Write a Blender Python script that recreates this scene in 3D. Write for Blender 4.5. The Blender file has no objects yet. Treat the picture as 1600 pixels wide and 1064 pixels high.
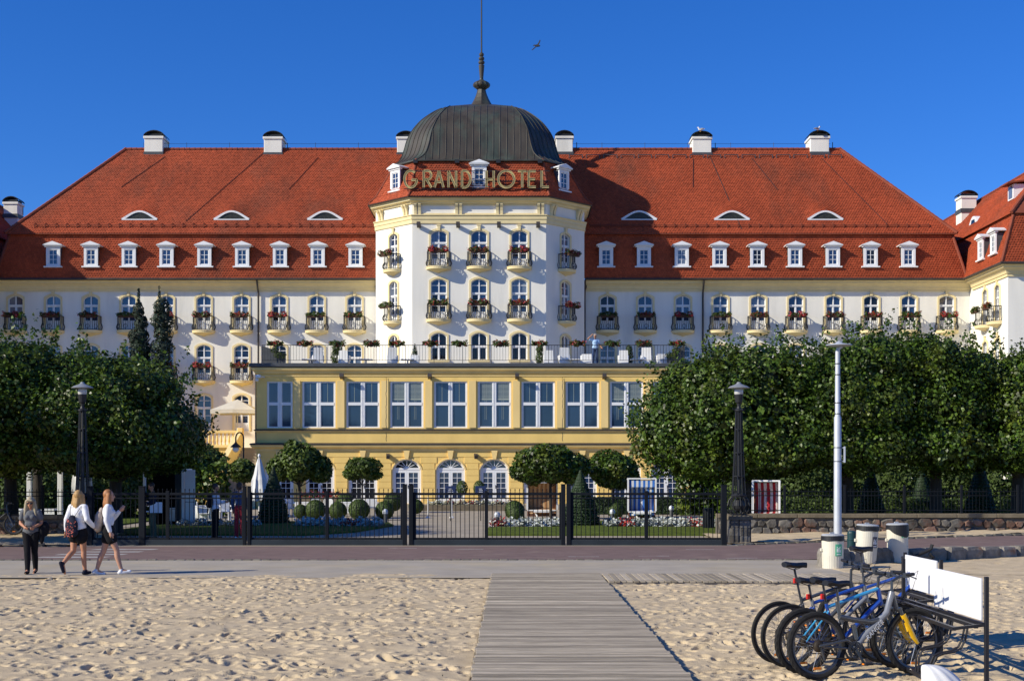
import bpy, math, random
import numpy as np
from mathutils import Vector, Matrix

random.seed(7)
rng = np.random.default_rng(7)
sc = bpy.context.scene
COL = sc.collection
R = math.radians

# ------------------------------------------------------------------ camera, sky, sun, exposure
cam_d = bpy.data.cameras.new('camera')
cam_d.sensor_width = 36
cam_d.lens = 47.25
cam_d.shift_y = 0.13
cam_d.clip_end = 3000
cam = bpy.data.objects.new('camera', cam_d)
COL.objects.link(cam)
cam.location = (0, 0, 2.1)
cam.rotation_euler = (R(90), 0, 0)
sc.camera = cam

SUN_DIR = Vector((7.65, 3.5, -4.75)).normalized()      # the way the light travels
world = bpy.data.worlds.new('World')
sc.world = world
world.use_nodes = True
wn = world.node_tree.nodes
wl = world.node_tree.links
bg = wn['Background']
sky = wn.new('ShaderNodeTexSky')
sky.sky_type = 'NISHITA'
sky.sun_disc = False
sky.sun_elevation = math.asin(-SUN_DIR.z)
sky.sun_rotation = math.atan2(-SUN_DIR.x, -SUN_DIR.y)
sky.altitude = 0
sky.air_density = 1.0
sky.dust_density = 0.0
sky.ozone_density = 5.0
hsv = wn.new('ShaderNodeHueSaturation')
hsv.inputs['Hue'].default_value = 0.5
hsv.inputs['Saturation'].default_value = 1.24
hsv.inputs['Value'].default_value = 1.0
wl.new(sky.outputs[0], hsv.inputs['Color'])
tint = wn.new('ShaderNodeMix')
tint.data_type = 'RGBA'
tint.blend_type = 'MULTIPLY'
tint.inputs['Factor'].default_value = 1.0
tint.inputs['B'].default_value = (0.43, 0.59, 0.93, 1)
wl.new(hsv.outputs[0], tint.inputs['A'])
wl.new(tint.outputs['Result'], bg.inputs[0])
bg.inputs[1].default_value = 0.122
sun_d = bpy.data.lights.new('sun', 'SUN')
sun_d.energy = 4.3
sun_d.angle = R(0.53)
sun_d.color = (1.0, 0.93, 0.77)
sun_o = bpy.data.objects.new('sun', sun_d)
COL.objects.link(sun_o)
sun_o.location = (-60, -30, 60)
sun_o.rotation_euler = SUN_DIR.to_track_quat('-Z', 'Y').to_euler()
sc.view_settings.view_transform = 'Standard'
sc.view_settings.look = 'None'
sc.view_settings.exposure = 0.36
sc.view_settings.gamma = 1.0
sc.view_settings.use_curve_mapping = False
sc.cycles.max_bounces = 6
sc.cycles.diffuse_bounces = 3
sc.cycles.glossy_bounces = 3

# ------------------------------------------------------------------ materials
MATS = {}


def M(name, col, rough=0.7, var=0.12, vscale=3.0, stretch=(1, 1, 1), bump=0.0, bscale=40.0, metal=0.0, spec=0.4,
      attr=0.0, col2=None, c2scale=0.6, c2lo=0.55, c2hi=0.7, transl=0.0, coat=0.0):
    """Principled material: base colour, fine noise variation, optional second colour in patches, per-face variation (attr), bump."""
    m = bpy.data.materials.new(name)
    m.use_nodes = True
    nt = m.node_tree
    N, L = nt.nodes, nt.links
    bs = N['Principled BSDF']
    bs.inputs['Roughness'].default_value = rough
    bs.inputs['Metallic'].default_value = metal
    bs.inputs['Specular IOR Level'].default_value = spec
    if coat:
        bs.inputs['Coat Weight'].default_value = coat
    geo = N.new('ShaderNodeNewGeometry')
    mp = N.new('ShaderNodeMapping')
    mp.inputs['Scale'].default_value = stretch
    L.new(geo.outputs['Position'], mp.inputs['Vector'])
    rgb = N.new('ShaderNodeRGB')
    rgb.outputs[0].default_value = (*col, 1)
    out = rgb.outputs[0]
    if col2:
        nz = N.new('ShaderNodeTexNoise')
        nz.inputs['Scale'].default_value = c2scale
        nz.inputs['Detail'].default_value = 6
        nz.inputs['Roughness'].default_value = 0.65
        L.new(mp.outputs[0], nz.inputs['Vector'])
        mr = N.new('ShaderNodeMapRange')
        mr.inputs['From Min'].default_value = c2lo
        mr.inputs['From Max'].default_value = c2hi
        L.new(nz.outputs['Fac'], mr.inputs['Value'])
        mx = N.new('ShaderNodeMix')
        mx.data_type = 'RGBA'
        L.new(mr.outputs[0], mx.inputs['Factor'])
        L.new(out, mx.inputs['A'])
        mx.inputs['B'].default_value = (*col2, 1)
        out = mx.outputs['Result']
    if var:
        nz = N.new('ShaderNodeTexNoise')
        nz.inputs['Scale'].default_value = vscale
        nz.inputs['Detail'].default_value = 5
        L.new(mp.outputs[0], nz.inputs['Vector'])
        mr = N.new('ShaderNodeMapRange')
        mr.inputs['From Min'].default_value = 0.3
        mr.inputs['From Max'].default_value = 0.7
        mr.inputs['To Min'].default_value = 1 - var
        mr.inputs['To Max'].default_value = 1 + var
        L.new(nz.outputs['Fac'], mr.inputs['Value'])
        vm = N.new('ShaderNodeVectorMath')
        vm.operation = 'SCALE'
        L.new(out, vm.inputs[0])
        L.new(mr.outputs[0], vm.inputs['Scale'])
        out = vm.outputs[0]
    if attr:
        at = N.new('ShaderNodeAttribute')
        at.attribute_name = 'rnd'
        mr = N.new('ShaderNodeMapRange')
        mr.inputs['To Min'].default_value = 1 - attr
        mr.inputs['To Max'].default_value = 1 + attr
        L.new(at.outputs['Fac'], mr.inputs['Value'])
        vm = N.new('ShaderNodeVectorMath')
        vm.operation = 'SCALE'
        L.new(out, vm.inputs[0])
        L.new(mr.outputs[0], vm.inputs['Scale'])
        out = vm.outputs[0]
    L.new(out, bs.inputs['Base Color'])
    if bump:
        nz = N.new('ShaderNodeTexNoise')
        nz.inputs['Scale'].default_value = bscale
        nz.inputs['Detail'].default_value = 4
        L.new(mp.outputs[0], nz.inputs['Vector'])
        bp = N.new('ShaderNodeBump')
        bp.inputs['Strength'].default_value = bump
        bp.inputs['Distance'].default_value = 0.02
        L.new(nz.outputs['Fac'], bp.inputs['Height'])
        L.new(bp.outputs[0], bs.inputs['Normal'])
    if transl:
        tr = N.new('ShaderNodeBsdfTranslucent')
        L.new(out, tr.inputs['Color'])
        ms = N.new('ShaderNodeMixShader')
        ms.inputs[0].default_value = transl
        L.new(bs.outputs[0], ms.inputs[1])
        L.new(tr.outputs[0], ms.inputs[2])
        L.new(ms.outputs[0], N['Material Output'].inputs['Surface'])
    MATS[name] = m
    return m


def objrand(m, amt):
    """vary the base colour from object to object"""
    nt = m.node_tree
    N, L = nt.nodes, nt.links
    bs = N['Principled BSDF']
    src = bs.inputs['Base Color'].links[0].from_socket
    oi = N.new('ShaderNodeObjectInfo')
    mr = N.new('ShaderNodeMapRange')
    mr.inputs['To Min'].default_value = 1 - amt
    mr.inputs['To Max'].default_value = 1 + amt
    L.new(oi.outputs['Random'], mr.inputs['Value'])
    vm = N.new('ShaderNodeVectorMath')
    vm.operation = 'SCALE'
    L.new(src, vm.inputs[0])
    L.new(mr.outputs[0], vm.inputs['Scale'])
    L.new(vm.outputs[0], bs.inputs['Base Color'])
    return m


stucco = M('stucco', (0.83, 0.795, 0.70), 0.9, 0.06, 1.3, (1, 1, 0.16), 0.15, 30, spec=0.2, col2=(0.62, 0.60, 0.53), c2scale=0.6, c2lo=0.54, c2hi=0.85)
trim = M('trim', (0.80, 0.66, 0.36), 0.85, 0.05, 2.0, (1, 1, 0.4), spec=0.2)
ochre = M('ochre', (0.86, 0.60, 0.195), 0.9, 0.07, 1.2, (1, 1, 0.25), 0.12, 25, spec=0.2, col2=(0.74, 0.51, 0.19), c2scale=0.45, c2lo=0.55, c2hi=0.8)
ochre_trim = M('ochre_trim', (0.86, 0.63, 0.26), 0.9, 0.08, 1.5, (1, 1, 0.3), spec=0.2)
white = M('white_paint', (0.80, 0.80, 0.79), 0.5, 0.03, 2)
rooft = M('roof_tile', (0.38, 0.072, 0.027), 0.75, 0.14, 0.5, (1, 0.6, 0.35), spec=0.25, attr=0.17, col2=(0.17, 0.060, 0.034), c2scale=0.30, c2lo=0.50, c2hi=0.80)
roofb = M('roof_board', (0.20, 0.05, 0.025), 0.9, 0.1, 1)
ridget = M('ridge_tile', (0.33, 0.075, 0.035), 0.8, 0.2, 2, attr=0.3)
lead = M('lead', (0.07, 0.075, 0.08), 0.55, 0.15, 3)
copper = M('dark_copper', (0.055, 0.046, 0.034), 0.5, 0.3, 1.6, (1, 1, 0.25), spec=0.4, col2=(0.052, 0.070, 0.054), c2scale=0.9, c2lo=0.46, c2hi=0.66)
iron = M('iron', (0.018, 0.019, 0.021), 0.5, 0.1, 5)
gutter = M('gutter', (0.055, 0.045, 0.038), 0.5, 0.2, 2)
brownpipe = M('brown_pipe', (0.075, 0.045, 0.035), 0.5, 0.15, 2)
glass = M('window_glass', (0.016, 0.034, 0.085), 0.06, 0.3, 0.7, spec=0.9, coat=0.4)
glass_d = M('window_glass_dark', (0.008, 0.010, 0.016), 0.08, 0.3, 0.7, spec=0.5)
glass_c = M('window_glass_curtain', (0.13, 0.16, 0.21), 0.08, 0.25, 4.0, (6, 6, 0.3), spec=0.9, coat=0.4)
glass_t = M('terrace_glass', (0.016, 0.036, 0.075), 0.06, 0.3, 0.5, spec=0.8, coat=0.3)
blind = M('blind', (0.30, 0.34, 0.30), 0.5, 0.05, 3)
gold = M('gold_letter', (0.62, 0.48, 0.20), 0.4, 0.1, 4, metal=0.25)
bark = M('bark', (0.045, 0.036, 0.028), 0.9, 0.3, 8, (1, 1, 0.2), 0.6, 14)
leaf_a = M('leaf_linden', (0.054, 0.098, 0.010), 0.42, 0.25, 0.8, spec=0.4, attr=0.75, transl=0.22, col2=(0.100, 0.122, 0.014), c2scale=0.9, c2lo=0.5, c2hi=0.68)  # leaf-to-leaf tone spread, widened to imitate bright glints
leaf_b = M('leaf_maple', (0.068, 0.105, 0.012), 0.5, 0.25, 1.2, spec=0.4, attr=0.45, transl=0.15, col2=(0.105, 0.078, 0.016), c2scale=1.1, c2lo=0.58, c2hi=0.72)
leaf_y = M('leaf_yew', (0.024, 0.050, 0.014), 0.65, 0.25, 2, attr=0.4, transl=0.08)
leaf_box = M('leaf_box', (0.060, 0.096, 0.017), 0.6, 0.25, 2, attr=0.4, transl=0.1)
leaf_sp = M('leaf_spruce', (0.020, 0.036, 0.020), 0.75, 0.25, 2, attr=0.4)
leaf_fl = M('leaf_flower', (0.055, 0.088, 0.014), 0.7, 0.25, 3, attr=0.4, transl=0.15)
petal_r = M('petal_red', (0.38, 0.022, 0.018), 0.6, 0.2, 3, attr=0.4, transl=0.15)
petal_p = M('petal_pink', (0.62, 0.12, 0.15), 0.6, 0.2, 3, attr=0.4, transl=0.15)
petal_w = M('petal_silver', (0.50, 0.53, 0.50), 0.7, 0.15, 3, attr=0.35, transl=0.1)
petal_c = M('petal_cream', (0.66, 0.62, 0.42), 0.7, 0.15, 3, attr=0.3, transl=0.1)
terracotta = M('planter_brown', (0.07, 0.035, 0.022), 0.8, 0.15, 5)


# ------------------------------------------------------------------ mesh builder
LOC = {}


def nrm(v):
    v = Vector(v)
    return v.normalized() if v.length > 1e-9 else Vector((0, 0, 1))


class MB:
    def __init__(self):
        self.v, self.f, self.m = [], [], []

    def add(self, vs, fs, mi=0):
        b = len(self.v)
        self.v += [tuple(p) for p in vs]
        for f in fs:
            self.f.append(tuple(b + i for i in f))
            self.m.append(mi)

    def box(self, x0, x1, y0, y1, z0, z1, mi=0):
        self.add([(x0, y0, z0), (x1, y0, z0), (x1, y1, z0), (x0, y1, z0), (x0, y0, z1), (x1, y0, z1), (x1, y1, z1), (x0, y1, z1)],
                 [(0, 3, 2, 1), (4, 5, 6, 7), (0, 1, 5, 4), (1, 2, 6, 5), (2, 3, 7, 6), (3, 0, 4, 7)], mi)

    def cbox(self, x0, x1, y0, y1, z0, z1, c=0.02, mi=0):
        """box with chamfered upright edges and top"""
        def ring(i, z):
            return [(x0 + i + c, y0 + i, z), (x1 - i - c, y0 + i, z), (x1 - i, y0 + i + c, z), (x1 - i, y1 - i - c, z),
                    (x1 - i - c, y1 - i, z), (x0 + i + c, y1 - i, z), (x0 + i, y1 - i - c, z), (x0 + i, y0 + i + c, z)]
        vs = ring(0, z0) + ring(0, z1 - c) + ring(c * 0.7, z1)
        fs = [tuple(range(7, -1, -1)), tuple(range(16, 24))]
        for k in (0, 8):
            for i in range(8):
                j = (i + 1) % 8
                fs.append((k + i, k + j, k + 8 + j, k + 8 + i))
        self.add(vs, fs, mi)

    def beam(self, p, q, w, h=None, up=(0, 0, 1), mi=0):
        p, q = Vector(p), Vector(q)
        h = w if h is None else h
        d = nrm(q - p)
        up = Vector(up)
        s = d.cross(up)
        if s.length < 1e-4:
            s = d.cross(Vector((1, 0, 0)))
        s.normalize()
        t = s.cross(d)
        s, t = s * w / 2, t * h / 2
        vs = [p - s - t, p + s - t, p + s + t, p - s + t, q - s - t, q + s - t, q + s + t, q - s + t]
        self.add(vs, [(3, 2, 1, 0), (4, 5, 6, 7), (0, 1, 5, 4), (1, 2, 6, 5), (2, 3, 7, 6), (3, 0, 4, 7)], mi)

    def tube(self, pts, r, n=8, closed=False, mi=0):
        pts = [Vector(p) for p in pts]
        k = len(pts)
        rs = r if isinstance(r, (list, tuple)) else [r] * k
        rings = []
        ref = None
        for i, p in enumerate(pts):
            if closed:
                d = nrm(pts[(i + 1) % k] - pts[i - 1])
            else:
                d = nrm(pts[min(i + 1, k - 1)] - pts[max(i - 1, 0)])
            if ref is None:
                ref = Vector((0, 0, 1)) if abs(d.z) < 0.9 else Vector((1, 0, 0))
            s = d.cross(ref)
            if s.length < 1e-4:
                s = d.cross(Vector((0.3, 1, 0.2)))
            s.normalize()
            t = s.cross(d)
            ref = -t if False else ref
            rings.append([p + (s * math.cos(2 * math.pi * j / n) + t * math.sin(2 * math.pi * j / n)) * rs[i] for j in range(n)])
        vs = [v for rg in rings for v in rg]
        fs = []
        m = k if closed else k - 1
        for i in range(m):
            a, b = i * n, ((i + 1) % k) * n
            for j in range(n):
                j2 = (j + 1) % n
                fs.append((a + j2, a + j, b + j, b + j2))
        if not closed:
            fs.append(tuple(range(n)))
            fs.append(tuple(range((k - 1) * n + n - 1, (k - 1) * n - 1, -1)))
        self.add(vs, fs, mi)

    def lathe(self, prof, c=(0, 0, 0), n=16, mi=0, ax=(1, 1)):
        vs, fs = [], []
        k = len(prof)
        for (r, z) in prof:
            for j in range(n):
                a = 2 * math.pi * j / n
                vs.append((c[0] + r * ax[0] * math.cos(a), c[1] + r * ax[1] * math.sin(a), c[2] + z))
        for i in range(k - 1):
            for j in range(n):
                j2 = (j + 1) % n
                fs.append((i * n + j, i * n + j2, (i + 1) * n + j2, (i + 1) * n + j))
        fs.append(tuple(range(n - 1, -1, -1)))
        fs.append(tuple(range((k - 1) * n, k * n)))
        self.add(vs, fs, mi)

    def sphere(self, c, r, n=10, m=6, mi=0):
        rx, ry, rz = (r, r, r) if isinstance(r, (int, float)) else r
        prof = []
        vs, fs = [], []
        for i in range(1, m):
            t = math.pi * i / m
            for j in range(n):
                a = 2 * math.pi * j / n
                vs.append((c[0] + rx * math.sin(t) * math.cos(a), c[1] + ry * math.sin(t) * math.sin(a), c[2] + rz * math.cos(t)))
        vs.append((c[0], c[1], c[2] + rz))
        vs.append((c[0], c[1], c[2] - rz))
        T, B = len(vs) - 2, len(vs) - 1
        for i in range(m - 2):
            for j in range(n):
                j2 = (j + 1) % n
                fs.append((i * n + j2, i * n + j, (i + 1) * n + j, (i + 1) * n + j2))
        for j in range(n):
            j2 = (j + 1) % n
            fs.append((T, j, j2))
            fs.append((B, (m - 2) * n + j2, (m - 2) * n + j))
        self.add(vs, fs, mi)

    def prism(self, poly, vec, mi=0):
        """polygon (3-D points) pushed along vec, closed"""
        vec = Vector(vec)
        a = [Vector(p) for p in poly]
        b = [p + vec for p in a]
        n = len(a)
        fs = [tuple(range(n)), tuple(range(2 * n - 1, n - 1, -1))]
        for i in range(n):
            j = (i + 1) % n
            fs.append((i, n + i, n + j, j))
        self.add(a + b, fs, mi)

    def strip(self, A, B, vec, mi=0):
        """a band between two polylines, pushed along vec"""
        vec = Vector(vec)
        A, B = [Vector(p) for p in A], [Vector(p) for p in B]
        n = len(A)
        vs = A + B + [p + vec for p in A] + [p + vec for p in B]
        fs = []
        for i in range(n - 1):
            fs += [(i, i + 1, n + i + 1, n + i), (2 * n + i, 3 * n + i, 3 * n + i + 1, 2 * n + i + 1),
                   (i, 2 * n + i, 2 * n + i + 1, i + 1), (n + i, n + i + 1, 3 * n + i + 1, 3 * n + i)]
        fs += [(0, n, 3 * n, 2 * n), (n - 1, 3 * n - 1, 4 * n - 1, 2 * n - 1)]
        self.add(vs, fs, mi)

    def mesh(self, name, mats, origin=(0, 0, 0), smooth=False, fix=True):
        me = bpy.data.meshes.new(name)
        ox, oy, oz = origin
        me.from_pydata([(x - ox, y - oy, z - oz) for x, y, z in self.v], [], self.f)
        mats = mats if isinstance(mats, (list, tuple)) else [mats]
        for m in mats:
            me.materials.append(m)
        if len(mats) > 1:
            me.polygons.foreach_set('material_index', self.m)
        if smooth:
            me.polygons.foreach_set('use_smooth', [True] * len(me.polygons))
            try:
                me.set_sharp_from_angle(angle=R(40))
            except Exception:
                pass
        me.update()
        if fix:
            import bmesh
            bm = bmesh.new()
            bm.from_mesh(me)
            bmesh.ops.recalc_face_normals(bm, faces=bm.faces)
            bm.to_mesh(me)
            bm.free()
        return me

    def build(self, name, mats, parent=None, smooth=False, origin=None, fix=True):
        if origin is None:
            origin = LOC.get(parent.name, (0, 0, 0)) if parent else (0, 0, 0)
            me = self.mesh(name, mats, origin, smooth, fix)
            o = bpy.data.objects.new(name, me)
        else:
            me = self.mesh(name, mats, origin, smooth, fix)
            o = bpy.data.objects.new(name, me)
            po = LOC.get(parent.name, (0, 0, 0)) if parent else (0, 0, 0)
            o.location = tuple(origin[i] - po[i] for i in range(3))
        COL.objects.link(o)
        if parent:
            o.parent = parent
        LOC[o.name] = origin
        return o


def tag(o, label=None, cat=None, group=None, kind=None):
    if label:
        o['label'] = label
    if cat:
        o['category'] = cat
    if group:
        o['group'] = group
    if kind:
        o['kind'] = kind
    return o


def thing(name, label, cat, loc=(0, 0, 0), rotz=0, group=None):
    o = bpy.data.objects.new(name, None)
    o.empty_display_size = 0.2
    COL.objects.link(o)
    o.location = loc
    o.rotation_euler = (0, 0, rotz)
    LOC[o.name] = tuple(loc)
    return tag(o, label, cat, group)


KIDS = {}


def copy_tree(o, parent=None):
    c = o.copy()
    COL.objects.link(c)
    if parent is not None:
        c.parent = parent
    for k in o.children:
        copy_tree(k, c)
    return c


def clone(root, loc, rotz=None, label=None, scale=None, rot=None):
    c = copy_tree(root)
    c.location = loc
    if rotz is not None:
        c.rotation_euler = (0, 0, rotz)
    if rot is not None:
        c.rotation_euler = rot
    if label:
        c['label'] = label
    if scale:
        c.scale = scale if isinstance(scale, (tuple, list)) else (scale,) * 3
    LOC[c.name] = tuple(loc)
    return c


def place_part(mesh, name, parent, loc=(0, 0, 0), rotz=0, mat=None, scale=None):
    """a part that shares mesh data; loc in the parent's own space"""
    o = bpy.data.objects.new(name, mesh)
    COL.objects.link(o)
    o.parent = parent
    o.location = loc
    o.rotation_euler = (0, 0, rotz)
    if scale:
        o.scale = scale
    if mat is not None:
        o.material_slots[0].link = 'OBJECT'
        o.material_slots[0].material = mat
    return o


def np_mesh(name, V, counts, idx, mat, rnd=None, smooth=False):
    """fast mesh from arrays: V (n,3), loop counts per face, flat vertex indices"""
    me = bpy.data.meshes.new(name)
    me.vertices.add(len(V))
    me.vertices.foreach_set('co', np.asarray(V, dtype=np.float32).ravel())
    counts = np.asarray(counts, dtype=np.int32)
    me.loops.add(int(counts.sum()))
    me.loops.foreach_set('vertex_index', np.asarray(idx, dtype=np.int32))
    me.polygons.add(len(counts))
    st = np.zeros(len(counts), dtype=np.int32)
    st[1:] = np.cumsum(counts)[:-1]
    me.polygons.foreach_set('loop_start', st)
    me.polygons.foreach_set('loop_total', counts)
    if smooth:
        me.polygons.foreach_set('use_smooth', np.ones(len(counts), dtype=bool))
    me.update(calc_edges=True)
    if rnd is not None:
        a = me.attributes.new('rnd', 'FLOAT', 'FACE')
        a.data.foreach_set('value', np.asarray(rnd, dtype=np.float32))
    for m in (mat if isinstance(mat, (list, tuple)) else [mat]):
        me.materials.append(m)
    return me


def leaf_mesh(name, P, Nn, S, mat, mats_idx=None, aspect=0.36, bend=0.18):
    """a cloud of small pointed leaves at points P facing Nn with lengths S"""
    P, Nn, S = np.asarray(P, float), np.asarray(Nn, float), np.asarray(S, float)
    n = len(P)
    Nn = Nn / (np.linalg.norm(Nn, axis=1, keepdims=True) + 1e-9)
    A = rng.normal(size=(n, 3))
    T = A - (A * Nn).sum(1, keepdims=True) * Nn
    T /= np.linalg.norm(T, axis=1, keepdims=True) + 1e-9
    B = np.cross(Nn, T)
    S = S[:, None]
    V = np.stack([P - T * S * 0.5 - Nn * S * bend, P + B * S * aspect, P + T * S * 0.5 - Nn * S * bend * 0.6, P - B * S * aspect], axis=1).reshape(-1, 3)
    idx = np.arange(4 * n)
    me = np_mesh(name, V, np.full(n, 4), idx, mat, rng.random(n))
    if mats_idx is not None:
        me.polygons.foreach_set('material_index', np.asarray(mats_idx, dtype=np.int32))
    return me


def link_mesh(me, name, parent=None, loc=(0, 0, 0)):
    o = bpy.data.objects.new(name, me)
    COL.objects.link(o)
    o.location = loc
    if parent:
        o.parent = parent
    LOC[o.name] = tuple(loc)
    return o


def ordinal(i):
    return ['first', 'second', 'third', 'fourth', 'fifth', 'sixth', 'seventh', 'eighth', 'ninth', 'tenth', 'eleventh', 'twelfth', 'thirteenth', 'fourteenth', 'fifteenth'][i]
# ------------------------------------------------------------------ ground, sand, boardwalks, paths
sandm = M('sand', (0.56, 0.445, 0.285), 0.95, 0.10, 2.2, bump=0.5, bscale=55, spec=0.1, col2=(0.45, 0.345, 0.215), c2scale=1.4, c2lo=0.5, c2hi=0.8)
earth = M('earth', (0.20, 0.18, 0.12), 0.95, 0.2, 0.5, spec=0.1)
walkm = M('walkway_paving', (0.385, 0.34, 0.275), 0.9, 0.10, 1.2, bump=0.3, bscale=25, spec=0.15, col2=(0.43, 0.36, 0.25), c2scale=0.5, c2lo=0.45, c2hi=0.7)
bikem = M('cycle_path_paving', (0.19, 0.132, 0.118), 0.9, 0.12, 2, bump=0.3, bscale=20, spec=0.15, col2=(0.27, 0.20, 0.165), c2scale=0.6, c2lo=0.55, c2hi=0.8)
paintm = M('road_paint', (0.42, 0.40, 0.37), 0.8, 0.15, 6, col2=(0.30, 0.23, 0.20), c2scale=2.5, c2lo=0.5, c2hi=0.62)
gardpave = M('garden_paving', (0.36, 0.31, 0.24), 0.9, 0.12, 1.0, bump=0.2, bscale=12, spec=0.15)
lawnm = M('lawn_grass', (0.085, 0.115, 0.018), 0.9, 0.25, 3, bump=0.8, bscale=50, spec=0.1)
woodm = objrand(M('weathered_wood', (0.335, 0.285, 0.215), 0.9, 0.30, 2.2, (1, 14, 14), 0.4, 12, spec=0.15, col2=(0.46, 0.39, 0.29), c2scale=0.35, c2lo=0.48, c2hi=0.66), 0.30)
stonem = objrand(M('field_stone', (0.125, 0.115, 0.10), 0.85, 0.35, 6, bump=0.8, bscale=16, spec=0.2, col2=(0.155, 0.092, 0.068), c2scale=1.1, c2lo=0.50, c2hi=0.58), 0.42)
granitem = objrand(M('pale_granite', (0.20, 0.18, 0.15), 0.85, 0.3, 7, bump=0.6, bscale=18, spec=0.2, col2=(0.25, 0.13, 0.07), c2scale=0.6, c2lo=0.60, c2hi=0.66), 0.3)
graym = objrand(M('granite_sett', (0.16, 0.145, 0.115), 0.85, 0.25, 8, bump=0.5, bscale=25, spec=0.2), 0.3)
mortar = M('mortar', (0.13, 0.115, 0.095), 0.95, 0.2, 6, bump=0.5, bscale=30, spec=0.1)
capm = M('cap_stone', (0.17, 0.14, 0.095), 0.9, 0.2, 4, bump=0.4, bscale=20, spec=0.15)


def vnoise(x, y, seed=0, oct=4, s=1.0):
    """cheap value noise on arrays"""
    out = np.zeros_like(x)
    amp, f = 1.0, s
    r = np.random.default_rng(seed)
    for _ in range(oct):
        g = r.random((64, 64))
        xi, yi = np.floor(x * f).astype(int), np.floor(y * f).astype(int)
        fx, fy = x * f - xi, y * f - yi
        fx, fy = fx * fx * (3 - 2 * fx), fy * fy * (3 - 2 * fy)
        a, b = g[xi % 64, yi % 64], g[(xi + 1) % 64, yi % 64]
        c, d = g[xi % 64, (yi + 1) % 64], g[(xi + 1) % 64, (yi + 1) % 64]
        out += amp * ((a * (1 - fx) + b * fx) * (1 - fy) + (c * (1 - fx) + d * fx) * fy - 0.5)
        amp *= 0.5
        f *= 2.03
    return out


def grid_mesh(name, X, Y, Z, mat, smooth=True):
    ny, nx = Z.shape
    V = np.stack([X, Y, Z], -1).reshape(-1, 3)
    i = np.arange(ny - 1)[:, None] * nx + np.arange(nx - 1)[None, :]
    idx = np.stack([i, i + 1, i + nx + 1, i + nx], -1).reshape(-1)
    return np_mesh(name, V, np.full((ny - 1) * (nx - 1), 4), idx, mat, smooth=smooth)


mb = MB()
mb.add([(-900, -200, -0.16), (900, -200, -0.16), (900, 1800, -0.16), (-900, 1800, -0.16)], [(0, 1, 2, 3)])
tag(mb.build('ground', earth), kind='structure')
mb = MB()
mb.add([(-120, -60, -0.152), (120, -60, -0.152), (120, 28.3, -0.152), (-120, 28.3, -0.152)], [(0, 1, 2, 3)])
tag(mb.build('sand', sandm), kind='structure')


PRINTS = {}


def trampled(X, Y, density, seed, box=None):
    """height field of foot-printed beach sand"""
    Z = 0.045 * vnoise(X, Y, seed, 2, 0.6) + 0.020 * vnoise(X, Y, seed + 5, 3, 2.6) + 0.010 * vnoise(X, Y, seed + 9, 3, 8.0)
    x0, x1, y0, y1 = box or (X.min(), X.max(), Y.min(), Y.max())
    xs, ys = X[0], Y[:, 0]
    if seed not in PRINTS:
        r = np.random.default_rng(seed)
        n = int((x1 - x0) * (y1 - y0) * density)
        deep = r.random(n) < 0.22
        PRINTS[seed] = np.stack([r.uniform(x0, x1, n), r.uniform(y0, y1, n), r.uniform(0, math.pi, n), r.uniform(0.06, 0.14, n), r.uniform(0.038, 0.070, n),
                                 np.where(deep, r.uniform(0.045, 0.080, n), r.uniform(0.010, 0.045, n)), r.uniform(0.05, 0.32, n)], 1)
    for cx, cy, a, L, W, d, rim in PRINTS[seed]:
        i0, i1 = np.searchsorted(xs, (cx - 0.36, cx + 0.36))
        j0, j1 = np.searchsorted(ys, (cy - 0.36, cy + 0.36))
        if i1 <= i0 or j1 <= j0:
            continue
        px, py = X[j0:j1, i0:i1] - cx, Y[j0:j1, i0:i1] - cy
        u, v = px * math.cos(a) + py * math.sin(a), -px * math.sin(a) + py * math.cos(a)
        q = np.sqrt((u / L) ** 2 + (v / W) ** 2)
        Z[j0:j1, i0:i1] += -d * np.clip(1 - q ** 3.4, 0, 1) ** 0.65 + d * rim * np.exp(-((q - 1.45) / 0.42) ** 2) * (1 + 0.5 * np.clip(u / L, -1, 1))
    return Z


def beach(xs, ys):
    X, Y = np.meshgrid(xs, ys)
    Z = trampled(X, Y, 19.0, 11, (-12.6, 12.6, 9.0, 28.7)) - 0.030
    # sand settles against the boardwalk and feathers out over the walkway; a shallow hollow beside the path on the left
    bw = np.clip(1 - np.minimum(np.abs(X + 0.50), np.abs(X - 1.92)) / 0.30, 0, 1)
    Z = Z * (1 - 0.6 * bw) - 0.015 * bw
    inside = ((X > -0.42) & (X < 1.84)) | ((Y > 25.75) & (Y < 28.0) & (X > -0.42) & (X < 8.6))
    Z = np.where(inside, np.minimum(Z, -0.03) - 0.04, Z)
    edge = np.clip((Y - 26.6) / 1.3, 0, 1)
    Z = Z * (1 - 0.45 * edge) + edge * (0.030 + 0.03 * vnoise(X, Y, 77, 3, 1.2))
    feather = np.clip((Y - (27.2 + 1.7 * vnoise(X, Y * 0.5, 31, 4, 0.5))) / 1.3, 0, 1)
    Z = Z * (1 - feather) + feather * (-0.035 + 0.022 * vnoise(X, Y, 55, 3, 2.5))
    Z = np.where((Y > 28.45), -0.07, Z)
    hole = np.clip(1 - ((X + 10.4) / 2.4) ** 2, 0, 1) * np.clip(1 - np.abs(Y - 26.2) / 1.4, 0, 1)
    Z = Z - 0.05 * hole
    tag(link_mesh(grid_mesh('sand', X, Y, Z, sandm), 'sand'), kind='structure')


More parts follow.
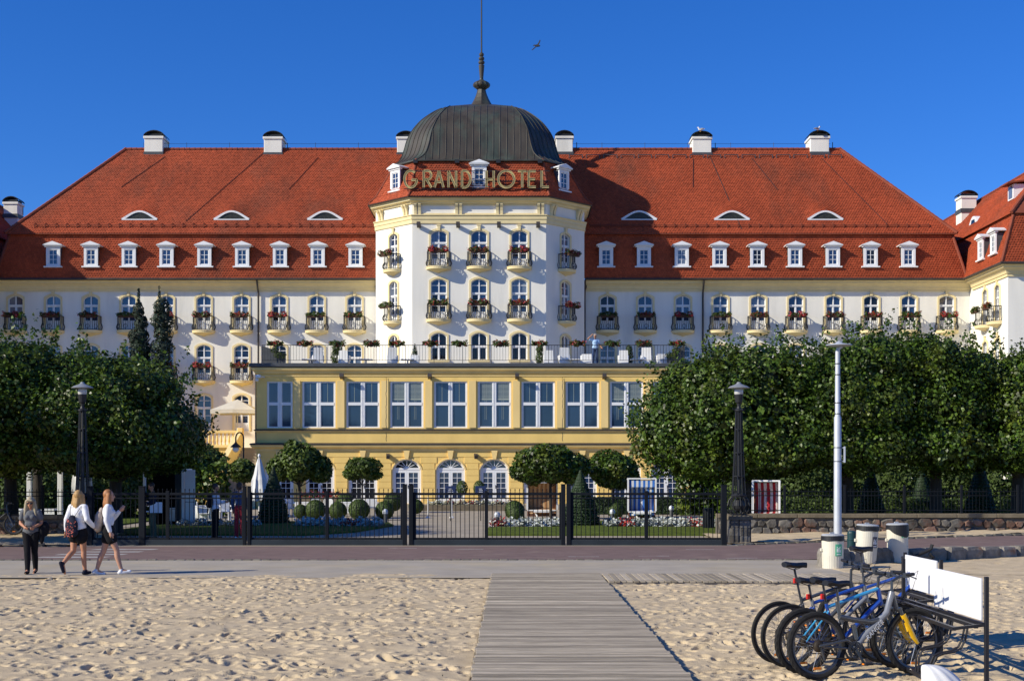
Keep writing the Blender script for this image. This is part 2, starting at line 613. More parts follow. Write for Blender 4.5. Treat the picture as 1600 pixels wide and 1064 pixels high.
# the main beach: a finer sheet near the camera, a coarser one beyond and beside it
beach(np.arange(-8.6, 8.62, 0.0215), np.arange(11.6, 18.6, 0.0215))
beach(np.arange(-12.6, 12.6, 0.034), np.arange(18.57, 28.65, 0.034))
beach(np.arange(-12.6, -8.55, 0.06), np.arange(9.0, 18.62, 0.06))
beach(np.arange(8.55, 12.6, 0.06), np.arange(9.0, 18.62, 0.06))
beach(np.arange(-8.6, 8.62, 0.08), np.arange(9.0, 11.64, 0.08))
dr = np.random.default_rng(71)
n = 260
bits = MB()
for _ in range(n):
    x, y = dr.uniform(-9, 9), dr.uniform(12.5, 27.5)
    a, L = dr.uniform(0, 6.28), dr.uniform(0.015, 0.06)
    bits.beam((x, y, 0.004), (x + L * math.cos(a), y + L * math.sin(a), 0.012), 0.010, 0.006)
tag(bits.build('beach_litter', bark, fix=False), 'tiny dark twigs and shreds scattered over the trampled sand', 'litter', kind='stuff')

# sand beside the low granite wall on the right, and the sandy strips before the stone walls
xs = np.arange(6.0, 26, 0.11)
X, Y = np.meshgrid(xs, np.arange(28.4, 43, 0.09))
Z = trampled(X, Y, 5.0, 23) * 0.8 - 0.02 + 0.03 * np.clip(1 - np.hypot(X - 7.6, Y - 29.9) / 1.6, 0, 1)
lowline = np.interp(X, [6, 7.0, 9.5, 14, 20, 30], [30.4, 30.8, 32.6, 35.4, 38.6, 44])
Z = np.where((Y > lowline + 0.2) | ((X < 7.05) & (Y > 28.6)), -0.12, Z)
tag(link_mesh(grid_mesh('sand', X, Y, Z, sandm), 'sand'), kind='structure')


def zr(x):
    return 0.2 * min(max((x - 7.0) / 9.0, 0), 1)


def strip_sand(x0, x1, yk, yw, seed, zk, zw):
    xs = np.arange(x0, x1, 0.12)
    t = np.linspace(0, 1, 44)
    X = np.repeat(xs[None, :], len(t), 0)
    K = np.interp(xs, *yk)
    Y = K[None, :] + (yw - K)[None, :] * t[:, None]
    Zb = np.array([zk(x) for x in xs])[None, :] * (1 - t[:, None]) + np.array([zw(x) for x in xs])[None, :] * t[:, None]
    Z = Zb + 0.05 * vnoise(X, Y, seed, 4, 1.1) + 0.03 * vnoise(X, Y, seed + 2, 3, 3.0)
    tag(link_mesh(grid_mesh('sand', X, Y, Z, sandm), 'sand'), kind='structure')


KX = [6.4, 17, 34]
KY = [39.7, 42.6, 47.0]
strip_sand(6.45, 27, (KX, KY), 45.5, 5, lambda x: zr(x) + 0.05, lambda x: 0.06 + 0.7 * zr(x))
strip_sand(-30, -12.6, ([-30, -12], [38.62, 38.62]), 44.2, 8, lambda x: 0.05, lambda x: 0.14)

# promenade sheets
mb = MB()
mb.add([(-60, 27.2, -0.004), (7.15, 27.2, -0.004), (7.15, 30.5, -0.004), (7.75, 30.9, -0.004), (9.6, 32.3, -0.004), (9.6, 33.2, -0.004), (7.15, 32.86, -0.004), (-60, 32.75, -0.004)], [(0, 1, 2, 6, 7), (2, 3, 4, 5, 6)])
tag(mb.build('walkway', walkm), kind='structure')
mb = MB()
lo = [(-60, 32.75), (7.15, 32.9), (9.5, 33.4), (14, 36.0), (20, 39.1), (32, 45)]
hi = [(-60, 38.45), (6.6, 39.4), (9.5, 40.25), (14, 41.55), (20, 43.1), (32, 46.2)]
vs = [(x, y, 0.0 + zr(x)) for x, y in lo] + [(x, y, 0.0 + zr(x)) for x, y in hi]
mb.add(vs, [(i, i + 1, i + 7, i + 6) for i in range(5)])
tag(mb.build('cycle_path', bikem), kind='structure')
# sand blown along the fence foot
mb = MB()
mb.add([(-60, 38.3, 0.004), (6.6, 39.1, 0.004), (6.6, 39.75, 0.004), (-60, 39.75, 0.004)], [(0, 1, 2, 3)])
tag(mb.build('sandy_verge', walkm), kind='structure')
# zebra strips on the cycle path
for k in range(4):
    y = 33.6 + 1.15 * k
    mb = MB()
    x0 = -11.95 + 0.1 * k
    mb.add([(x0, y, 0.004), (x0 + 1.75, y + 0.05, 0.004), (x0 + 1.80, y + 0.50, 0.004), (x0 + 0.06, y + 0.45, 0.004)], [(0, 1, 2, 3)])
    tag(mb.build('crossing_stripe', paintm), kind='structure')
for (x, y) in ((1.4, 34.0), (3.2, 34.2), (4.8, 37.2), (5.3, 33.4), (-3.5, 37.8), (-1.6, 37.3)):
    mb = MB()
    mb.add([(x, y, 0.004), (x + 0.8, y + 0.02, 0.004), (x + 0.82, y + 0.14, 0.004), (x + 0.04, y + 0.12, 0.004)], [(0, 1, 2, 3)])
    tag(mb.build('path_marking', paintm), kind='structure')


def rough_block(sx, sy, sz, seed, c=0.16, jit=0.10):
    """a rough-hewn stone: chamfered block with shaken corners, base at z=0, centred in x,y"""
    r = random.Random(seed)
    vs = []
    cx, cy = min(sx, sy) * c, min(sx, sy) * c
    for z, i in ((0, 0.0), (sz * 0.2, 0), (sz * 0.8, 0), (sz, min(cx, sz * 0.3))):
        for x, y in ((-sx / 2 + cx, -sy / 2), (sx / 2 - cx, -sy / 2), (sx / 2, -sy / 2 + cy), (sx / 2, sy / 2 - cy), (sx / 2 - cx, sy / 2), (-sx / 2 + cx, sy / 2), (-sx / 2, sy / 2 - cy), (-sx / 2, -sy / 2 + cy)):
            k = 1 - i / (max(sx, sy) / 2)
            vs.append((x * k + r.uniform(-1, 1) * jit * sx * 0.5, y * k + r.uniform(-1, 1) * jit * sy * 0.5, z + r.uniform(-1, 1) * jit * 0.4 * sz))
    fs = [tuple(range(7, -1, -1)), tuple(range(24, 32))]
    for k in (0, 8, 16):
        for i in range(8):
            j = (i + 1) % 8
            fs.append((k + i, k + j, k + 8 + j, k + 8 + i))
    mb = MB()
    mb.add(vs, fs)
    return mb


def rough_disc(w, h, d, seed):
    """face stone for a rubble wall in the x-z plane: irregular polygon bulging towards -y"""
    r = random.Random(seed)
    n = r.choice([5, 6, 6, 7])
    pts = []
    a0 = r.uniform(0, 6)
    for i in range(n):
        a = a0 + 2 * math.pi * i / n + r.uniform(-0.18, 0.18)
        e = 1.0 / max(abs(math.cos(a)), abs(math.sin(a))) ** 0.72
        pts.append((math.cos(a) * w / 2 * e * r.uniform(0.9, 1.0), math.sin(a) * h / 2 * e * r.uniform(0.9, 1.0)))
    vs = [(x, d, z) for x, z in pts] + [(x, -0.02, z) for x, z in pts] + [(x * 0.78, -0.055 - r.uniform(0, 0.03), z * 0.78) for x, z in pts]
    fs = [tuple(range(2 * n, 3 * n))]
    for k in (0, n):
        for i in range(n):
            j = (i + 1) % n
            fs.append((k + i, k + j, k + n + j, k + n + i))
    mb = MB()
    mb.add(vs, fs)
    return mb


disc_meshes = {}
for ci, (w, h) in enumerate(((0.34, 0.30), (0.44, 0.34), (0.30, 0.24), (0.52, 0.36))):
    disc_meshes[ci] = [rough_disc(w, h, 0.12, 100 * ci + k).mesh('stone', stonem) for k in range(5)]
block_meshes = [rough_block(0.30, 0.16, 0.13, 400 + k).mesh('kerb_stone', graym) for k in range(6)]
sett_meshes = [rough_block(0.20, 0.14, 0.05, 440 + k, 0.12, 0.14).mesh('sett', graym) for k in range(6)]


def stone_wall(x0, x1, y, z0, z1, label, seed, group='field stone walls under the railings'):
    """rubble wall with a cap, its face to the south"""
    r = random.Random(seed)
    t = thing('stone_wall', label, 'wall', ((x0 + x1) / 2, y, 0), group=group)
    mb = MB()
    mb.box(x0, x1, y, y + 0.42, z0 - 0.2, z1 - 0.001)
    mb.build('mortar_core', mortar, t)
    # cap in lengths
    x = x0
    while x < x1 - 0.05:
        L = min(1.35, x1 - x)
        mb = MB()
        mb.cbox(x + 0.006, x + L - 0.006, y - 0.09, y + 0.50, z1, z1 + 0.13, 0.015)
        mb.build('cap_slab', capm, t)
        x += L
    ox, oy = t.location.x, t.location.y
    n = 0
    zz = [z0 + 0.14, z0 + 0.42, z0 + 0.66]
    rows = []
    z = z0 + 0.13
    while z < z1 - 0.04:
        rows.append(z)
        z += 0.27
    for ri, z in enumerate(rows):
        x = x0 + r.uniform(0, 0.1)
        while x < x1 - 0.1:
            ci = r.choice([0, 0, 1, 1, 2, 3])
            w = (0.34, 0.44, 0.30, 0.52)[ci]
            o = place_part(r.choice(disc_meshes[ci]), 'stone', t, (x + w * 0.45 - ox, y - 0.012 - oy, z + r.uniform(-0.035, 0.035)))
            o.rotation_euler = (0, r.choice([0, 3.14159]) + r.uniform(-0.25, 0.25), 0)
            o.scale = (r.uniform(0.93, 1.06), 1, r.uniform(0.9, 1.1))
            x += w * 0.93
            n += 1
    return t


stone_wall(6.95, 20.3, 45.5, 0.02, 0.62, 'long field stone wall under the iron railing right of the striped lamp pillar', 3)
stone_wall(-23.0, -13.1, 44.2, 0.02, 0.62, 'short field stone wall behind the woman in black trousers', 4)

# kerbs: granite pieces along the path
kt = tag(bpy.data.objects.new('kerb', None), kind='structure')
COL.objects.link(kt)
r_ = random.Random(9)


def kerb_run(pts, meshes, step, sc_=(1, 1, 1), zoff=0.0, parent=None, name='kerb_stone'):
    for (a, b) in zip(pts[:-1], pts[1:]):
        a, b = Vector(a), Vector(b)
        L = (b - a).length
        k = max(1, int(L / step))
        ang = math.atan2(b.y - a.y, b.x - a.x)
        for i in range(k):
            p = a.lerp(b, (i + 0.5) / k)
            o = place_part(r_.choice(meshes), name, parent, (p.x, p.y + r_.uniform(-0.01, 0.01), p.z + zoff), ang + r_.uniform(-0.05, 0.05) + r_.choice([0, math.pi]))
            o.scale = (sc_[0] * r_.uniform(0.92, 1.04), sc_[1], sc_[2] * r_.uniform(0.85, 1.15))


kerb_run([(6.5, 39.5, -0.02), (12, 41.1, 0.09), (17, 42.5, 0.18), (22, 43.8, 0.18)], block_meshes, 0.33, (1.05, 1, 0.9), -0.045, kt)
kerb_run([(-16.6, 38.75, -0.03), (-12.8, 38.75, -0.03)], block_meshes, 0.62, (1.9, 1.2, 0.9), 0, kt)
st = tag(bpy.data.objects.new('sett_border', None), kind='structure')
COL.objects.link(st)
kerb_run([(-13.5, 32.72, -0.035), (7.1, 32.85, -0.035)], sett_meshes, 0.23, (1, 1, 1), 0, st, 'sett')

# low granite wall holding the path above the sand on the right
lw = thing('granite_wall', 'low wall of rough granite blocks between the sand and the cycle path', 'wall', (12, 34, 0))
big = [rough_block(0.62, 0.40, 0.40, 500 + k, 0.14, 0.09).mesh('granite_block', granitem) for k in range(5)]
pts = [(7.15, 30.5), (7.25, 31.0), (9.5, 32.5), (14, 35.3), (20, 38.5), (24, 40.6)]
r2 = random.Random(21)
for si, (a, b) in enumerate(zip(pts[:-1], pts[1:])):
    L = math.hypot(b[0] - a[0], b[1] - a[1])
    k = max(1, int(L / 0.60))
    ang = math.atan2(b[1] - a[1], b[0] - a[0])
    for i in range(k):
        t = (i + 0.5) / k
        x, y = a[0] + (b[0] - a[0]) * t, a[1] + (b[1] - a[1]) * t
        hz = 1.15 - 0.35 * min(max((x - 7.2) / 5.0, 0), 1)
        o = place_part(r2.choice(big), 'granite_block', lw, (x - 12, y - 34, -0.08), ang + r2.choice([0, math.pi]) + r2.uniform(-0.06, 0.06), scale=(r2.uniform(0.95, 1.04), 1, hz * r2.uniform(0.93, 1.07)))

# boardwalks: every plank its own object
bwk = tag(bpy.data.objects.new('boardwalk', None), kind='structure')
COL.objects.link(bwk)


def plank_mesh(L, W, seed):
    r = random.Random(seed)
    mb = MB()
    mb.cbox(-L / 2 + r.uniform(0, 0.03), L / 2 - r.uniform(0, 0.03), -W / 2, W / 2, 0, 0.035, 0.006)
    return mb.mesh('plank', woodm)


pm = [plank_mesh(2.27, 0.108, k) for k in range(6)]
y = 10.0
while y < 27.75:
    o = place_part(r_.choice(pm), 'plank', bwk, (0.70 + r_.uniform(-0.012, 0.012), y, 0.012 + r_.uniform(0, 0.005)), r_.uniform(-0.002, 0.002))
    o.rotation_euler.x = r_.uniform(-0.02, 0.02)
    y += 0.1205
for x in (-0.30, 0.7, 1.72):
    mb = MB()
    mb.box(x - 0.04, x + 0.04, 9.9, 27.8, -0.14, 0.010)
    mb.build('bearer', woodm, bwk)
pm2 = [plank_mesh(1.95, 0.108, 50 + k) for k in range(6)]
bw2 = tag(bpy.data.objects.new('side_boardwalk', None), kind='structure')
COL.objects.link(bw2)
x = 1.91
while x < 8.5:
    place_part(r_.choice(pm2), 'plank', bw2, (x, 26.75, 0.010 + r_.uniform(0, 0.006)), math.pi / 2 + r_.uniform(-0.004, 0.004))
    x += 0.1205
mb = MB()
for yy in (25.85, 27.6):
    mb.box(1.86, 8.5, yy - 0.04, yy + 0.04, -0.14, 0.008)
mb.build('bearer', woodm, bw2)

# an unseen board, added further down, shades the sand by the far left hollow
# garden ground behind the gate
mb = MB()
mb.add([(-40, 39.75, -0.008), (40, 39.75, -0.008), (40, 92, -0.008), (-40, 92, -0.008)], [(0, 1, 2, 3)])
tag(mb.build('garden_paving', gardpave), kind='structure')


def lawn(pts, seed):
    """a slightly domed turf sheet with an uneven surface"""
    mb = MB()
    n = len(pts)
    cx, cy = sum(p[0] for p in pts) / n, sum(p[1] for p in pts) / n
    ring0 = [(x, y, -0.004) for x, y in pts]
    ring1 = [(x, y, 0.05) for x, y in pts]
    ring2 = [(cx + (x - cx) * 0.9, cy + (y - cy) * 0.9, 0.09) for x, y in pts]
    mb.add(ring0 + ring1 + ring2 + [(cx, cy, 0.11)], [(k * n + i, k * n + (i + 1) % n, (k + 1) * n + (i + 1) % n, (k + 1) * n + i) for k in (0, 1) for i in range(n)] + [(2 * n + i, 2 * n + (i + 1) % n, 3 * n) for i in range(n)])
    tag(mb.build('lawn', lawnm), kind='structure')


lawn([(-0.9, 45.6), (8.4, 45.6), (8.4, 58.5), (3.0, 58.5), (0.4, 55), (-0.9, 52)], 1)
lawn([(-14.5, 46.0), (-7.0, 45.6), (-5.6, 48.2), (-4.75, 54), (-5.4, 58), (-14.5, 58)], 2)
lawn([(9.5, 47.0), (26, 47.0), (26, 74), (9.5, 74)], 3)
lawn([(-30, 47.5), (-16, 47.5), (-16, 74), (-30, 74)], 4)
# ------------------------------------------------------------------ the hotel
AX = -2.1                      # axis of symmetry
hotel = thing('grand_hotel', 'long white hotel with red tiled mansard roof, yellow trim and a dark copper dome', 'hotel', (AX, 91, 0))
HL = Vector(LOC[hotel.name])
Zv = Vector((0, 0, 1))


def arch_pts(uc, w, zs, rise, n=10):
    """segment arch from left to right spring"""
    if rise <= 0:
        return [(uc - w / 2, zs), (uc + w / 2, zs)]
    r = (w * w / 4 + rise * rise) / (2 * rise)
    a = math.asin(min(1, (w / 2) / r))
    if rise > w / 2 - 1e-4:
        return [(uc - w / 2 * math.cos(math.pi * i / n), zs + rise * math.sin(math.pi * i / n)) for i in range(n + 1)]
    zc = zs + rise - r
    return [(uc + r * math.sin(-a + 2 * a * i / n), zc + r * math.cos(-a + 2 * a * i / n)) for i in range(n + 1)]


def wall_panel(mb, P0, U, width, z0, z1, ops, depth=0.22, mi=0):
    """a wall face with real openings and reveals; ops: (uc, w, zb, ztop, rise)"""
    P0, U = Vector(P0), Vector(U).normalized()
    Nn = U.cross(Zv)

    def P(u, z, d=0):
        p = P0 + U * u - Nn * d
        return (p.x, p.y, z)
    us = sorted({0.0, width} | {round(o[0] - o[1] / 2, 5) for o in ops} | {round(o[0] + o[1] / 2, 5) for o in ops})
    for ua, ub in zip(us[:-1], us[1:]):
        um = (ua + ub) / 2
        cut = sorted([(o[2], o[3]) for o in ops if abs(um - o[0]) < o[1] / 2])
        z = z0
        for (a, b) in cut:
            if a > z + 1e-6:
                mb.add([P(ua, z), P(ub, z), P(ub, a), P(ua, a)], [(0, 1, 2, 3)], mi)
            z = b
        if z < z1:
            mb.add([P(ua, z), P(ub, z), P(ub, z1), P(ua, z1)], [(0, 1, 2, 3)], mi)
    for (uc, w, zb, zt, rise) in ops:
        zs = zt - rise
        ap = arch_pts(uc, w, zs, rise)
        if rise > 0:
            h = len(ap) // 2
            L, Rr = ap[:h + 1], ap[h:]
            for (pts, cu) in ((L, uc - w / 2), (Rr, uc + w / 2)):
                for (a, b) in zip(pts[:-1], pts[1:]):
                    mb.add([P(cu, zt), P(*a), P(*b)], [(0, 1, 2)], mi)
        loop = [(uc - w / 2, zb)] + ap + [(uc + w / 2, zb), (uc - w / 2, zb)]
        for (a, b) in zip(loop[:-1], loop[1:]):
            mb.add([P(a[0], a[1]), P(b[0], b[1]), P(b[0], b[1], depth), P(a[0], a[1], depth)], [(0, 1, 2, 3)], mi)


def window_meshes(w, h, rise, transom, panel, upper_split, bars, fr=0.055, mull=0.075, y0=0.10):
    """meshes of a French window in its own space: x along the wall, -y out of it, z up from the opening's foot"""
    zs = h - rise
    F = MB()
    yb = y0 + 0.08
    ap = arch_pts(0, w, zs, rise, 10)
    inn = arch_pts(0, w - 2 * fr, zs, max(rise - fr * 0.3, 0.0), 10) if rise > 0 else [(-w / 2 + fr, zs - fr), (w / 2 - fr, zs - fr)]
    inn = [(x, z - (fr * 0.7 if rise > 0 else 0)) for x, z in inn]
    F.strip([(x, y0, z) for x, z in ap], [(x, y0, z) for x, z in inn], (0, 0.08, 0))
    F.box(-w / 2, -w / 2 + fr, y0, yb, 0, zs)
    F.box(w / 2 - fr, w / 2, y0, yb, 0, zs)
    F.box(-mull / 2, mull / 2, y0 - 0.02, yb, 0, h - fr)
    F.box(-w / 2 + 0.004, w / 2 - 0.004, y0 - 0.035, yb, transom, transom + 0.11)
    for s in (-1, 1):
        xa, xb = (mull / 2, w / 2 - fr) if s > 0 else (-w / 2 + fr, -mull / 2)
        st = 0.035
        F.box(xa, xa + st, y0 + 0.01, yb, panel, transom)
        F.box(xb - st, xb, y0 + 0.01, yb, panel, transom)
        F.box(xa + st, xb - st, y0 + 0.01, yb, transom - 0.05, transom)
        F.box(xa, xb, y0 + 0.012, yb, 0.0, panel)
        if panel > 0.3:
            F.box(xa + 0.07, xb - 0.07, y0 - 0.005, yb, 0.1, panel - 0.08)
        for k in range(bars):
            z = panel + (transom - panel) * (k + 1) / (bars + 1)
            F.box(xa + st, xb - st, y0 + 0.015, yb - 0.01, z - 0.018, z + 0.018)
        if upper_split:
            z = transom + 0.11 + (h - transom - 0.11) * 0.52
            F.box(xa, xb, y0 + 0.015, yb - 0.01, z - 0.02, z + 0.02)
    frame = F.mesh('window', white)
    panes = []
    for s in (-1, 1):
        xa, xb = (mull / 2, w / 2 - fr + 0.01) if s > 0 else (-w / 2 + fr - 0.01, -mull / 2)
        G = MB()
        G.box(xa, xb, y0 + 0.05, y0 + 0.06, panel, transom)
        panes.append(G.mesh('pane', glass))
        G = MB()
        tp = [(x, z) for x, z in ap if xa - 1e-6 <= x <= xb + 1e-6]
        poly = [(xa, transom + 0.1), (xb, transom + 0.1)]
        top = sorted([(min(max(x, xa), xb), z - fr * 0.4) for x, z in ap if (x >= -0.01 if s > 0 else x <= 0.01)], reverse=True)
        if rise <= 0:
            top = [(xb, h - fr), (xa, h - fr)]
        G.prism([(x, y0 + 0.05, z) for x, z in poly + top], (0, 0.01, 0))
        panes.append(G.mesh('pane', glass))
    return frame, panes


def surround_mesh(w, h, rise, band=0.125, key=True, name='surround', sill=False, mat=None):
    S = MB()
    zs = h - rise
    ap = arch_pts(0, w, zs, rise, 10)
    oz = zs + 0.02
    out = arch_pts(0, w + 2 * band, zs + 0.11, rise + 0.02, 10)
    A = [(-w / 2, 0)] + ap + [(w / 2, 0)]
    B = [(-w / 2 - band, 0)] + out + [(w / 2 + band, 0)]
    S.strip([(x, -0.05, z) for x, z in A], [(x, -0.05, z) for x, z in B], (0, 0.053, 0))
    if key:
        S.prism([(-0.07, -0.10, h - 0.02), (0.07, -0.10, h - 0.02), (0.10, -0.10, h + 0.30), (-0.10, -0.10, h + 0.30)], (0, 0.1, 0))
        S.box(-0.13, 0.13, -0.12, 0.0, h + 0.301, h + 0.36)
    # ears at the shoulders
    if sill:
        S.box(-w / 2 - band - 0.05, w / 2 + band + 0.05, -0.13, 0.05, -0.14, -0.002)
    return S.mesh(name, mat or trim)


def balcony_meshes(a=0.79, b=0.66):
    B = MB()
    n = 16
    el = [(-a * math.cos(math.pi * i / n), -b * math.sin(math.pi * i / n) - 0.02) for i in range(n + 1)]
    top = [(x, y, -0.0) for x, y in el]
    B.prism([(x, y, -0.05) for x, y in el] + [(a, 0.05, -0.05), (-a, 0.05, -0.05)], (0, 0, 0.05))
    B.prism([(x * 0.97, y * 0.97, -0.17) for x, y in el] + [(a * .97, 0.05, -0.17), (-a * .97, 0.05, -0.17)], (0, 0, 0.119))
    # bracket below: shrinking rings to a point on the wall
    prof = [(0.93, 0.90, -0.171), (0.72, 0.62, -0.225), (0.45, 0.36, -0.285), (0.20, 0.16, -0.335), (0.05, 0.05, -0.40)]
    rings = [[(x * p, y * q, z) for x, y in el] for p, q, z in prof]
    vs = [v for rg in rings for v in rg]
    m = n + 1
    fs = []
    for i in range(len(prof) - 1):
        for j in range(n):
            fs.append((i * m + j, i * m + j + 1, (i + 1) * m + j + 1, (i + 1) * m + j))
    fs.append(tuple(range(m)))
    B.add(vs, fs)
    slab = B.mesh('balcony', trim)
    Rl = MB()
    ra, rb = a * 0.90, b * 0.90
    def pt(t, k=1.0, z=0.0):
        return (-ra * k * math.cos(t), -rb * k * math.sin(t) - 0.02, z)
    N = 20
    Rl.tube([pt(math.pi * i / N, 1, 0.95) for i in range(N + 1)], 0.032, 6)
    Rl.tube([pt(math.pi * i / N, 1, 0.05) for i in range(N + 1)], 0.016, 5)
    nb = 16
    for i in range(nb + 1):
        t = math.pi * (i + 0.0) / nb
        Rl.tube([pt(t, 1, 0.95), pt(t, 1, 0.48), pt(t, 1.07, 0.36), pt(t, 1.12, 0.24), pt(t, 1.07, 0.12), pt(t, 1, 0.03)], 0.017 if 0 < i < nb else 0.024, 4)
    for t in (0.5, 0.28, 0.72):   # scroll bars in the belly
        tt = math.pi * t
        for d in (-1, 1):
            Rl.tube([pt(tt, 1.10, 0.08), pt(tt + d * 0.10, 1.16, 0.16), pt(tt + d * 0.14, 1.17, 0.28), pt(tt + d * 0.05, 1.08, 0.40)], 0.018, 4)
    rail = Rl.mesh('railing', iron)
    return slab, rail


WIN_TOP = window_meshes(1.0, 2.38, 0.22, 1.66, 0.70, False, 1)
WIN_MID = window_meshes(1.0, 2.44, 0.22, 1.52, 0.55, True, 1)
PAV_TOP = window_meshes(1.02, 2.34, 0.20, 1.50, 0.55, False, 2)
PAV_MID = window_meshes(1.02, 2.60, 0.22, 1.62, 0.50, True, 2)
PAV_LOW = window_meshes(1.02, 1.72, 0.24, 0.80, 0.03, False, 0)
NAR_TOP = window_meshes(0.80, 2.34, 0.20, 1.50, 0.55, True, 2)
NAR_MID = window_meshes(0.80, 2.60, 0.22, 1.62, 0.50, True, 2)
NAR_LOW = window_meshes(0.80, 1.95, 0.24, 1.0, 0.03, False, 0)
SUR = {'wt': surround_mesh(1.0, 2.38, 0.22), 'wm': surround_mesh(1.0, 2.44, 0.22, key=False), 'pt': surround_mesh(1.02, 2.34, 0.20),
       'pm': surround_mesh(1.02, 2.60, 0.22, key=False), 'pl': surround_mesh(1.02, 1.72, 0.24, key=False, sill=True),
       'nt': surround_mesh(0.80, 2.34, 0.20, 0.14), 'nm': surround_mesh(0.80, 2.60, 0.22, 0.14, key=False), 'nl': surround_mesh(0.80, 1.95, 0.24, 0.14, key=False)}
BALC, RAIL = balcony_meshes()
rw = random.Random(31)


def add_window(parent, ploc, meshes, sur, pos, rotz=0.0, openleaf=None, shade=None):
    frame, panes = meshes
    loc = tuple(pos[i] - ploc[i] for i in range(3))
    w = place_part(frame, 'window', parent, loc, rotz)
    if sur is not None:
        place_part(sur, 'surround', w)
    q = rw.random()
    for k, p in enumerate(panes):
        m = None
        if openleaf is not None and k == openleaf:
            m = glass_d
        elif shade == 'dark' or (shade is None and q < 0.10):
            m = glass_d
        elif (q > 0.68 and rw.random() < 0.6) or rw.random() < 0.06:
            m = glass_c
        place_part(p, 'pane', w, mat=m)
    return w


def add_balcony(parent, ploc, pos, rotz=0.0, s=1.0):
    loc = tuple(pos[i] - ploc[i] for i in range(3))
    b = place_part(BALC, 'balcony', parent, loc, rotz, scale=(s, s, 1))
    place_part(RAIL, 'railing', b)
    return b


# ---- flower boxes: prototypes (planter + plants), hung on balcony rails
def flower_meshes(L, seed, red=0.5, n=620, drop=0.18, h=0.30, d=0.20):
    r = np.random.default_rng(seed)
    u = r.uniform(-1, 1, n)
    lump = 0.75 + 0.25 * np.sin(u * 5.0 + seed) + 0.12 * np.sin(u * 13 + 2 * seed)
    a = r.uniform(-0.9, math.pi + 0.9, n)
    q = r.uniform(0.35, 1.0, n) ** 0.6
    x = u * L / 2 * (1 + 0.07 * r.normal(size=n))
    y = -np.cos(a) * d * q * lump
    z = np.sin(a) * q * lump * np.where(np.sin(a) > 0, h, drop)
    P = np.stack([x, y, z], 1)
    Nn = np.stack([0.4 * r.normal(size=n), y / d + 0.3 * r.normal(size=n) - 0.2, 0.6 + z / h + 0.3 * r.normal(size=n)], 1)
    mi = (r.random(n) < red * (0.35 + 0.65 * (0.5 + 0.5 * np.sin(u * 4 + seed * 2)))).astype(int)
    mi = np.where(q < 0.6, 0, mi)
    S = np.where(mi == 1, r.uniform(0.07, 0.12, n), r.uniform(0.08, 0.14, n))
    pk = (r.random(n) < 0.18) & (mi == 1)
    mi = np.where(pk, 2, mi)
    me = leaf_mesh('plants', P, Nn, S, [leaf_fl, petal_r, petal_p], mi, 0.42)
    return me


def planter_mesh(L):
    mb = MB()
    mb.prism([(-L / 2, -0.08, -0.18), (L / 2, -0.08, -0.18), (L / 2 + 0.02, -0.11, 0.0), (-L / 2 - 0.02, -0.11, 0.0)], (0, 0.17, 0))
    return mb.mesh('planter', terracotta)


PLT = planter_mesh(1.0)
PLANTS = [flower_meshes(1.22, k, red=[0.85, 0.6, 0.12, 0.7, 0.2, 0.95, 0.4][k]) for k in range(7)]
fb_count = 0


def flower_box(x, y, z, rotz, label, kind, group='flower boxes on the hotel balconies', s=1.0):
    t = thing('flower_box', label, 'flower box', (x, y, z), rotz, group)
    t.scale = (s, 1, 1)
    place_part(PLT, 'planter', t)
    place_part(PLANTS[kind], 'plants', t)
    return t


# ---- wings ----------------------------------------------------------
WY = 91.0
winX = [8.57 + 2.55 * i for i in range(10)]
ops_r, ops_l = [], []
XR0, XR1 = AX + 6.7, 31.0
XL0, XL1 = -35.2, AX - 6.7
for i, d in enumerate(winX):
    for (ops, X0, s) in ((ops_r, XR0, 1), (ops_l, XL0, -1)):
        u = AX + s * d - X0
        ops.append((u, 1.0, 11.77, 14.15, 0.22))
        ops.append((u, 1.0, 8.38, 10.82, 0.22))
        if s < 0 and 2 <= i <= 5:
            ops.append((u, 1.0, 5.0, 7.38, 0.22))
mb = MB()
wall_panel(mb, (XR0, WY, 0), (1, 0, 0), XR1 - XR0, 0, 15.0, ops_r)
mb.build('wall', stucco, hotel, fix=False)
mb = MB()
wall_panel(mb, (XL0, WY, 0), (1, 0, 0), XL1 - XL0, 0, 15.0, ops_l)
mb.build('wall', stucco, hotel, fix=False)
openset = {(1, 5, 11): 0, (1, 8, 11): 0, (-1, 2, 11): 0, (-1, 4, 8): 1, (-1, 1, 8): 0}
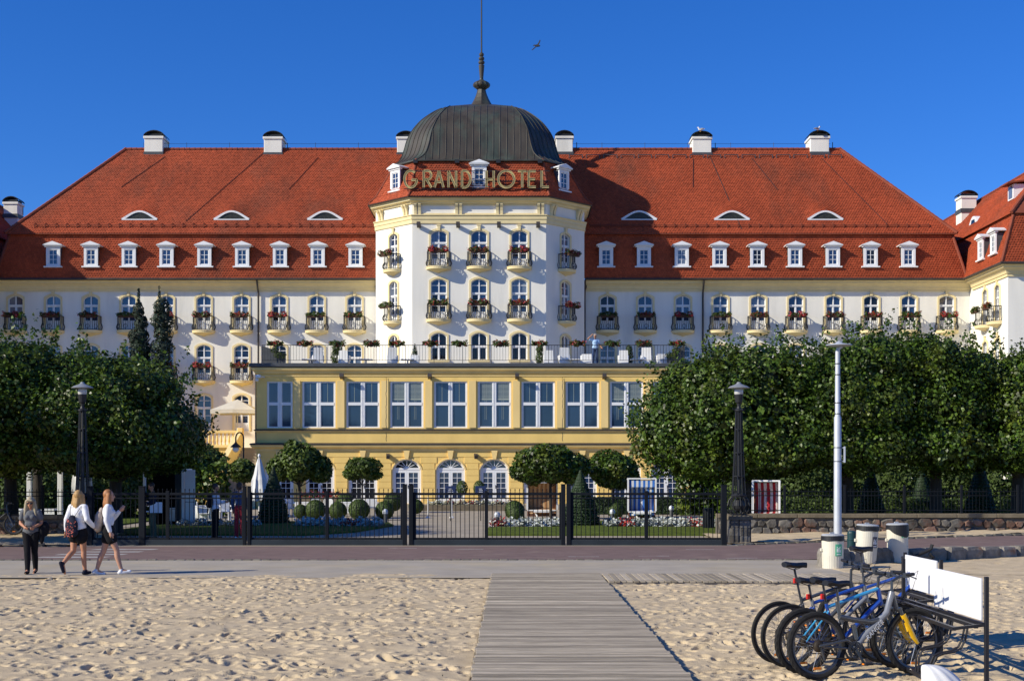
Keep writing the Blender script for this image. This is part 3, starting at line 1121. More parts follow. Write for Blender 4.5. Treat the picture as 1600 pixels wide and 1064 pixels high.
for i, d in enumerate(winX):
    for s in (1, -1):
        x = AX + s * d
        side = 'right' if s > 0 else 'left'
        ol = openset.get((s, i, 11))
        add_window(hotel, HL, WIN_TOP, SUR['wt'], (x, WY, 11.77), openleaf=ol)
        add_balcony(hotel, HL, (x, WY, 11.77))
        kind = [5, 0, 2, 1, 4, 3, 6, 2, 1, 5][(i * 3 + (0 if s > 0 else 4)) % 10] % 7
        if s > 0:
            kind = [2, 1, 5, 2, 3, 0, 6, 1, 4, 5][i]
        look = {0: 'bright red', 1: 'red', 2: 'mostly green', 3: 'red flecked', 4: 'green', 5: 'full red', 6: 'half red'}[kind]
        flower_box(x, WY - 0.62, 12.77, 0, '%s geranium box on the top wing balcony, %s window %s of the tower' % (look, ordinal(i), side), kind, s=rw.uniform(0.94, 1.06))
        add_window(hotel, HL, WIN_MID, SUR['wm'], (x, WY, 8.38), openleaf=openset.get((s, i, 8)))
        if s < 0 and i >= 3:
            add_balcony(hotel, HL, (x, WY, 8.38))
            if i <= 5:
                kk = (1, 5, 3)[i - 3]
                flower_box(x, WY - 0.62, 9.38, 0, 'red geranium box on the lower wing balcony, %s window left of the tower' % ordinal(i), kk)
        if s < 0 and 2 <= i <= 5:
            add_window(hotel, HL, WIN_MID, SUR['wm'], (x, WY, 5.0))
# wing cornices (stepped bands, each running the length of its wing)
for (xa, xb) in ((XR0 + 0.3, XR1 + 0.02), (XL0 - 0.02, XL1 - 0.3)):
    mb = MB()
    prof = [(90.995, 14.42), (90.92, 14.42), (90.92, 14.56), (90.86, 14.60), (90.82, 14.74), (90.70, 14.86), (90.55, 14.93), (90.52, 15.05), (90.42, 15.08), (90.42, 15.16), (90.995, 15.16)]
    mb.prism([(xa, y, z) for y, z in prof], (xb - xa, 0, 0))
    mb.build('cornice', trim, hotel)
    mb = MB()
    mb.tube([(xa, 90.30, 15.17), (xb, 90.30, 15.17)], 0.075, 8)
    mb.build('gutter', gutter, hotel)
# downpipes
for x in (-15.75 - 1.4, 12.9):
    mb = MB()
    mb.tube([(x, 90.32, 15.10), (x, 90.55, 14.7), (x, 90.86, 14.3), (x, 90.86, 0.2)], 0.065, 8)
    mb.build('downpipe', gutter, hotel)
for x in (AX + 7.02, AX - 7.02):
    mb = MB()
    mb.tube([(x, 90.30, 15.10), (x, 90.72, 14.6), (x, 90.85, 14.2), (x, 90.85, 0.2)], 0.06, 8)
    mb.lathe([(0.07, 0), (0.13, 0.12), (0.13, 0.3)], (x, 90.72, 14.5), 8)
    mb.build('downpipe', brownpipe, hotel)

# ---- roofs ----------------------------------------------------------
TV, TF, TC = [], [], []


def tile_field(O, U, V, poly, tw=0.18, th=0.17, holes=(), disp=None, skip=None, seed=0):
    """plain tiles laid in rows over a sloping polygon (u, v); each tile is a real tongue lying on the row below"""
    O, U, V = Vector(O), Vector(U).normalized(), Vector(V).normalized()
    Nn = U.cross(V)
    r = np.random.default_rng(seed)
    pu = [p[0] for p in poly]
    pv = [p[1] for p in poly]
    rows = int((max(pv) - min(pv)) / th)
    cols = int((max(pu) - min(pu)) / tw) + 2
    jj, ii = np.meshgrid(np.arange(rows), np.arange(cols), indexing='ij')
    v = min(pv) + jj * th
    u = min(pu) + (ii + 0.5 * (jj % 2)) * tw - tw / 2
    u, v = u.ravel(), v.ravel()
    cu, cv = u + tw / 2, v + th * 0.6
    ok = np.ones(len(u), bool)
    n = len(poly)
    for k in range(n):
        a, b = poly[k], poly[(k + 1) % n]
        ok &= (b[0] - a[0]) * (cv - a[1]) - (b[1] - a[1]) * (cu - a[0]) >= -0.02
    for (u0, u1, v0, v1) in holes:
        ok &= ~((cu > u0) & (cu < u1) & (cv > v0) & (cv < v1))
    if skip is not None:
        ok &= ~skip(cu, cv)
    u, v = u[ok], v[ok]
    m = len(u)
    if m == 0:
        return
    lift = r.uniform(0.026, 0.046, m)
    g = tw * 0.03
    pts = [(u + g, v + 0.30 * th, lift), (u + tw * 0.5, v + r.uniform(-0.006, 0.006, m), lift), (u + tw - g, v + 0.30 * th, lift),
           (u + tw - g, v + 1.35 * th, lift * 0 + 0.006), (u + g, v + 1.35 * th, lift * 0 + 0.006),
           (u + g, v + 0.30 * th, lift * 0), (u + tw * 0.5, v, lift * 0), (u + tw - g, v + 0.30 * th, lift * 0)]
    Vt = np.zeros((m, 8, 3))
    for k, (a, b, c) in enumerate(pts):
        X = O.x + U.x * a + V.x * b + Nn.x * c
        Y = O.y + U.y * a + V.y * b + Nn.y * c
        Z = O.z + U.z * a + V.z * b + Nn.z * c
        if disp is not None:
            Z = Z + np.where(v >= BV - 0.10, disp(a, np.maximum(b, BV)), 0)
        Vt[:, k] = np.stack([X, Y, Z], 1)
    return Vt, r.random(m)


def tiles_object(fields, parent, name='roof_tiles'):
    Vs = np.concatenate([f[0] for f in fields if f is not None])
    rn = np.concatenate([f[1] for f in fields if f is not None])
    m = len(Vs)
    o = LOC[parent.name]
    base = (np.arange(m) * 8)[:, None]
    pat = np.array([0, 1, 2, 3, 4, 5, 6, 1, 0, 6, 7, 2, 1])
    idx = (base + pat[None, :]).ravel()
    counts = np.tile([5, 4, 4], m)
    me = np_mesh(name, Vs.reshape(-1, 3) - np.array(o), counts, idx, rooft, np.repeat(rn, 3))
    ob = link_mesh(me, name, parent)
    ob['kind'] = 'stuff'
    return ob


E0, EZ = 90.34, 15.20            # eave line
B0, BZ = 91.49, 18.55            # mansard break
U0, UZ = 91.12, 18.38            # foot of the upper slope
RY, RZ = 97.10, 25.50            # ridge
eL, eR = -34.8, 30.6
bL, bR = -34.1, 29.9
rL, rR = -27.9, 23.7
ML = math.hypot(B0 - E0, BZ - EZ)
UL = math.hypot(RY - U0, RZ - UZ)
mb = MB()
BY2 = 2 * RY - B0
mb.add([(eL, E0, EZ), (eR, E0, EZ), (bR, B0, BZ), (bL, B0, BZ)], [(0, 1, 2, 3)])
mb.add([(eR, E0, EZ), (eR, 104, EZ), (bR, BY2, BZ), (bR, B0, BZ)], [(0, 1, 2, 3)])
mb.add([(eL, E0, EZ), (bL, B0, BZ), (bL, BY2, BZ), (eL, 104, EZ)], [(0, 1, 2, 3)])
uL, uR = bL - 0.3, bR + 0.3
U2 = 2 * RY - U0
mb.add([(uL, U0, UZ), (uR, U0, UZ), (rR, RY, RZ), (rL, RY, RZ)], [(0, 1, 2, 3)])
mb.add([(uL, U2, UZ), (uR, U2, UZ), (rR, RY, RZ), (rL, RY, RZ)], [(3, 2, 1, 0)])
mb.add([(uR, U0, UZ), (uR, U2, UZ), (rR, RY, RZ)], [(0, 1, 2)])
mb.add([(uL, U0, UZ), (uL, U2, UZ), (rL, RY, RZ)], [(2, 1, 0)])
mb.add([(uL, U0, UZ - 0.06), (uR, U0, UZ - 0.06), (uR, B0 + 0.3, BZ - 0.12), (uL, B0 + 0.3, BZ - 0.12)], [(3, 2, 1, 0)])
mb.add([(uL, U0, UZ - 0.06), (uR, U0, UZ - 0.06), (uR, U0, UZ), (uL, U0, UZ)], [(0, 1, 2, 3)])
mroof = mb.build('roof', roofb, hotel, fix=False)

dormX = [AX + s * (8.44 + 2.545 * i) for s in (-1, 1) for i in range(9)]
browX = [-25.5, -19.2, -12.8, 8.7, 15.05, 21.45]
BV, BLN, BHT = 1.45, 2.75, 0.60


def brow(u, v):
    z = np.zeros_like(u)
    for x in browX:
        d = (u + eL - x) if False else (u + uL - x)
        s = np.clip(np.cos(np.clip(d / BLN, -0.5, 0.5) * math.pi), 0, 1) ** 1.3
        t = np.clip((v - (BV + 0.12)) / 2.3, 0, 1)
        f = (1 - t) ** 1.6
        z += BHT * s * f
    return z


fields = []
holes = [(x - 0.42 - eL, x + 0.42 - eL, 0.86, 2.55) for x in dormX]
skipm = lambda cu, cv: np.abs(cu + eL - AX) < 6.7
fields.append(tile_field((eL, E0, EZ), (1, 0, 0), (0, B0 - E0, BZ - EZ), [(0, 0), (eR - eL, 0), (bR - eL, ML), (bL - eL, ML)], holes=holes, skip=skipm, seed=1))
browholes = [(x - 1.0 - uL, x + 1.0 - uL, BV - 0.02, BV + 0.06) for x in browX]
fields.append(tile_field((uL, U0, UZ), (1, 0, 0), (0, RY - U0, RZ - UZ), [(0, 0), (uR - uL, 0), (rR - uL, UL), (rL - uL, UL)], disp=brow, skip=lambda cu, cv: (np.abs(cu + uL - AX) < 5.6) & (cv < 5.5), seed=2))

# side wings running towards us left and right of the court
WZ1, WRZ = 18.6, 22.6


def side_wing(s):
    xw = 31.0 if s > 0 else -35.2
    P0 = (xw, WY, 0) if s > 0 else (xw, 84.0, 0)
    U = (0, -1, 0) if s > 0 else (0, 1, 0)
    ops = []
    ys_ = (88.0, 85.8)
    for y in ys_:
        u = (WY - y) if s > 0 else (y - 84)
        ops += [(u, 0.9, 11.77, 14.15, 0.22), (u, 0.9, 8.38, 10.82, 0.22)]
    mb = MB()
    wall_panel(mb, P0, U, 7.0, 0, 15.0, ops)
    x2 = xw + s * 12
    mb.add([(xw, 84, 0), (x2, 84, 0), (x2, 84, 15), (xw, 84, 15)], [(0, 1, 2, 3)])
    mb.add([(x2, 84, 0), (x2, 112, 0), (x2, 112, 15), (x2, 84, 15)], [(0, 1, 2, 3)])
    mb.add([(xw, 91.01, 12), (xw, 112, 12), (xw, 112, 15), (xw, 91.01, 15)], [(0, 1, 2, 3)])
    mb.build('wall', stucco, hotel, fix=False)
    ang = -math.pi / 2 if s > 0 else math.pi / 2
    for y in ys_:
        add_window(hotel, HL, NAR_TOP, SUR['nt'], (xw, y, 11.79), ang)
        add_window(hotel, HL, NAR_TOP, SUR['nt'], (xw, y, 8.40), ang)
        add_balcony(hotel, HL, (xw, y, 11.77), ang)
    # cornice round the corner
    mb = MB()
    pr = [(0.0, 14.42), (0.08, 14.42), (0.08, 14.56), (0.14, 14.60), (0.18, 14.74), (0.30, 14.86), (0.45, 14.93), (0.48, 15.05), (0.58, 15.08), (0.58, 15.16), (0, 15.16)]
    k = len(pr)
    ringA = [(xw - s * d, 90.35, z) for d, z in pr]
    ringB = [(xw - s * d, 84.0 - d, z) for d, z in pr]
    ringC = [(x2, 84.0 - d, z) for d, z in pr]
    fs = []
    for a in (0, k):
        for i in range(k):
            j = (i + 1) % k
            fs.append((a + i, a + j, a + k + j, a + k + i))
    mb.add(ringA + ringB + ringC, fs)
    mb.build('cornice', trim, hotel)
    mb = MB()
    ex = xw - s * 0.68
    mb.tube([(ex, 90.3, 15.17), (ex, 83.3, 15.17), (x2, 83.3, 15.17)], 0.075, 8)
    mb.build('gutter', gutter, hotel)
    # roof: mansard, upper slope to a ridge parallel to the wing
    e = xw - s * 0.62
    b = xw + s * 0.60
    uu = b - s * 0.28
    rx = xw + s * 4.15
    far = 112.0
    fy, by = 83.36, 84.55
    mb = MB()
    mb.add([(e, fy, EZ), (e, far, EZ), (b, far, WZ1), (b, by, WZ1)], [(0, 1, 2, 3)])
    mb.add([(e, fy, EZ), (x2, fy, EZ), (x2, by, WZ1), (b, by, WZ1)], [(0, 1, 2, 3)])
    rf = 88.0
    mb.add([(uu, by - 0.25, WZ1 - 0.15), (uu, far, WZ1 - 0.15), (rx, far, WRZ), (rx, rf, WRZ)], [(0, 1, 2, 3)])
    xo = 2 * rx - uu
    mb.add([(xo, by - 0.25, WZ1 - 0.15), (xo, far, WZ1 - 0.15), (rx, far, WRZ), (rx, rf, WRZ)], [(0, 1, 2, 3)])
    mb.add([(uu, by - 0.25, WZ1 - 0.15), (xo, by - 0.25, WZ1 - 0.15), (rx, rf, WRZ)], [(0, 1, 2)])
    mb.build('roof', roofb, hotel, fix=False)
    Lm = math.hypot(b - e, WZ1 - EZ)
    Lu = math.hypot(rx - uu, WRZ - WZ1 + 0.15)
    dh = []
    for y in (87.7, 85.4):
        dh.append(y)
    if s > 0:
        fields.append(tile_field((e, far, EZ), (0, -1, 0), (b - e, 0, WZ1 - EZ), [(0, 0), (far - fy, 0), (far - by, Lm), (0, Lm)], holes=[(far - y - 0.42, far - y + 0.42, 0.86, 2.5) for y in dh], seed=11))
        fields.append(tile_field((uu, far, WZ1 - 0.15), (0, -1, 0), (rx - uu, 0, WRZ - WZ1 + 0.15), [(0, 0), (far - by + 0.25, 0), (far - rf, Lu), (0, Lu)], seed=12))
        fields.append(tile_field((e, fy, EZ), (1, 0, 0), (0, by - fy, WZ1 - EZ), [(0, 0), (8, 0), (8, Lm), (b - e, Lm)], seed=13))
    else:
        fields.append(tile_field((e, fy, EZ), (0, 1, 0), (b - e, 0, WZ1 - EZ), [(0, 0), (far - fy, 0), (far - fy, Lm), (by - fy, Lm)], seed=14))
        fields.append(tile_field((uu, by - 0.25, WZ1 - 0.15), (0, 1, 0), (rx - uu, 0, WRZ - WZ1 + 0.15), [(0, 0), (far - by, 0), (far - by, Lu), (rf - by, Lu)], seed=15))
    return xw, e, b, uu, rx, rf, by, far


SWR = side_wing(1)
SWL = side_wing(-1)
for y, lab in ((88.0, 'inner window nearest the corner'), (85.8, 'inner window nearest the front edge')):
    flower_box(31.0 - 0.70, y, 12.77, -math.pi / 2, 'geranium box on the right side wing, %s' % lab, 2 if y > 87 else 1)

# ridge and hip caps
def cap_run(mb, p, q, r=0.13, step=0.38):
    p, q = Vector(p), Vector(q)
    L = (q - p).length
    k = int(L / step)
    for i in range(k):
        a, b = p.lerp(q, i / k), p.lerp(q, (i + 1.12) / k)
        mb.tube([a, b], [r * 0.86, r * 1.05], 7)


mb = MB()
cap_run(mb, (rL, RY, RZ + 0.02), (rR, RY, RZ + 0.02))
cap_run(mb, (uL, U0, UZ + 0.03), (rL, RY, RZ + 0.03))
cap_run(mb, (uR, U0, UZ + 0.03), (rR, RY, RZ + 0.03))
cap_run(mb, (eR, E0, EZ + 0.03), (bR, B0, BZ + 0.03), 0.10)
cap_run(mb, (eL, E0, EZ + 0.03), (bL, B0, BZ + 0.03), 0.10)
for (xw, e, b, uu, rx, rf, by, far) in (SWR, SWL):
    cap_run(mb, (rx, far, WRZ + 0.02), (rx, rf, WRZ + 0.02))
    cap_run(mb, (uu, by - 0.25, WZ1 - 0.12), (rx, rf, WRZ + 0.02))
    cap_run(mb, (e, 83.36, EZ + 0.03), (b, by, WZ1 + 0.03), 0.10)
o = mb.build('ridge_tiles', ridget, hotel)
o['kind'] = 'stuff'

# snow guards, ladders hooks, lightning wire
def upt(x, v, off=0.0):
    """point on the upper slope"""
    ny, nz = -(RZ - UZ) / UL, (RY - U0) / UL
    return (x, U0 + (RY - U0) * v / UL + ny * off, UZ + (RZ - UZ) * v / UL + nz * off)


for (xa, xb) in ((-32.5, AX - 7.4), (AX + 7.4, 28.4)):
    mb = MB()
    mb.tube([upt(xa, 0.72, 0.13), upt(xb, 0.72, 0.13)], 0.022, 5)
    mb.tube([upt(xa, 0.66, 0.07), upt(xb, 0.66, 0.07)], 0.018, 5)
    x = xa
    while x < xb:
        mb.beam(upt(x, 0.55, 0.03), upt(x, 0.76, 0.19), 0.05, 0.05)
        mb.beam(upt(x, 0.76, 0.19), upt(x, 1.0, 0.03), 0.04, 0.04)
        x += 0.72
    mb.build('snow_guard', roofb, hotel)
mb = MB()
x = AX + 6.2
while x < rR - 0.6:
    mb.tube([upt(x, 8.45, 0.16), upt(x + 0.95, 8.45, 0.16)], 0.03, 5)
    for xx in (x, x + 0.95):
        mb.beam(upt(xx, 8.25, 0.02), upt(xx, 8.46, 0.18), 0.05)
    x += 1.24
mb.build('roof_walk', lead, hotel)
mb = MB()
for xa, xb in ((-26.6, AX - 5.5), (AX + 5.5, 23.0)):
    mb.tube([(xa, RY, RZ + 0.42), (xb, RY, RZ + 0.42)], 0.010, 4)
    x = xa
    while x < xb:
        mb.tube([(x, RY, RZ), (x, RY, RZ + 0.5)], 0.014, 4)
        x += 3.1
# lightning conductors run down the slope
for (xa, xb, va, vb) in ((-24.9, -27.4, 8.4, 4.9), (-17.9, -22.3, 8.8, 1.2), (-13.9, -15.6, 8.3, 4.7), (14.2, 15.6, 8.5, 0.4), (17.2, 18.6, 8.2, 4.6), (22.2, 25.6, 8.2, 0.9), (13.0, 12.7, 8.2, 4.9), (-6.1, -8.6, 8.2, 4.4)):
    mb.tube([upt(xa, va, 0.05), upt(xb, vb, 0.05)], 0.018, 4)
mb.build('lightning_rod', iron, hotel)

# ---- dormers --------------------------------------------------------
def dormer_meshes():
    F = MB()
    w, h = 0.94, 1.36
    F.box(-w / 2, -0.30, -0.04, 0.06, 0.08, h)
    F.box(0.30, w / 2, -0.04, 0.06, 0.08, h)
    F.box(-0.30, 0.30, -0.04, 0.06, 1.20, h)
    F.box(-0.30, 0.30, -0.04, 0.06, 0.08, 0.20)
    F.box(-w / 2 - 0.14, w / 2 + 0.14, -0.14, 0.10, 0.0, 0.09)        # sill
    F.box(-w / 2 - 0.10, w / 2 + 0.10, -0.10, 0.10, h + 0.001, h + 0.10)
    F.box(-w / 2 - 0.18, w / 2 + 0.18, -0.20, 0.6, h + 0.101, h + 0.16)
    # sash: outer frame and glazing bars
    for x0, x1 in ((-0.30, -0.245), (0.245, 0.30)):
        F.box(x0, x1, 0.0, 0.05, 0.20, 1.20)
    F.box(-0.245, 0.245, 0.0, 0.05, 1.15, 1.20)
    F.box(-0.245, 0.245, 0.0, 0.05, 0.20, 0.25)
    F.box(-0.018, 0.018, 0.005, 0.045, 0.25, 1.15)
    for z in (0.55, 0.85):
        F.box(-0.245, 0.245, 0.008, 0.042, z - 0.015, z + 0.015)
    frame = F.mesh('dormer', white)
    G = MB()
    G.box(-0.25, 0.25, 0.030, 0.036, 0.22, 1.18)
    pane = G.mesh('pane', glass)
    cheek = []
    for x_ in (-w / 2 + 0.03, w / 2 - 0.08):
        C = MB()
        C.prism([(x_, 0.06, 0.0), (x_, 0.06, h), (x_, 1.0, h)], (0.05, 0, 0))
        cheek.append(C.mesh('cheek', lead))
    P = MB()
    a = w / 2 + 0.19
    P.add([(-a, -0.22, h + 0.161), (a, -0.22, h + 0.161), (0, -0.20, h + 0.40), (-a, 1.1, h + 0.161), (a, 1.1, h + 0.161), (0, 1.1, h + 0.40)],
          [(0, 1, 2), (0, 2, 5, 3), (1, 4, 5, 2), (0, 3, 4, 1), (3, 5, 4)])
    ped = P.mesh('pediment', white)
    return frame, pane, cheek, ped


DF, DP, DC, DPE = dormer_meshes()


def add_dormer(pos, rotz, mat=None, scale=None):
    loc = tuple(pos[i] - HL[i] for i in range(3))
    d = place_part(DF, 'dormer', hotel, loc, rotz, scale=scale)
    place_part(DP, 'pane', d, mat=mat)
    for c_ in DC:
        place_part(c_, 'cheek', d)
    place_part(DPE, 'pediment', d)


for k, x in enumerate(dormX):
    mat = {13: glass_d, 16: glass_d, 11: glass_c}.get(k)
    add_dormer((x, 90.52, 15.97), 0, mat)
add_dormer((31.0 - 0.42, 87.7, 15.97), -math.pi / 2)
add_dormer((31.0 - 0.42, 85.4, 15.97), -math.pi / 2)
# small upper dormer with a flat lead roof on the right wing
mb = MB()
mb.box(32.65, 34.2, 87.5, 88.5, 20.0, 20.95)
mb.build('dormer', white, hotel)
mb = MB()
mb.prism([(32.2, 87.25, 20.95), (34.6, 87.25, 21.25), (34.6, 87.25, 21.33), (32.2, 87.25, 21.05)], (0, 1.5, 0))
mb.build('dormer_roof', roofb, hotel)
mb = MB()
mb.box(32.62, 32.64, 87.7, 88.3, 20.1, 20.85)
mb.build('pane', glass_c, hotel)

# eyebrow windows
for x in browX:
    y = upt(x, BV)[1] - 0.03
    z0 = upt(x, BV)[2] - 0.02
    n = 16
    outer, inner = [], []
    for i in range(n + 1):
        d = -BLN / 2 * 0.92 + BLN * 0.92 * i / n
        hz = BHT * max(0, math.cos(math.pi * d / BLN)) ** 1.3
        outer.append((x + d, y - 0.05, z0 + hz + 0.03))
        inner.append((x + d * 0.88, y - 0.05, z0 + max(0.045, hz * 0.95 - 0.06)))
    mb = MB()
    mb.strip(outer, inner, (0, 0.12, 0))
    mb.box(x - BLN * 0.44, x + BLN * 0.44, y - 0.07, y + 0.04, z0 - 0.03, z0 + 0.045)
    w = mb.build('eyebrow_window', white, hotel)
    mb = MB()
    mb.prism([(p[0], y + 0.01, p[2]) for p in inner] + [(x + BLN * 0.40, y + 0.01, z0), (x - BLN * 0.40, y + 0.01, z0)], (0, 0.02, 0))
    mb.build('pane', M('eyebrow_glass', (0.035, 0.034, 0.022), 0.35, 0.4, 9) if 'eyebrow_glass' not in MATS else MATS['eyebrow_glass'], w, origin=LOC[w.name])
# the eyebrow on the right wing
mb = MB()
n = 12
yc, xx, zz0 = 94.6, 32.45, 19.45
o_ = [(xx, yc - 1.0 + 2.0 * i / n, zz0 + 0.75 * math.sin(math.pi * i / n) ** 0.8) for i in range(n + 1)]
mb.prism(o_, (0.9, 0, 0))
mb.build('eyebrow_window', white, hotel)
mb = MB()
mb.prism([(xx - 0.02, yc - 0.45, zz0 + 0.12), (xx - 0.02, yc + 0.45, zz0 + 0.12), (xx - 0.02, yc + 0.3, zz0 + 0.5), (xx - 0.02, yc - 0.3, zz0 + 0.5)], (0.01, 0, 0))
mb.build('pane', glass_d, hotel)

# ---- chimneys -------------------------------------------------------
def chimney(x, y, ztop, w=1.28, d=1.6, h=1.15, style=0):
    mb = MB()
    mb.cbox(x - w / 2, x + w / 2, y, y + d, ztop - h - 1.6, ztop - 0.16, 0.03)
    mb.cbox(x - w / 2 - 0.07, x + w / 2 + 0.07, y - 0.07, y + d + 0.07, ztop - 0.159, ztop, 0.02)
    c = mb.build('chimney', stucco, hotel)
    mb = MB()
    mb.box(x - w / 2 - 0.05, x + w / 2 + 0.05, y - 0.06, y + d + 0.05, ztop - h - 0.28, ztop - h + 0.02)
    mb.build('flashing', lead, c, origin=LOC[c.name])
    mb = MB()
    # barrel hood of sheet metal on short legs, open to the front
    n = 10
    hood = [(x - 0.62 * w * math.cos(math.pi * i / n) * (0.92 if style == 0 else 1), y + 0.05, ztop + 0.10 + 0.36 * math.sin(math.pi * i / n) ** 1.4) for i in range(n + 1)]
    hood_in = [(px, py, pz - 0.05) for px, py, pz in hood]
    mb.strip(hood, hood_in, (0, d - 0.1, 0))
    for sx in (-0.4, 0.4):
        for yy in (y + 0.12, y + d - 0.2):
            mb.box(x + sx * w - 0.04, x + sx * w + 0.04, yy, yy + 0.08, ztop + 0.001, ztop + 0.22)
    mb.box(x - 0.40 * w, x + 0.40 * w, y + 0.16, y + d - 0.16, ztop + 0.001, ztop + 0.20)
    mb.tube([(x + 0.75 * w, y + 0.4, ztop - 0.9), (x + 0.75 * w, y + 0.4, ztop - 0.35)], 0.03, 5)
    mb.build('hood', iron, c, origin=LOC[c.name])


chx = [(240, 213, 1.32), (426.5, 214, 1.3), (634, 214, 1.25), (882, 213, 1.2), (1097, 214, 1.35), (1281, 213, 1.35)]
for px, py, w in chx:
    y = 96.75
    chimney((px - 800) * y / 2100, y, 2.1 + (740 - py) * y / 2100, w)
chimney(34.0, 100.0, 22.75, 1.15, 1.2, 0.95, 1)
chimney(-37.5, 100.5, 22.4, 1.05, 1.2, 0.9, 1)

# ---- the tower ------------------------------------------------------
CY = 92.6
TW_ = 6.85


def octa(W, w, z):
    """ring of eight corners of the chamfered square, counter-clockwise from front left"""
    return [(AX - w, CY - W, z), (AX + w, CY - W, z), (AX + W, CY - w, z), (AX + W, CY + w, z), (AX + w, CY + W, z), (AX - w, CY + W, z), (AX - W, CY + w, z), (AX - W, CY - w, z)]


TW2 = TW_ - 2.58
mb = MB()
FX = (-2.57, 0.0, 2.57)
rowsP = ((15.27, 17.61, 0.20), (11.93, 14.53, 0.22), (9.37, 11.09, 0.24))
ops = []
for fx in FX:
    for (zb, zt, ri) in rowsP:
        ops.append((TW2 + fx, 1.02, zb, zt, ri))
wall_panel(mb, (AX - TW2, CY - TW_, 0), (1, 0, 0), 2 * TW2, 8.0, 18.06, ops)
cl = 2.58 * math.sqrt(2)
opn = [(cl / 2, 0.80, 15.27, 17.61, 0.20), (cl / 2, 0.80, 11.93, 14.53, 0.22), (cl / 2, 0.80, 9.10, 11.05, 0.24)]
wall_panel(mb, (AX - TW_, CY - TW2, 0), (1, -1, 0), cl, 8.0, 18.06, opn)
wall_panel(mb, (AX + TW2, CY - TW_, 0), (1, 1, 0), cl, 8.0, 18.06, opn)
wall_panel(mb, (AX - TW_, 91.2, 0), (0, -1, 0), 91.2 - (CY - TW2), 8.0, 18.06, [])
wall_panel(mb, (AX + TW_, CY - TW2, 0), (0, 1, 0), 91.2 - (CY - TW2), 8.0, 18.06, [])
mb.build('tower_wall', stucco, hotel, fix=False)
fyy = CY - TW_
pos_w = ('left', 'middle', 'right')
kinds = ((3, 3, 5), (2, 4, 6))
for k, fx in enumerate(FX):
    x = AX + fx
    add_window(hotel, HL, PAV_TOP, SUR['pt'], (x, fyy, 15.27))
    add_window(hotel, HL, PAV_MID, SUR['pm'], (x, fyy, 11.93), openleaf=(0 if k < 2 else None))
    add_window(hotel, HL, PAV_LOW, SUR['pl'], (x, fyy, 9.37), shade='dark')
    for r_i, zb in enumerate((15.27, 11.93)):
        add_balcony(hotel, HL, (x, fyy, zb), 0, 1.03)
        lab = '%s geranium box on the %s tower front balcony, the %s one of three' % (('red', 'green and red')[r_i], ('upper', 'lower')[r_i], pos_w[k])
        flower_box(x, fyy - 0.64, zb + 1.0, 0, lab, (5, 3, 0, 4, 6, 1)[r_i * 3 + k], s=1.02)
d45 = 1 / math.sqrt(2)
for s, side in ((-1, 'left'), (1, 'right')):
    cx, cy = AX + s * (TW_ + TW2) / 2, CY - (TW_ + TW2) / 2
    ang = math.atan2(-1, 1) if s < 0 else math.atan2(1, 1)
    add_window(hotel, HL, NAR_TOP, SUR['nt'], (cx, cy, 15.27), ang)
    add_window(hotel, HL, NAR_MID, SUR['nm'], (cx, cy, 11.93), ang)
    add_window(hotel, HL, NAR_LOW, SUR['nl'], (cx, cy, 9.10), ang)
    for r_i, zb in enumerate((15.27, 11.93)):
        add_balcony(hotel, HL, (cx, cy, zb), ang, 0.95)
        flower_box(cx + s * 0.70 * d45, cy - 0.70 * d45, zb + 1.0, ang, 'geranium box on the %s balcony of the tower face slanting %s' % (('upper', 'lower')[r_i], side), (6, 2, 1, 5)[r_i + (2 if s > 0 else 0)])


def loft(mb, rings, closed=True, mi=0, cap=False):
    n = len(rings[0])
    vs = [v for r in rings for v in r]
    fs = []
    for i in range(len(rings) - 1):
        for j in range(n if closed else n - 1):
            j2 = (j + 1) % n
            fs.append((i * n + j, i * n + j2, (i + 1) * n + j2, (i + 1) * n + j))
    if cap:
        fs.append(tuple(range(n - 1, -1, -1)))
        fs.append(tuple(range((len(rings) - 1) * n, len(rings) * n)))
    mb.add(vs, fs, mi)


def oct_off(off, z):
    k = off * math.tan(R(22.5))
    return octa(TW_ + off, TW2 + k, z)


mb = MB()
loft(mb, [oct_off(0.001, 18.02), oct_off(0.07, 18.05), oct_off(0.07, 18.30), oct_off(0.11, 18.31), oct_off(0.11, 18.50), oct_off(0.17, 18.55), oct_off(0.17, 18.60), oct_off(0.02, 18.601)])
mb.build('architrave', trim, hotel)
mb = MB()
loft(mb, [oct_off(0.0, 18.06), oct_off(0.0, 19.4)])
mb.build('frieze', stucco, hotel, fix=False)
mb = MB()
loft(mb, [oct_off(0.02, 19.28), oct_off(0.10, 19.30), oct_off(0.16, 19.40), oct_off(0.32, 19.46), oct_off(0.36, 19.56), oct_off(0.40, 19.62), oct_off(0.0, 19.63)])
mb.build('cornice', trim, hotel)
mb = MB()
loft(mb, [oct_off(0.36, 19.635), oct_off(0.50, 19.61), oct_off(0.53, 19.68), oct_off(0.38, 19.72)])
mb.build('gutter', gutter, hotel)


def bracket(x, y, ang):
    c, s = math.cos(ang), math.sin(ang)
    mb = MB()
    for dx in (-0.13, 0.13):
        prof = [(0.0, 18.602), (0.10, 18.602), (0.12, 18.85), (0.18, 19.05), (0.28, 19.2), (0.30, 19.28), (0.0, 19.28)]
        pts = []
        for d, z in prof:
            lx, ly = dx - 0.085, -d
            pts.append((x + lx * c - ly * s, y + lx * s + ly * c, z))
        mb.prism(pts, (0.17 * c, 0.17 * s, 0))
    mb.build('bracket', trim, hotel)


for fx in (-3.93, -1.30, 1.30, 3.93):
    bracket(AX + fx, fyy, 0)
for s in (-1, 1):
    ang = math.atan2(s, 1)
    for t in (0.16, 0.84):
        bracket(AX + s * (TW2 + (TW_ - TW2) * t), CY - TW_ + (TW_ - TW2) * t, ang)
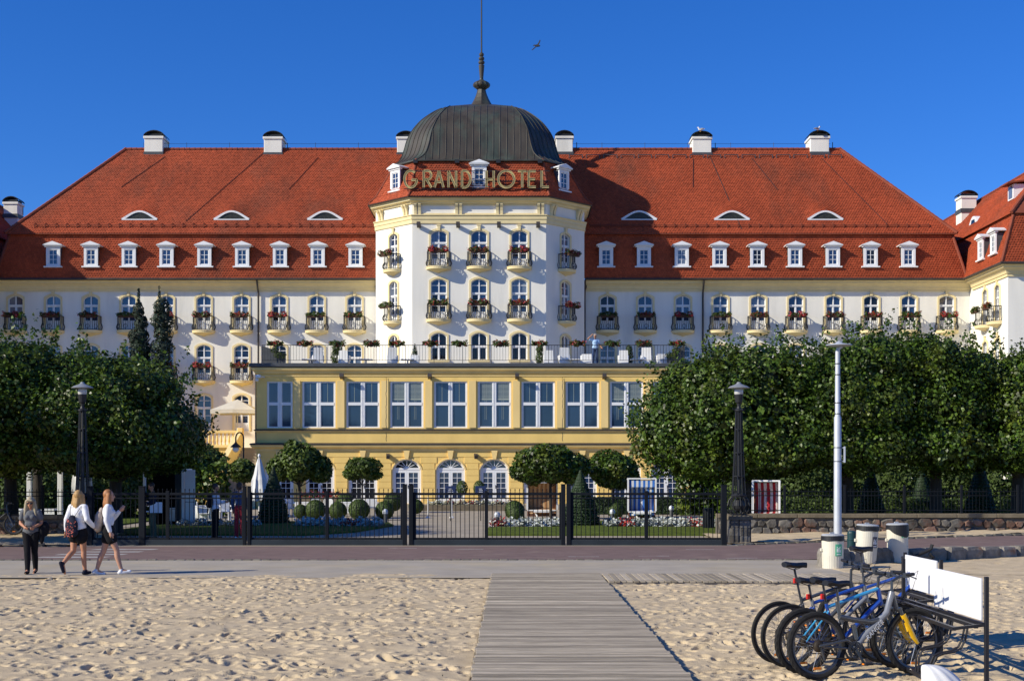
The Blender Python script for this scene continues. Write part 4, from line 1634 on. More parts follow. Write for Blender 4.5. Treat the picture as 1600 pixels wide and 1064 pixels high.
# raised panel frames in the frieze
mb = MB()
for a, b in ((-3.66, -1.57), (-1.03, 1.03), (1.57, 3.66)):
    y = fyy
    mb.box(AX + a, AX + b, y - 0.03, y + 0.001, 18.62, 18.70)
    mb.box(AX + a, AX + b, y - 0.03, y + 0.001, 19.18, 19.27)
mb.build('frieze_moulding', trim, hotel)


def floodlight(x, y, z, parent, L=0.55):
    mb = MB()
    mb.beam((x, y - 0.05, z - 0.1), (x, y - L, z + 0.03), 0.24, 0.20)
    mb.beam((x, y, z - 0.12), (x, y - 0.1, z - 0.1), 0.08, 0.08)
    return mb.build('floodlight', gutter, parent)


for fx in (-3.83, -1.33, 1.27, 3.76):
    floodlight(AX + fx, fyy, 17.95, hotel)

# tower roof skirt in tiles, flared at the foot
sk = [(7.34, 4.47, 19.70), (6.86, 4.36, 20.18), (6.45, 4.28, 20.85), (6.05, 4.18, 21.6), (5.70, 4.10, 22.34)]
mb = MB()
loft(mb, [octa(W, w, z) for W, w, z in sk])
mb.build('tower_roof', roofb, hotel, fix=False)
for (a, b) in zip(sk[:-1], sk[1:]):
    ra, rb = octa(*a), octa(*b)
    for j in (0, 1, 6, 7):
        p0, p1, q0, q1 = Vector(ra[j]), Vector(ra[(j + 1) % 8]), Vector(rb[j]), Vector(rb[(j + 1) % 8])
        if (p1 - p0).length < 0.5:
            continue
        U = (p1 - p0).normalized()
        V = (q0 + q1) / 2 - (p0 + p1) / 2
        Lv = V.length
        Ld = (p1 - p0).length
        t = (q0 - p0).dot(U)
        hl = ()
        if a[2] > 19.9:
            hl = [(Ld / 2 - 0.38, Ld / 2 + 0.38, -1, 9)] if a[2] < 21.2 else ()
        fields.append(tile_field(p0, U, V, [(0, 0), (Ld, 0), (Ld - t, Lv + 0.03), (t, Lv + 0.03)], 0.17, Lv / max(2, round(Lv / 0.17)), holes=hl, seed=int(a[2] * 10) + j))
mb = MB()
for j in (0, 1, 2, 7):
    for (a, b) in zip(sk[:-1], sk[1:]):
        cap_run(mb, Vector(octa(*a)[j]) + Vector((0, 0, 0.03)), Vector(octa(*b)[j]) + Vector((0, 0, 0.03)), 0.085, 0.3)
o = mb.build('ridge_tiles', ridget, hotel)
o['kind'] = 'stuff'
tiles_object(fields, hotel)
for (x, y, a) in ((AX + 0.0, CY - 6.62, 0), (AX - (6.62 + 4.3) / 2, CY - (6.62 + 4.3) / 2, math.atan2(-1, 1)), (AX + (6.62 + 4.3) / 2, CY - (6.62 + 4.3) / 2, math.atan2(1, 1))):
    add_dormer((x, y, 20.35), a, scale=(1.0, 1.0, 1.03))

# dome
prof = [(5.86, 4.12, 22.30), (5.72, 4.02, 22.42), (5.40, 3.70, 22.72), (5.22, 3.48, 23.05), (5.05, 3.32, 23.6), (4.90, 3.20, 24.2), (4.66, 3.07, 24.75), (4.33, 2.88, 25.27), (3.95, 2.70, 25.72), (3.50, 2.48, 26.12), (3.05, 2.27, 26.45), (2.62, 2.05, 26.70)]
zi = np.linspace(0, len(prof) - 1, 34)


def cr(seq, t):
    i = int(min(max(math.floor(t), 0), len(seq) - 2))
    f = t - i
    p0, p1, p2, p3 = seq[max(i - 1, 0)], seq[i], seq[i + 1], seq[min(i + 2, len(seq) - 1)]
    return tuple(0.5 * (2 * b + (c - a) * f + (2 * a - 5 * b + 4 * c - d) * f * f + (-a + 3 * b - 3 * c + d) * f ** 3) for a, b, c, d in zip(p0, p1, p2, p3))


prof_s = [cr(prof, t) for t in zi]
mb = MB()
rings = [octa(W, w, z) for W, w, z in prof_s]
loft(mb, rings)
mb.add(octa(*prof_s[-1]) + octa(1.1, 0.8, 27.22), [(i, (i + 1) % 8, 8 + (i + 1) % 8, 8 + i) for i in range(8)])
loft(mb, [octa(5.80, 4.10, 22.22), octa(5.98, 4.18, 22.25), octa(5.98, 4.18, 22.33), octa(5.85, 4.12, 22.36)])
dome = mb.build('dome', copper, hotel, fix=False)
ns = 0


def seam(face, off):
    """standing seam at a constant offset along a dome face"""
    pts = []
    for (W, w, z) in prof_s:
        rg = octa(W, w, z)
        a, b = Vector(rg[face]), Vector(rg[(face + 1) % 8])
        L = (b - a).length
        if abs(off) > L / 2 - 0.02:
            break
        d = (b - a).normalized()
        nn = d.cross(Zv)
        pts.append((a + b) / 2 + d * off + nn * 0.012)
    return pts


mbs = MB()
for face in range(8):
    a, b = Vector(octa(*prof_s[0])[face]), Vector(octa(*prof_s[0])[(face + 1) % 8])
    L = (b - a).length
    k = int(L / 2 / 0.44)
    for i in range(-k, k + 1):
        p = seam(face, i * 0.44)
        if len(p) > 2:
            mbs.tube(p, 0.024, 4)
    mbs.tube([Vector(octa(W + 0.01, w, z)[face]) for W, w, z in prof_s], 0.035, 5)
s_ = mbs.build('standing_seam', copper, dome, origin=LOC[dome.name])
s_['kind'] = 'stuff'
# spire: a swept eight-sided foot, knob, shaft with beads and a long rod
sp = [(1.12, 27.18), (0.84, 27.36), (0.64, 27.62), (0.48, 27.92), (0.36, 28.22), (0.28, 28.52)]
mb = MB()
mb.lathe(sp, (AX, CY, 0), 8)
spire = mb.build('spire', copper, hotel)
mb = MB()
mb.lathe([(0.26, 28.52), (0.34, 28.56), (0.40, 28.62), (0.52, 28.72), (0.56, 28.84), (0.52, 28.97), (0.40, 29.06), (0.30, 29.10), (0.14, 29.20), (0.12, 29.30)], (AX, CY, 0), 20)
for i in range(12):
    a = 2 * math.pi * i / 12
    mb.sphere((AX + 0.47 * math.cos(a), CY + 0.47 * math.sin(a), 28.84), (0.13, 0.13, 0.17), 6, 5)
mb.build('knob', copper, spire, origin=LOC[spire.name], smooth=True)
mb = MB()
mb.lathe([(0.12, 29.28), (0.20, 30.2), (0.14, 30.22), (0.13, 30.27), (0.21, 30.33), (0.22, 30.40), (0.20, 30.47), (0.12, 30.55), (0.19, 30.61), (0.20, 30.68), (0.18, 30.74), (0.10, 30.81), (0.16, 30.88), (0.17, 30.95), (0.14, 31.02), (0.06, 31.10)], (AX, CY, 0), 12)
mb.build('finial', copper, spire, origin=LOC[spire.name])
mb = MB()
mb.tube([(AX, CY, 31.05), (AX, CY, 34.6), (AX, CY, 38.5)], [0.055, 0.045, 0.02], 8)
mb.build('lightning_pole', iron, spire, origin=LOC[spire.name])

# ---- the sign: open channel letters on two rails in front of the tower roof
sign = thing('roof_sign', 'gilded letters GRAND HOTEL on rails before the tower roof', 'sign', (AX, 85.5, 20.2))
SY, SZ, SH = 85.42, 20.28, 1.06
u = 85.42 / 2100 / 3.13


def lx(c):
    return (560 + c / 3.13 - 800) * 85.42 / 2100


def arc(cx, cz, rx, rz, a0, a1, n=20):
    return [(cx + rx * math.cos(R(a0 + (a1 - a0) * i / n)), cz + rz * math.sin(R(a0 + (a1 - a0) * i / n))) for i in range(n + 1)]


def letter(strokes, x0, x1):
    """strokes in unit boxes, drawn as a shallow U-shaped channel"""
    mb = MB()
    wd = x1 - x0
    for st_ in strokes:
        P = [(x0 + a * wd, SY, SZ + b * SH) for a, b in st_]
        ribs = []
        for i, p in enumerate(P):
            p = Vector(p)
            d = nrm(Vector(P[min(i + 1, len(P) - 1)]) - Vector(P[max(i - 1, 0)]))
            ribs.append((p, Vector((-d.z, 0, d.x))))
        hw = 0.062
        for off, th in ((-hw, 0.026), (hw, 0.026)):   # side walls of the channel
            A = [p + n * (off - th / 2) for p, n in ribs]
            B = [p + n * (off + th / 2) for p, n in ribs]
            mb.strip(A, B, (0, 0.14, 0))
        A = [p + n * (-hw) + Vector((0, 0.05, 0)) for p, n in ribs]
        B = [p + n * (hw) + Vector((0, 0.05, 0)) for p, n in ribs]
        mb.strip(A, B, (0, 0.06, 0))
    o = mb.build('letter', gold, sign)
    return o


GLY = {
    'G': [arc(0.5, 0.5, 0.5, 0.5, 50, 340, 26) + [(0.98, 0.38), (0.98, 0.48)], [(0.55, 0.45), (1.0, 0.45)]],
    'R': [[(0.08, 0), (0.08, 1)], [(0.08, 1), (0.45, 1)] + arc(0.55, 0.74, 0.42, 0.26, 90, -90, 10) + [(0.08, 0.48)], [(0.42, 0.48), (1, 0)]],
    'A': [[(0, 0), (0.5, 1)], [(0.5, 1), (1, 0)], [(0.2, 0.33), (0.8, 0.33)]],
    'N': [[(0.06, 0), (0.06, 1)], [(0.06, 1), (0.94, 0)], [(0.94, 0), (0.94, 1)]],
    'D': [[(0.06, 0), (0.06, 1)], [(0.06, 1), (0.3, 1)] + arc(0.35, 0.5, 0.62, 0.5, 88, -88, 16) + [(0.06, 0)]],
    'H': [[(0.06, 0), (0.06, 1)], [(0.94, 0), (0.94, 1)], [(0.06, 0.48), (0.94, 0.48)]],
    'O': [arc(0.5, 0.5, 0.5, 0.5, 90, 450, 30)],
    'T': [[(0, 0.97), (1, 0.97)], [(0.5, 0), (0.5, 0.97)]],
    'E': [[(0.08, 0), (0.08, 1)], [(0.08, 0.97), (1, 0.97)], [(0.08, 0.5), (0.9, 0.5)], [(0.08, 0.03), (1, 0.03)]],
    'L': [[(0.08, 0), (0.08, 1)], [(0.08, 0.03), (1, 0.03)]],
}
for ch, a, b in (('G', 225, 286), ('R', 316, 357), ('A', 372, 416), ('N', 438, 480), ('D', 504, 548), ('H', 624, 664), ('O', 684, 762), ('T', 780, 822), ('E', 830, 868), ('L', 894, 932)):
    letter(GLY[ch], lx(a), lx(b))
mb = MB()
for z in (20.22, 20.72, 21.36):
    mb.beam((lx(222), SY + 0.20, z), (lx(936), SY + 0.20, z), 0.045, 0.045)
mb.build('rail', iron, sign)
for c in (240, 318, 400, 482, 560, 640, 720, 800, 890):
    x = lx(c)
    mb = MB()
    mb.beam((x, SY + 0.22, 20.1), (x, SY + 0.22, 21.4), 0.04)
    mb.beam((x, SY + 0.22, 21.3), (x, 86.75, 21.5), 0.035)
    mb.beam((x, SY + 0.22, 20.2), (x, 85.95, 20.1), 0.035)
    mb.build('support', iron, sign)
# four small spotlights above the sign on arms from the roof
for c in (280, 483, 684, 888):
    x = (560 + c / 3.13 - 800) * 86.6 / 2100
    mb = MB()
    mb.beam((x, 86.75, 22.12), (x, 86.35, 22.16), 0.28, 0.22)
    mb.beam((x, 86.9, 22.0), (x, 86.6, 22.1), 0.06)
    mb.build('floodlight', iron, hotel)
# ------------------------------------------------------------------ yellow terrace building in front of the hotel
TY = 81.0
tb = thing('terrace_building', 'yellow two storey building with big white windows and a roof terrace before the hotel', 'building', (-2.4, TY, 0))
TL = Vector(LOC[tb.name])
tx0, tx1 = -15.4, 10.75


def px81(p):
    return (p - 800) * TY / 2100


cent = [437, 498, 567, 635.5, 704, 772.5, 841, 910, 979, 1041]
bigw = [1.56] + [2.02] * 8 + [1.56]
ops = [(px81(c) - tx0, w, 4.86, 7.66, 0) for c, w in zip(cent, bigw)]
doorc = [436, 500, 567, 635.5, 704, 772.5, 841, 910, 979, 1041]
dops = [(px81(c) - tx0, 1.74, 0.30, 2.98, 0.62) for c in doorc]
mb = MB()
wall_panel(mb, (tx0, TY, 0), (1, 0, 0), tx1 - tx0, 3.4, 8.55, ops, 0.16)
mb.add([(tx0, TY, 0), (tx0, 91, 0), (tx0, 91, 8.55), (tx0, TY, 8.55)], [(0, 1, 2, 3)])
mb.add([(tx1, TY, 0), (tx1, 91, 0), (tx1, 91, 8.55), (tx1, TY, 8.55)], [(3, 2, 1, 0)])
mb.build('wall', ochre, tb, fix=False)
mb = MB()
wall_panel(mb, (tx0, TY, 0), (1, 0, 0), tx1 - tx0, 0, 3.45, dops, 0.30)
mb.build('wall', ochre, tb, fix=False)


def big_window(w):
    F = MB()
    h = 2.80
    f, m = 0.085, 0.20
    y0, y1 = 0.07, 0.15
    F.box(-w / 2, -w / 2 + f, y0, y1, 0, h)
    F.box(w / 2 - f, w / 2, y0, y1, 0, h)
    F.box(-w / 2 + f, w / 2 - f, y0, y1, h - f, h)
    F.box(-w / 2 + f, w / 2 - f, y0, y1, 0, f)
    F.box(-m / 2, -0.025, y0 - 0.02, y1, f, h - f)
    F.box(0.025, m / 2, y0 - 0.02, y1, f, h - f)
    F.box(-0.025, 0.025, y0 + 0.01, y1, f, h - f)
    for s in (-1, 1):
        xa, xb = (m / 2, w / 2 - f) if s > 0 else (-w / 2 + f, -m / 2)
        F.box(xa, xb, y0 - 0.02, y1, 1.36, 1.54)
        for (za, zb) in ((f, 1.36), (1.54, h - f)):
            F.box(xa, xa + 0.04, y0 + 0.012, y1, za, zb)
            F.box(xb - 0.04, xb, y0 + 0.012, y1, za, zb)
    fm = F.mesh('window', white)
    panes = []
    for s in (-1, 1):
        xa, xb = (m / 2, w / 2 - f) if s > 0 else (-w / 2 + f, -m / 2)
        for (za, zb) in ((f, 1.36), (1.54, h - f)):
            G = MB()
            G.box(xa, xb, 0.118, 0.126, za, zb)
            panes.append(G.mesh('pane', glass_t))
    B = MB()     # slatted blind let down behind the upper panes, with its cords
    for s in (-1, 1):
        xa, xb = (m / 2 + 0.05, w / 2 - f - 0.05) if s > 0 else (-w / 2 + f + 0.05, -m / 2 - 0.05)
        z = h - f
        while z > 1.75:
            B.box(xa, xb, 0.1125, 0.1165, z - 0.05, z - 0.012)
            z -= 0.075
        B.box(xa, xb, 0.110, 0.117, 1.68, 1.76)
        for t in (0.42, 0.55):
            B.box(xa + (xb - xa) * t - 0.008, xa + (xb - xa) * t + 0.008, 0.108, 0.112, 0.5, h - f)
    return fm, panes, B.mesh('blind', blind), None


C_ = MB()
for s in (-1, 1):
    C_.box(s * 0.52 - 0.012, s * 0.52 + 0.012, 0.108, 0.113, 1.56, 2.7)
cords = C_.mesh('blind_cord', blind)
BW = {2.02: big_window(2.02), 1.56: big_window(1.56)}
for k, (c, w) in enumerate(zip(cent, bigw)):
    fm, panes, bl, _ = BW[w]
    o = place_part(fm, 'window', tb, (px81(c) - TL.x, 0, 4.86))
    for p in panes:
        place_part(p, 'pane', o)
    if k in (3, 5, 8):
        place_part(bl, 'blind', o)
    elif k != 0:
        place_part(cords, 'blind_cord', o)
# window surrounds: shallow raised strips between the windows
for k in range(len(cent) - 1):
    a = px81(cent[k]) + bigw[k] / 2 + 0.10
    b = px81(cent[k + 1]) - bigw[k + 1] / 2 - 0.10
    mb = MB()
    mb.box(a, b, TY - 0.05, TY + 0.001, 4.87, 7.70)
    mb.build('pilaster', ochre_trim, tb)


def door_meshes():
    F = MB()
    w, h, rise = 1.74, 2.68, 0.62
    zs = h - rise
    y0, y1 = 0.10, 0.18
    ap = arch_pts(0, w, zs, rise, 14)
    inn = [(x * 0.90, z - 0.075) for x, z in ap]
    F.strip([(x, y0, z) for x, z in ap], [(x, y0, z) for x, z in inn], (0, 0.08, 0))
    F.box(-w / 2, -w / 2 + 0.087, y0, y1, 0, zs)
    F.box(w / 2 - 0.087, w / 2, y0, y1, 0, zs)
    F.box(-w / 2 + 0.087, w / 2 - 0.087, y0 - 0.02, y1, zs - 0.02, zs + 0.10)
    for a in (35, 62, 90, 118, 145):
        ca, sa = math.cos(R(a)), math.sin(R(a))
        F.beam((0.02 * ca, 0.14, zs + 0.10), ((w / 2 - 0.06) * ca, 0.14, zs + 0.05 + (rise - 0.06) * sa), 0.035, 0.05, up=(0, 1, 0))
    fm = F.mesh('door_frame', white)
    G = MB()
    G.prism([(x * 0.95, 0.15, z - 0.03) for x, z in ap], (0, 0.01, 0))
    fan = G.mesh('pane', glass_t)
    Lf = MB()
    lw = w / 2 - 0.087
    Lf.box(0.004, 0.12, 0.02, 0.08, 0, zs - 0.02)
    Lf.box(lw - 0.12, lw, 0.02, 0.08, 0, zs - 0.02)
    Lf.box(0.12, lw - 0.12, 0.02, 0.08, zs - 0.20, zs - 0.02)
    Lf.box(0.12, lw - 0.12, 0.02, 0.08, 0, 0.32)
    Lf.box(lw / 2 - 0.014, lw / 2 + 0.014, 0.03, 0.07, 0.32, zs - 0.20)
    for k in range(4):
        z = 0.32 + (zs - 0.52) * (k + 1) / 5
        Lf.box(0.12, lw - 0.12, 0.032, 0.068, z - 0.014, z + 0.014)
    leafm = Lf.mesh('door', white)
    P = MB()
    P.box(0.115, lw - 0.115, 0.048, 0.054, 0.30, zs - 0.19)
    pane = P.mesh('pane', glass)
    H = MB()
    H.box(0.05, 0.09, -0.01, 0.02, 0.92, 1.12)
    H.tube([(0.07, -0.01, 1.04), (0.07, -0.05, 1.04), (0.15, -0.05, 1.04)], 0.012, 6)
    return fm, fan, leafm, pane, H.mesh('handle', iron)


DM = door_meshes()
for k, c in enumerate(doorc):
    x = px81(c) - TL.x
    fr_ = place_part(DM[0], 'door_frame', tb, (x, 0, 0.30))
    place_part(DM[1], 'pane', fr_, mat=(glass_d if k in (2, 3) else None))
    for s in (1, -1):
        d = place_part(DM[2], 'door', tb, (x, 0.08, 0.30), 0, scale=(s, 1, 1))
        place_part(DM[3], 'pane', d, mat=(glass_d if k in (0, 1, 2) else None))
        if s > 0:
            place_part(DM[4], 'handle', d)
# rusticated courses, cut round the doors
nco = 9
hz = (3.46 - 0.12) / nco
for j in range(nco):
    za, zb = 0.12 + j * hz + 0.022, 0.12 + (j + 1) * hz
    spans = [(tx0, tx1)]
    for c in doorc:
        x = px81(c)
        zlow = za
        if zlow < 2.36:
            hw = 0.93
        elif zlow < 3.04:
            hw = 0.90 * math.sqrt(max(0, 1 - ((zlow - 2.36) / 0.72) ** 2)) + 0.06
        else:
            hw = 0
        if hw <= 0:
            continue
        ns_ = []
        for (a, b) in spans:
            if x - hw > a and x + hw < b:
                ns_ += [(a, x - hw), (x + hw, b)]
            else:
                ns_.append((a, b))
        spans = ns_
    for (a, b) in spans:
        mb = MB()
        mb.cbox(a, b, TY - 0.032, TY + 0.001, za, zb, 0.008)
        mb.build('stone_course', ochre, tb)
for c in doorc:      # keystones and voussoir lines
    x = px81(c)
    mb = MB()
    mb.prism([(x - 0.10, TY - 0.14, 2.97), (x + 0.10, TY - 0.14, 2.97), (x + 0.19, TY - 0.14, 3.50), (x - 0.19, TY - 0.14, 3.50)], (0, 0.142, 0))
    mb.build('keystone', ochre_trim, tb)
    mb = MB()
    ap = arch_pts(x, 1.74, 2.36, 0.62, 14)
    ou = arch_pts(x, 1.74 + 0.16, 2.36, 0.70, 14)
    mb.strip([(a, TY - 0.05, b) for a, b in ap], [(a, TY - 0.05, b) for a, b in ou], (0, 0.05, 0))
    mb.build('arch_moulding', ochre_trim, tb)


def band(name, prof, mat, x0=tx0, x1=tx1, ret=True):
    """moulding along the front, returning along both sides"""
    mb = MB()
    k = len(prof)
    rings = [[(x0 - d, 91, z) for d, z in prof], [(x0 - d, TY - d, z) for d, z in prof], [(x1 + d, TY - d, z) for d, z in prof], [(x1 + d, 91, z) for d, z in prof]]
    vs = [v for r in rings for v in r]
    fs = []
    for a in range(3):
        for i in range(k):
            j = (i + 1) % k
            fs.append((a * k + i, a * k + j, (a + 1) * k + j, (a + 1) * k + i))
    mb.add(vs, fs)
    return mb.build(name, mat, tb)


band('cornice', [(0.001, 3.46), (0.06, 3.46), (0.08, 3.60), (0.20, 3.66), (0.30, 3.72), (0.32, 3.86), (0.001, 3.90)], ochre_trim)
band('cornice_flashing', [(0.001, 3.905), (0.34, 3.865), (0.36, 3.83), (0.37, 3.87), (0.30, 3.93), (0.001, 3.96)], gutter)
band('sill_band', [(0.001, 4.60), (0.07, 4.62), (0.10, 4.70), (0.001, 4.74)], ochre_trim)
band('sill_flashing', [(0.001, 4.745), (0.11, 4.715), (0.14, 4.69), (0.15, 4.73), (0.001, 4.80)], gutter)
band('frieze_line', [(0.001, 7.96), (0.045, 7.97), (0.045, 8.03), (0.001, 8.04)], ochre_trim)
band('cornice', [(0.001, 8.12), (0.10, 8.14), (0.13, 8.24), (0.26, 8.34), (0.28, 8.47), (0.001, 8.50)], ochre_trim)
band('terrace_edge', [(0.001, 8.505), (0.33, 8.49), (0.38, 8.54), (0.38, 8.70), (0.30, 8.74), (0.001, 8.74)], lead)
mb = MB()
mb.box(tx0, tx1, TY, 90.99, 8.56, 8.73)
mb.build('terrace_floor', gardpave, tb)
for px in (535, 672, 808, 944):
    floodlight(px81(px), TY, 7.98, tb, 0.5)
for px in (606, 743, 1005):
    mb = MB()
    mb.beam((px81(px), TY, 3.22), (px81(px) + 0.05, TY - 0.42, 3.08), 0.2, 0.2)
    mb.build('floodlight', gutter, tb)
mb = MB()
mb.beam((tx0 + 0.5, TY - 0.02, 7.9), (tx0 + 0.2, TY - 0.3, 7.95), 0.05)
mb.cbox(tx0 + 0.05, tx0 + 0.35, TY - 0.62, TY - 0.25, 7.84, 8.02, 0.03)
mb.sphere((tx0 + 0.12, TY - 0.45, 7.72), 0.11, 8, 6)
mb.build('security_camera', white, tb)
mb = MB()
mb.tube([(tx0 - 0.15, 81.6, 8.5), (tx0 - 0.15, 81.6, 3.9)], 0.06, 8)
mb.build('downpipe', gutter, tb)
# hairline cracks and old conduit on the front
cr_ = random.Random(5)
for (px, z0, z1) in ((603.5, 7.9, 3.95), (879, 7.9, 4.0)):
    pts = []
    z = z0
    x = px81(px)
    while z > z1:
        pts.append((x + cr_.uniform(-0.025, 0.025), TY - 0.052 if z > 4.85 else TY - 0.002, z))
        z -= 0.16
    mb = MB()
    mb.tube(pts, 0.011, 4)
    mb.build('crack', gutter, tb)

# steps before the doors
mb = MB()
mb.box(px81(470), px81(1060), 79.3, TY - 0.04, 0, 0.28)
mb.box(px81(560), px81(840), 78.5, 79.29, 0, 0.15)
mb.build('step', gardpave, tb)

# terrace railing with every bar
rl = thing('terrace_railing', 'thin dark railing along the front of the roof terrace', 'railing', (-2.4, 80.9, 8.74))
RLo = Vector(LOC[rl.name])
ra, rb_ = tx0 + 0.35, px81(1072)
mb = MB()
mb.tube([(ra, 80.9, 9.83), (rb_, 80.9, 9.83)], 0.022, 6)
mb.build('top_rail', iron, rl)
mb = MB()
mb.tube([(ra, 80.9, 8.92), (rb_, 80.9, 8.92)], 0.016, 5)
mb.build('bottom_rail', iron, rl)
B = MB()
B.tube([(0, 0, 0.17), (0, 0, 1.09)], 0.0085, 4)
barm = B.mesh('bar', iron)
B = MB()
B.tube([(0, 0, 0), (0, 0, 1.09)], 0.017, 5)
postm = B.mesh('post', iron)
n = int((rb_ - ra) / 0.172)
for i in range(n + 1):
    x = ra + (rb_ - ra) * i / n
    place_part(postm if i % 10 == 0 else barm, 'post' if i % 10 == 0 else 'bar', rl, (x - RLo.x, 0, 0))

# ---- on the terrace -------------------------------------------------
TZ = 8.735
rt = random.Random(77)
POTS = []
POTP = MB()
POTP.lathe([(0.10, -0.20), (0.17, -0.02), (0.19, 0.0), (0.15, 0.0)], (0, 0, 0), 10)
potm = POTP.mesh('planter', terracotta)
potpl = [flower_meshes(0.92, 20 + k, red=[0.35, 0.55, 0.25, 0.45][k], n=420, drop=0.26, h=0.26, d=0.26) for k in range(4)]
pots = [430, 477, 527, 580, 620, 673, 718, 782, 843, 902, 957, 1005, 1058]
beside = ['above the left dark wind screen', 'between the wind screen and the tall climbing bush', 'on top of the tall climbing bush on the left', 'right of the tall climbing bush', 'before the left slanting tower face', 'before the left tower front window', 'between left and middle tower windows', 'between middle and right tower windows', 'above the bush right of the tower windows', 'left of the man in the light blue shirt', 'right of the man in light blue', 'two right of the man in light blue', 'over the right wind screen']
for k, px in enumerate(pots):
    x = (px - 800) * 80.8 / 2100
    t = thing('flower_pot', 'geranium pot on the terrace railing ' + beside[k], 'flower pot', (x, 80.80, 9.92), rt.uniform(0, 0.3), 'flower pots on the terrace railing')
    place_part(potm, 'planter', t)
    place_part(potpl[k % 4], 'plants', t)


def bush(name, label, cat, loc, lobes, leafmat, n, size=(0.07, 0.12), seed=0, group=None, shell=0.22, trunk=None, aspect=0.36, core=0.0):
    """clipped or loose shrub: leaves through the outer layer of some ellipsoids (local centres and radii)"""
    r = np.random.default_rng(seed)
    t = thing(name, label, cat, loc, 0, group)
    tot = sum(l[1][0] * l[1][1] + l[1][0] * l[1][2] for l in lobes)
    P, Nn = [], []
    for c, rad in lobes:
        k = int(n * (rad[0] * rad[1] + rad[0] * rad[2]) / tot)
        d = r.normal(size=(k, 3))
        d /= np.linalg.norm(d, axis=1, keepdims=True)
        q = 1 - np.abs(r.normal(size=k)) * shell
        q = np.clip(q, 0.2, 1.04)
        P.append(np.array(c) + d * np.array(rad) * q[:, None])
        Nn.append(d / np.array(rad) + 0.45 * r.normal(size=(k, 3)))
    P, Nn = np.concatenate(P), np.concatenate(Nn)
    ok = P[:, 2] > -0.02
    P, Nn = P[ok], Nn[ok]
    S = r.uniform(size[0], size[1], len(P))
    me = leaf_mesh('foliage', P, Nn, S, leafmat, aspect=aspect)
    link_mesh(me, 'foliage', t)
    if core:
        mb = MB()
        for c, rad in lobes:
            mb.sphere(c, tuple(q * core for q in rad), 12, 8)
        cm = mb.mesh('inner_growth', leafmat)
        o_ = link_mesh(cm, 'inner_growth', t)
        o_['kind'] = 'stuff'
    if trunk:
        mb = MB()
        h, rr = trunk
        mb.tube([(0, 0, -0.05), (0.01, 0, h * 0.5), (0.0, 0.01, h)], [rr, rr * 0.8, rr * 0.65], 7)
        link_mesh(mb.mesh('trunk', bark), 'trunk', t)
    return t


def cone_lobes(r, h, n=8):
    return [((0, 0, h * (i + 0.25) / n), (r * (1 - (i / n) ** 1.35) + 0.03, r * (1 - (i / n) ** 1.35) + 0.03, h / n * 1.7)) for i in range(n)]


bush('climbing_bush', 'tall dark climbing bush on the terrace left of the tower', 'bush', ((524 - 800) * 82 / 2100, 82, TZ), [((0, 0, 0.45), (0.32, 0.25, 0.5)), ((0.1, 0, 1.0), (0.36, 0.3, 0.35))], leaf_fl, 900, seed=3)
bush('climbing_bush', 'climbing bush on the terrace before the right edge of the tower', 'bush', ((843 - 800) * 82 / 2100, 82, TZ), [((0, 0, 0.4), (0.27, 0.25, 0.5)), ((0, 0, 0.95), (0.25, 0.25, 0.3))], leaf_fl, 800, seed=4)
bush('conifer', 'dark green upright conifer on the terrace right of the standing man', 'shrub', ((983 - 800) * 82.5 / 2100, 82.5, TZ), [((0, 0, 0.55), (0.30, 0.28, 0.62)), ((0, 0, 1.0), (0.22, 0.2, 0.3))], leaf_y, 900, seed=5)
pl = thing('planter', 'tapered white planter under the small cone shrub on the terrace', 'planter', ((648 - 800) * 82 / 2100, 82, TZ))
mb = MB()
mb.prism([(-0.30, -0.28, 0), (0.30, -0.28, 0), (0.24, -0.25, 0.58), (-0.24, -0.25, 0.58)], (0, 0.5, 0))
link_mesh(mb.mesh('pot', white), 'pot', pl)
bush('cone_shrub', 'small clipped cone shrub in the white terrace planter', 'shrub', ((648 - 800) * 82 / 2100, 82, TZ + 0.58), cone_lobes(0.20, 0.62, 5), leaf_y, 500, (0.05, 0.08), seed=6)


def chair_mesh(w=0.62, d=0.62, hb=0.85, hs=0.40):
    mb = MB()
    mb.prism([(-w / 2, -d / 2, 0.0), (w / 2, -d / 2, 0.0), (w / 2 - 0.03, -d / 2, hs), (-w / 2 + 0.03, -d / 2, hs)], (0, d, 0))
    seat = mb.mesh('seat', white)
    mb = MB()
    mb.prism([(-w / 2 + 0.02, -d / 2 - 0.05, 0.02), (w / 2 - 0.02, -d / 2 - 0.05, 0.02), (w / 2 - 0.05, -d / 2 + 0.01, hb), (-w / 2 + 0.05, -d / 2 + 0.01, hb)], (0, 0.10, 0.02))
    back = mb.mesh('backrest', white)
    arms = []
    for s in (-1, 1):
        mb = MB()
        mb.cbox(s * (w / 2 - 0.02) - 0.05, s * (w / 2 - 0.02) + 0.05, -d / 2 + 0.06, d / 2, hs * 0.5, hs + 0.16, 0.02)
        arms.append(mb.mesh('armrest', white))
    return seat, back, arms[0], arms[1]


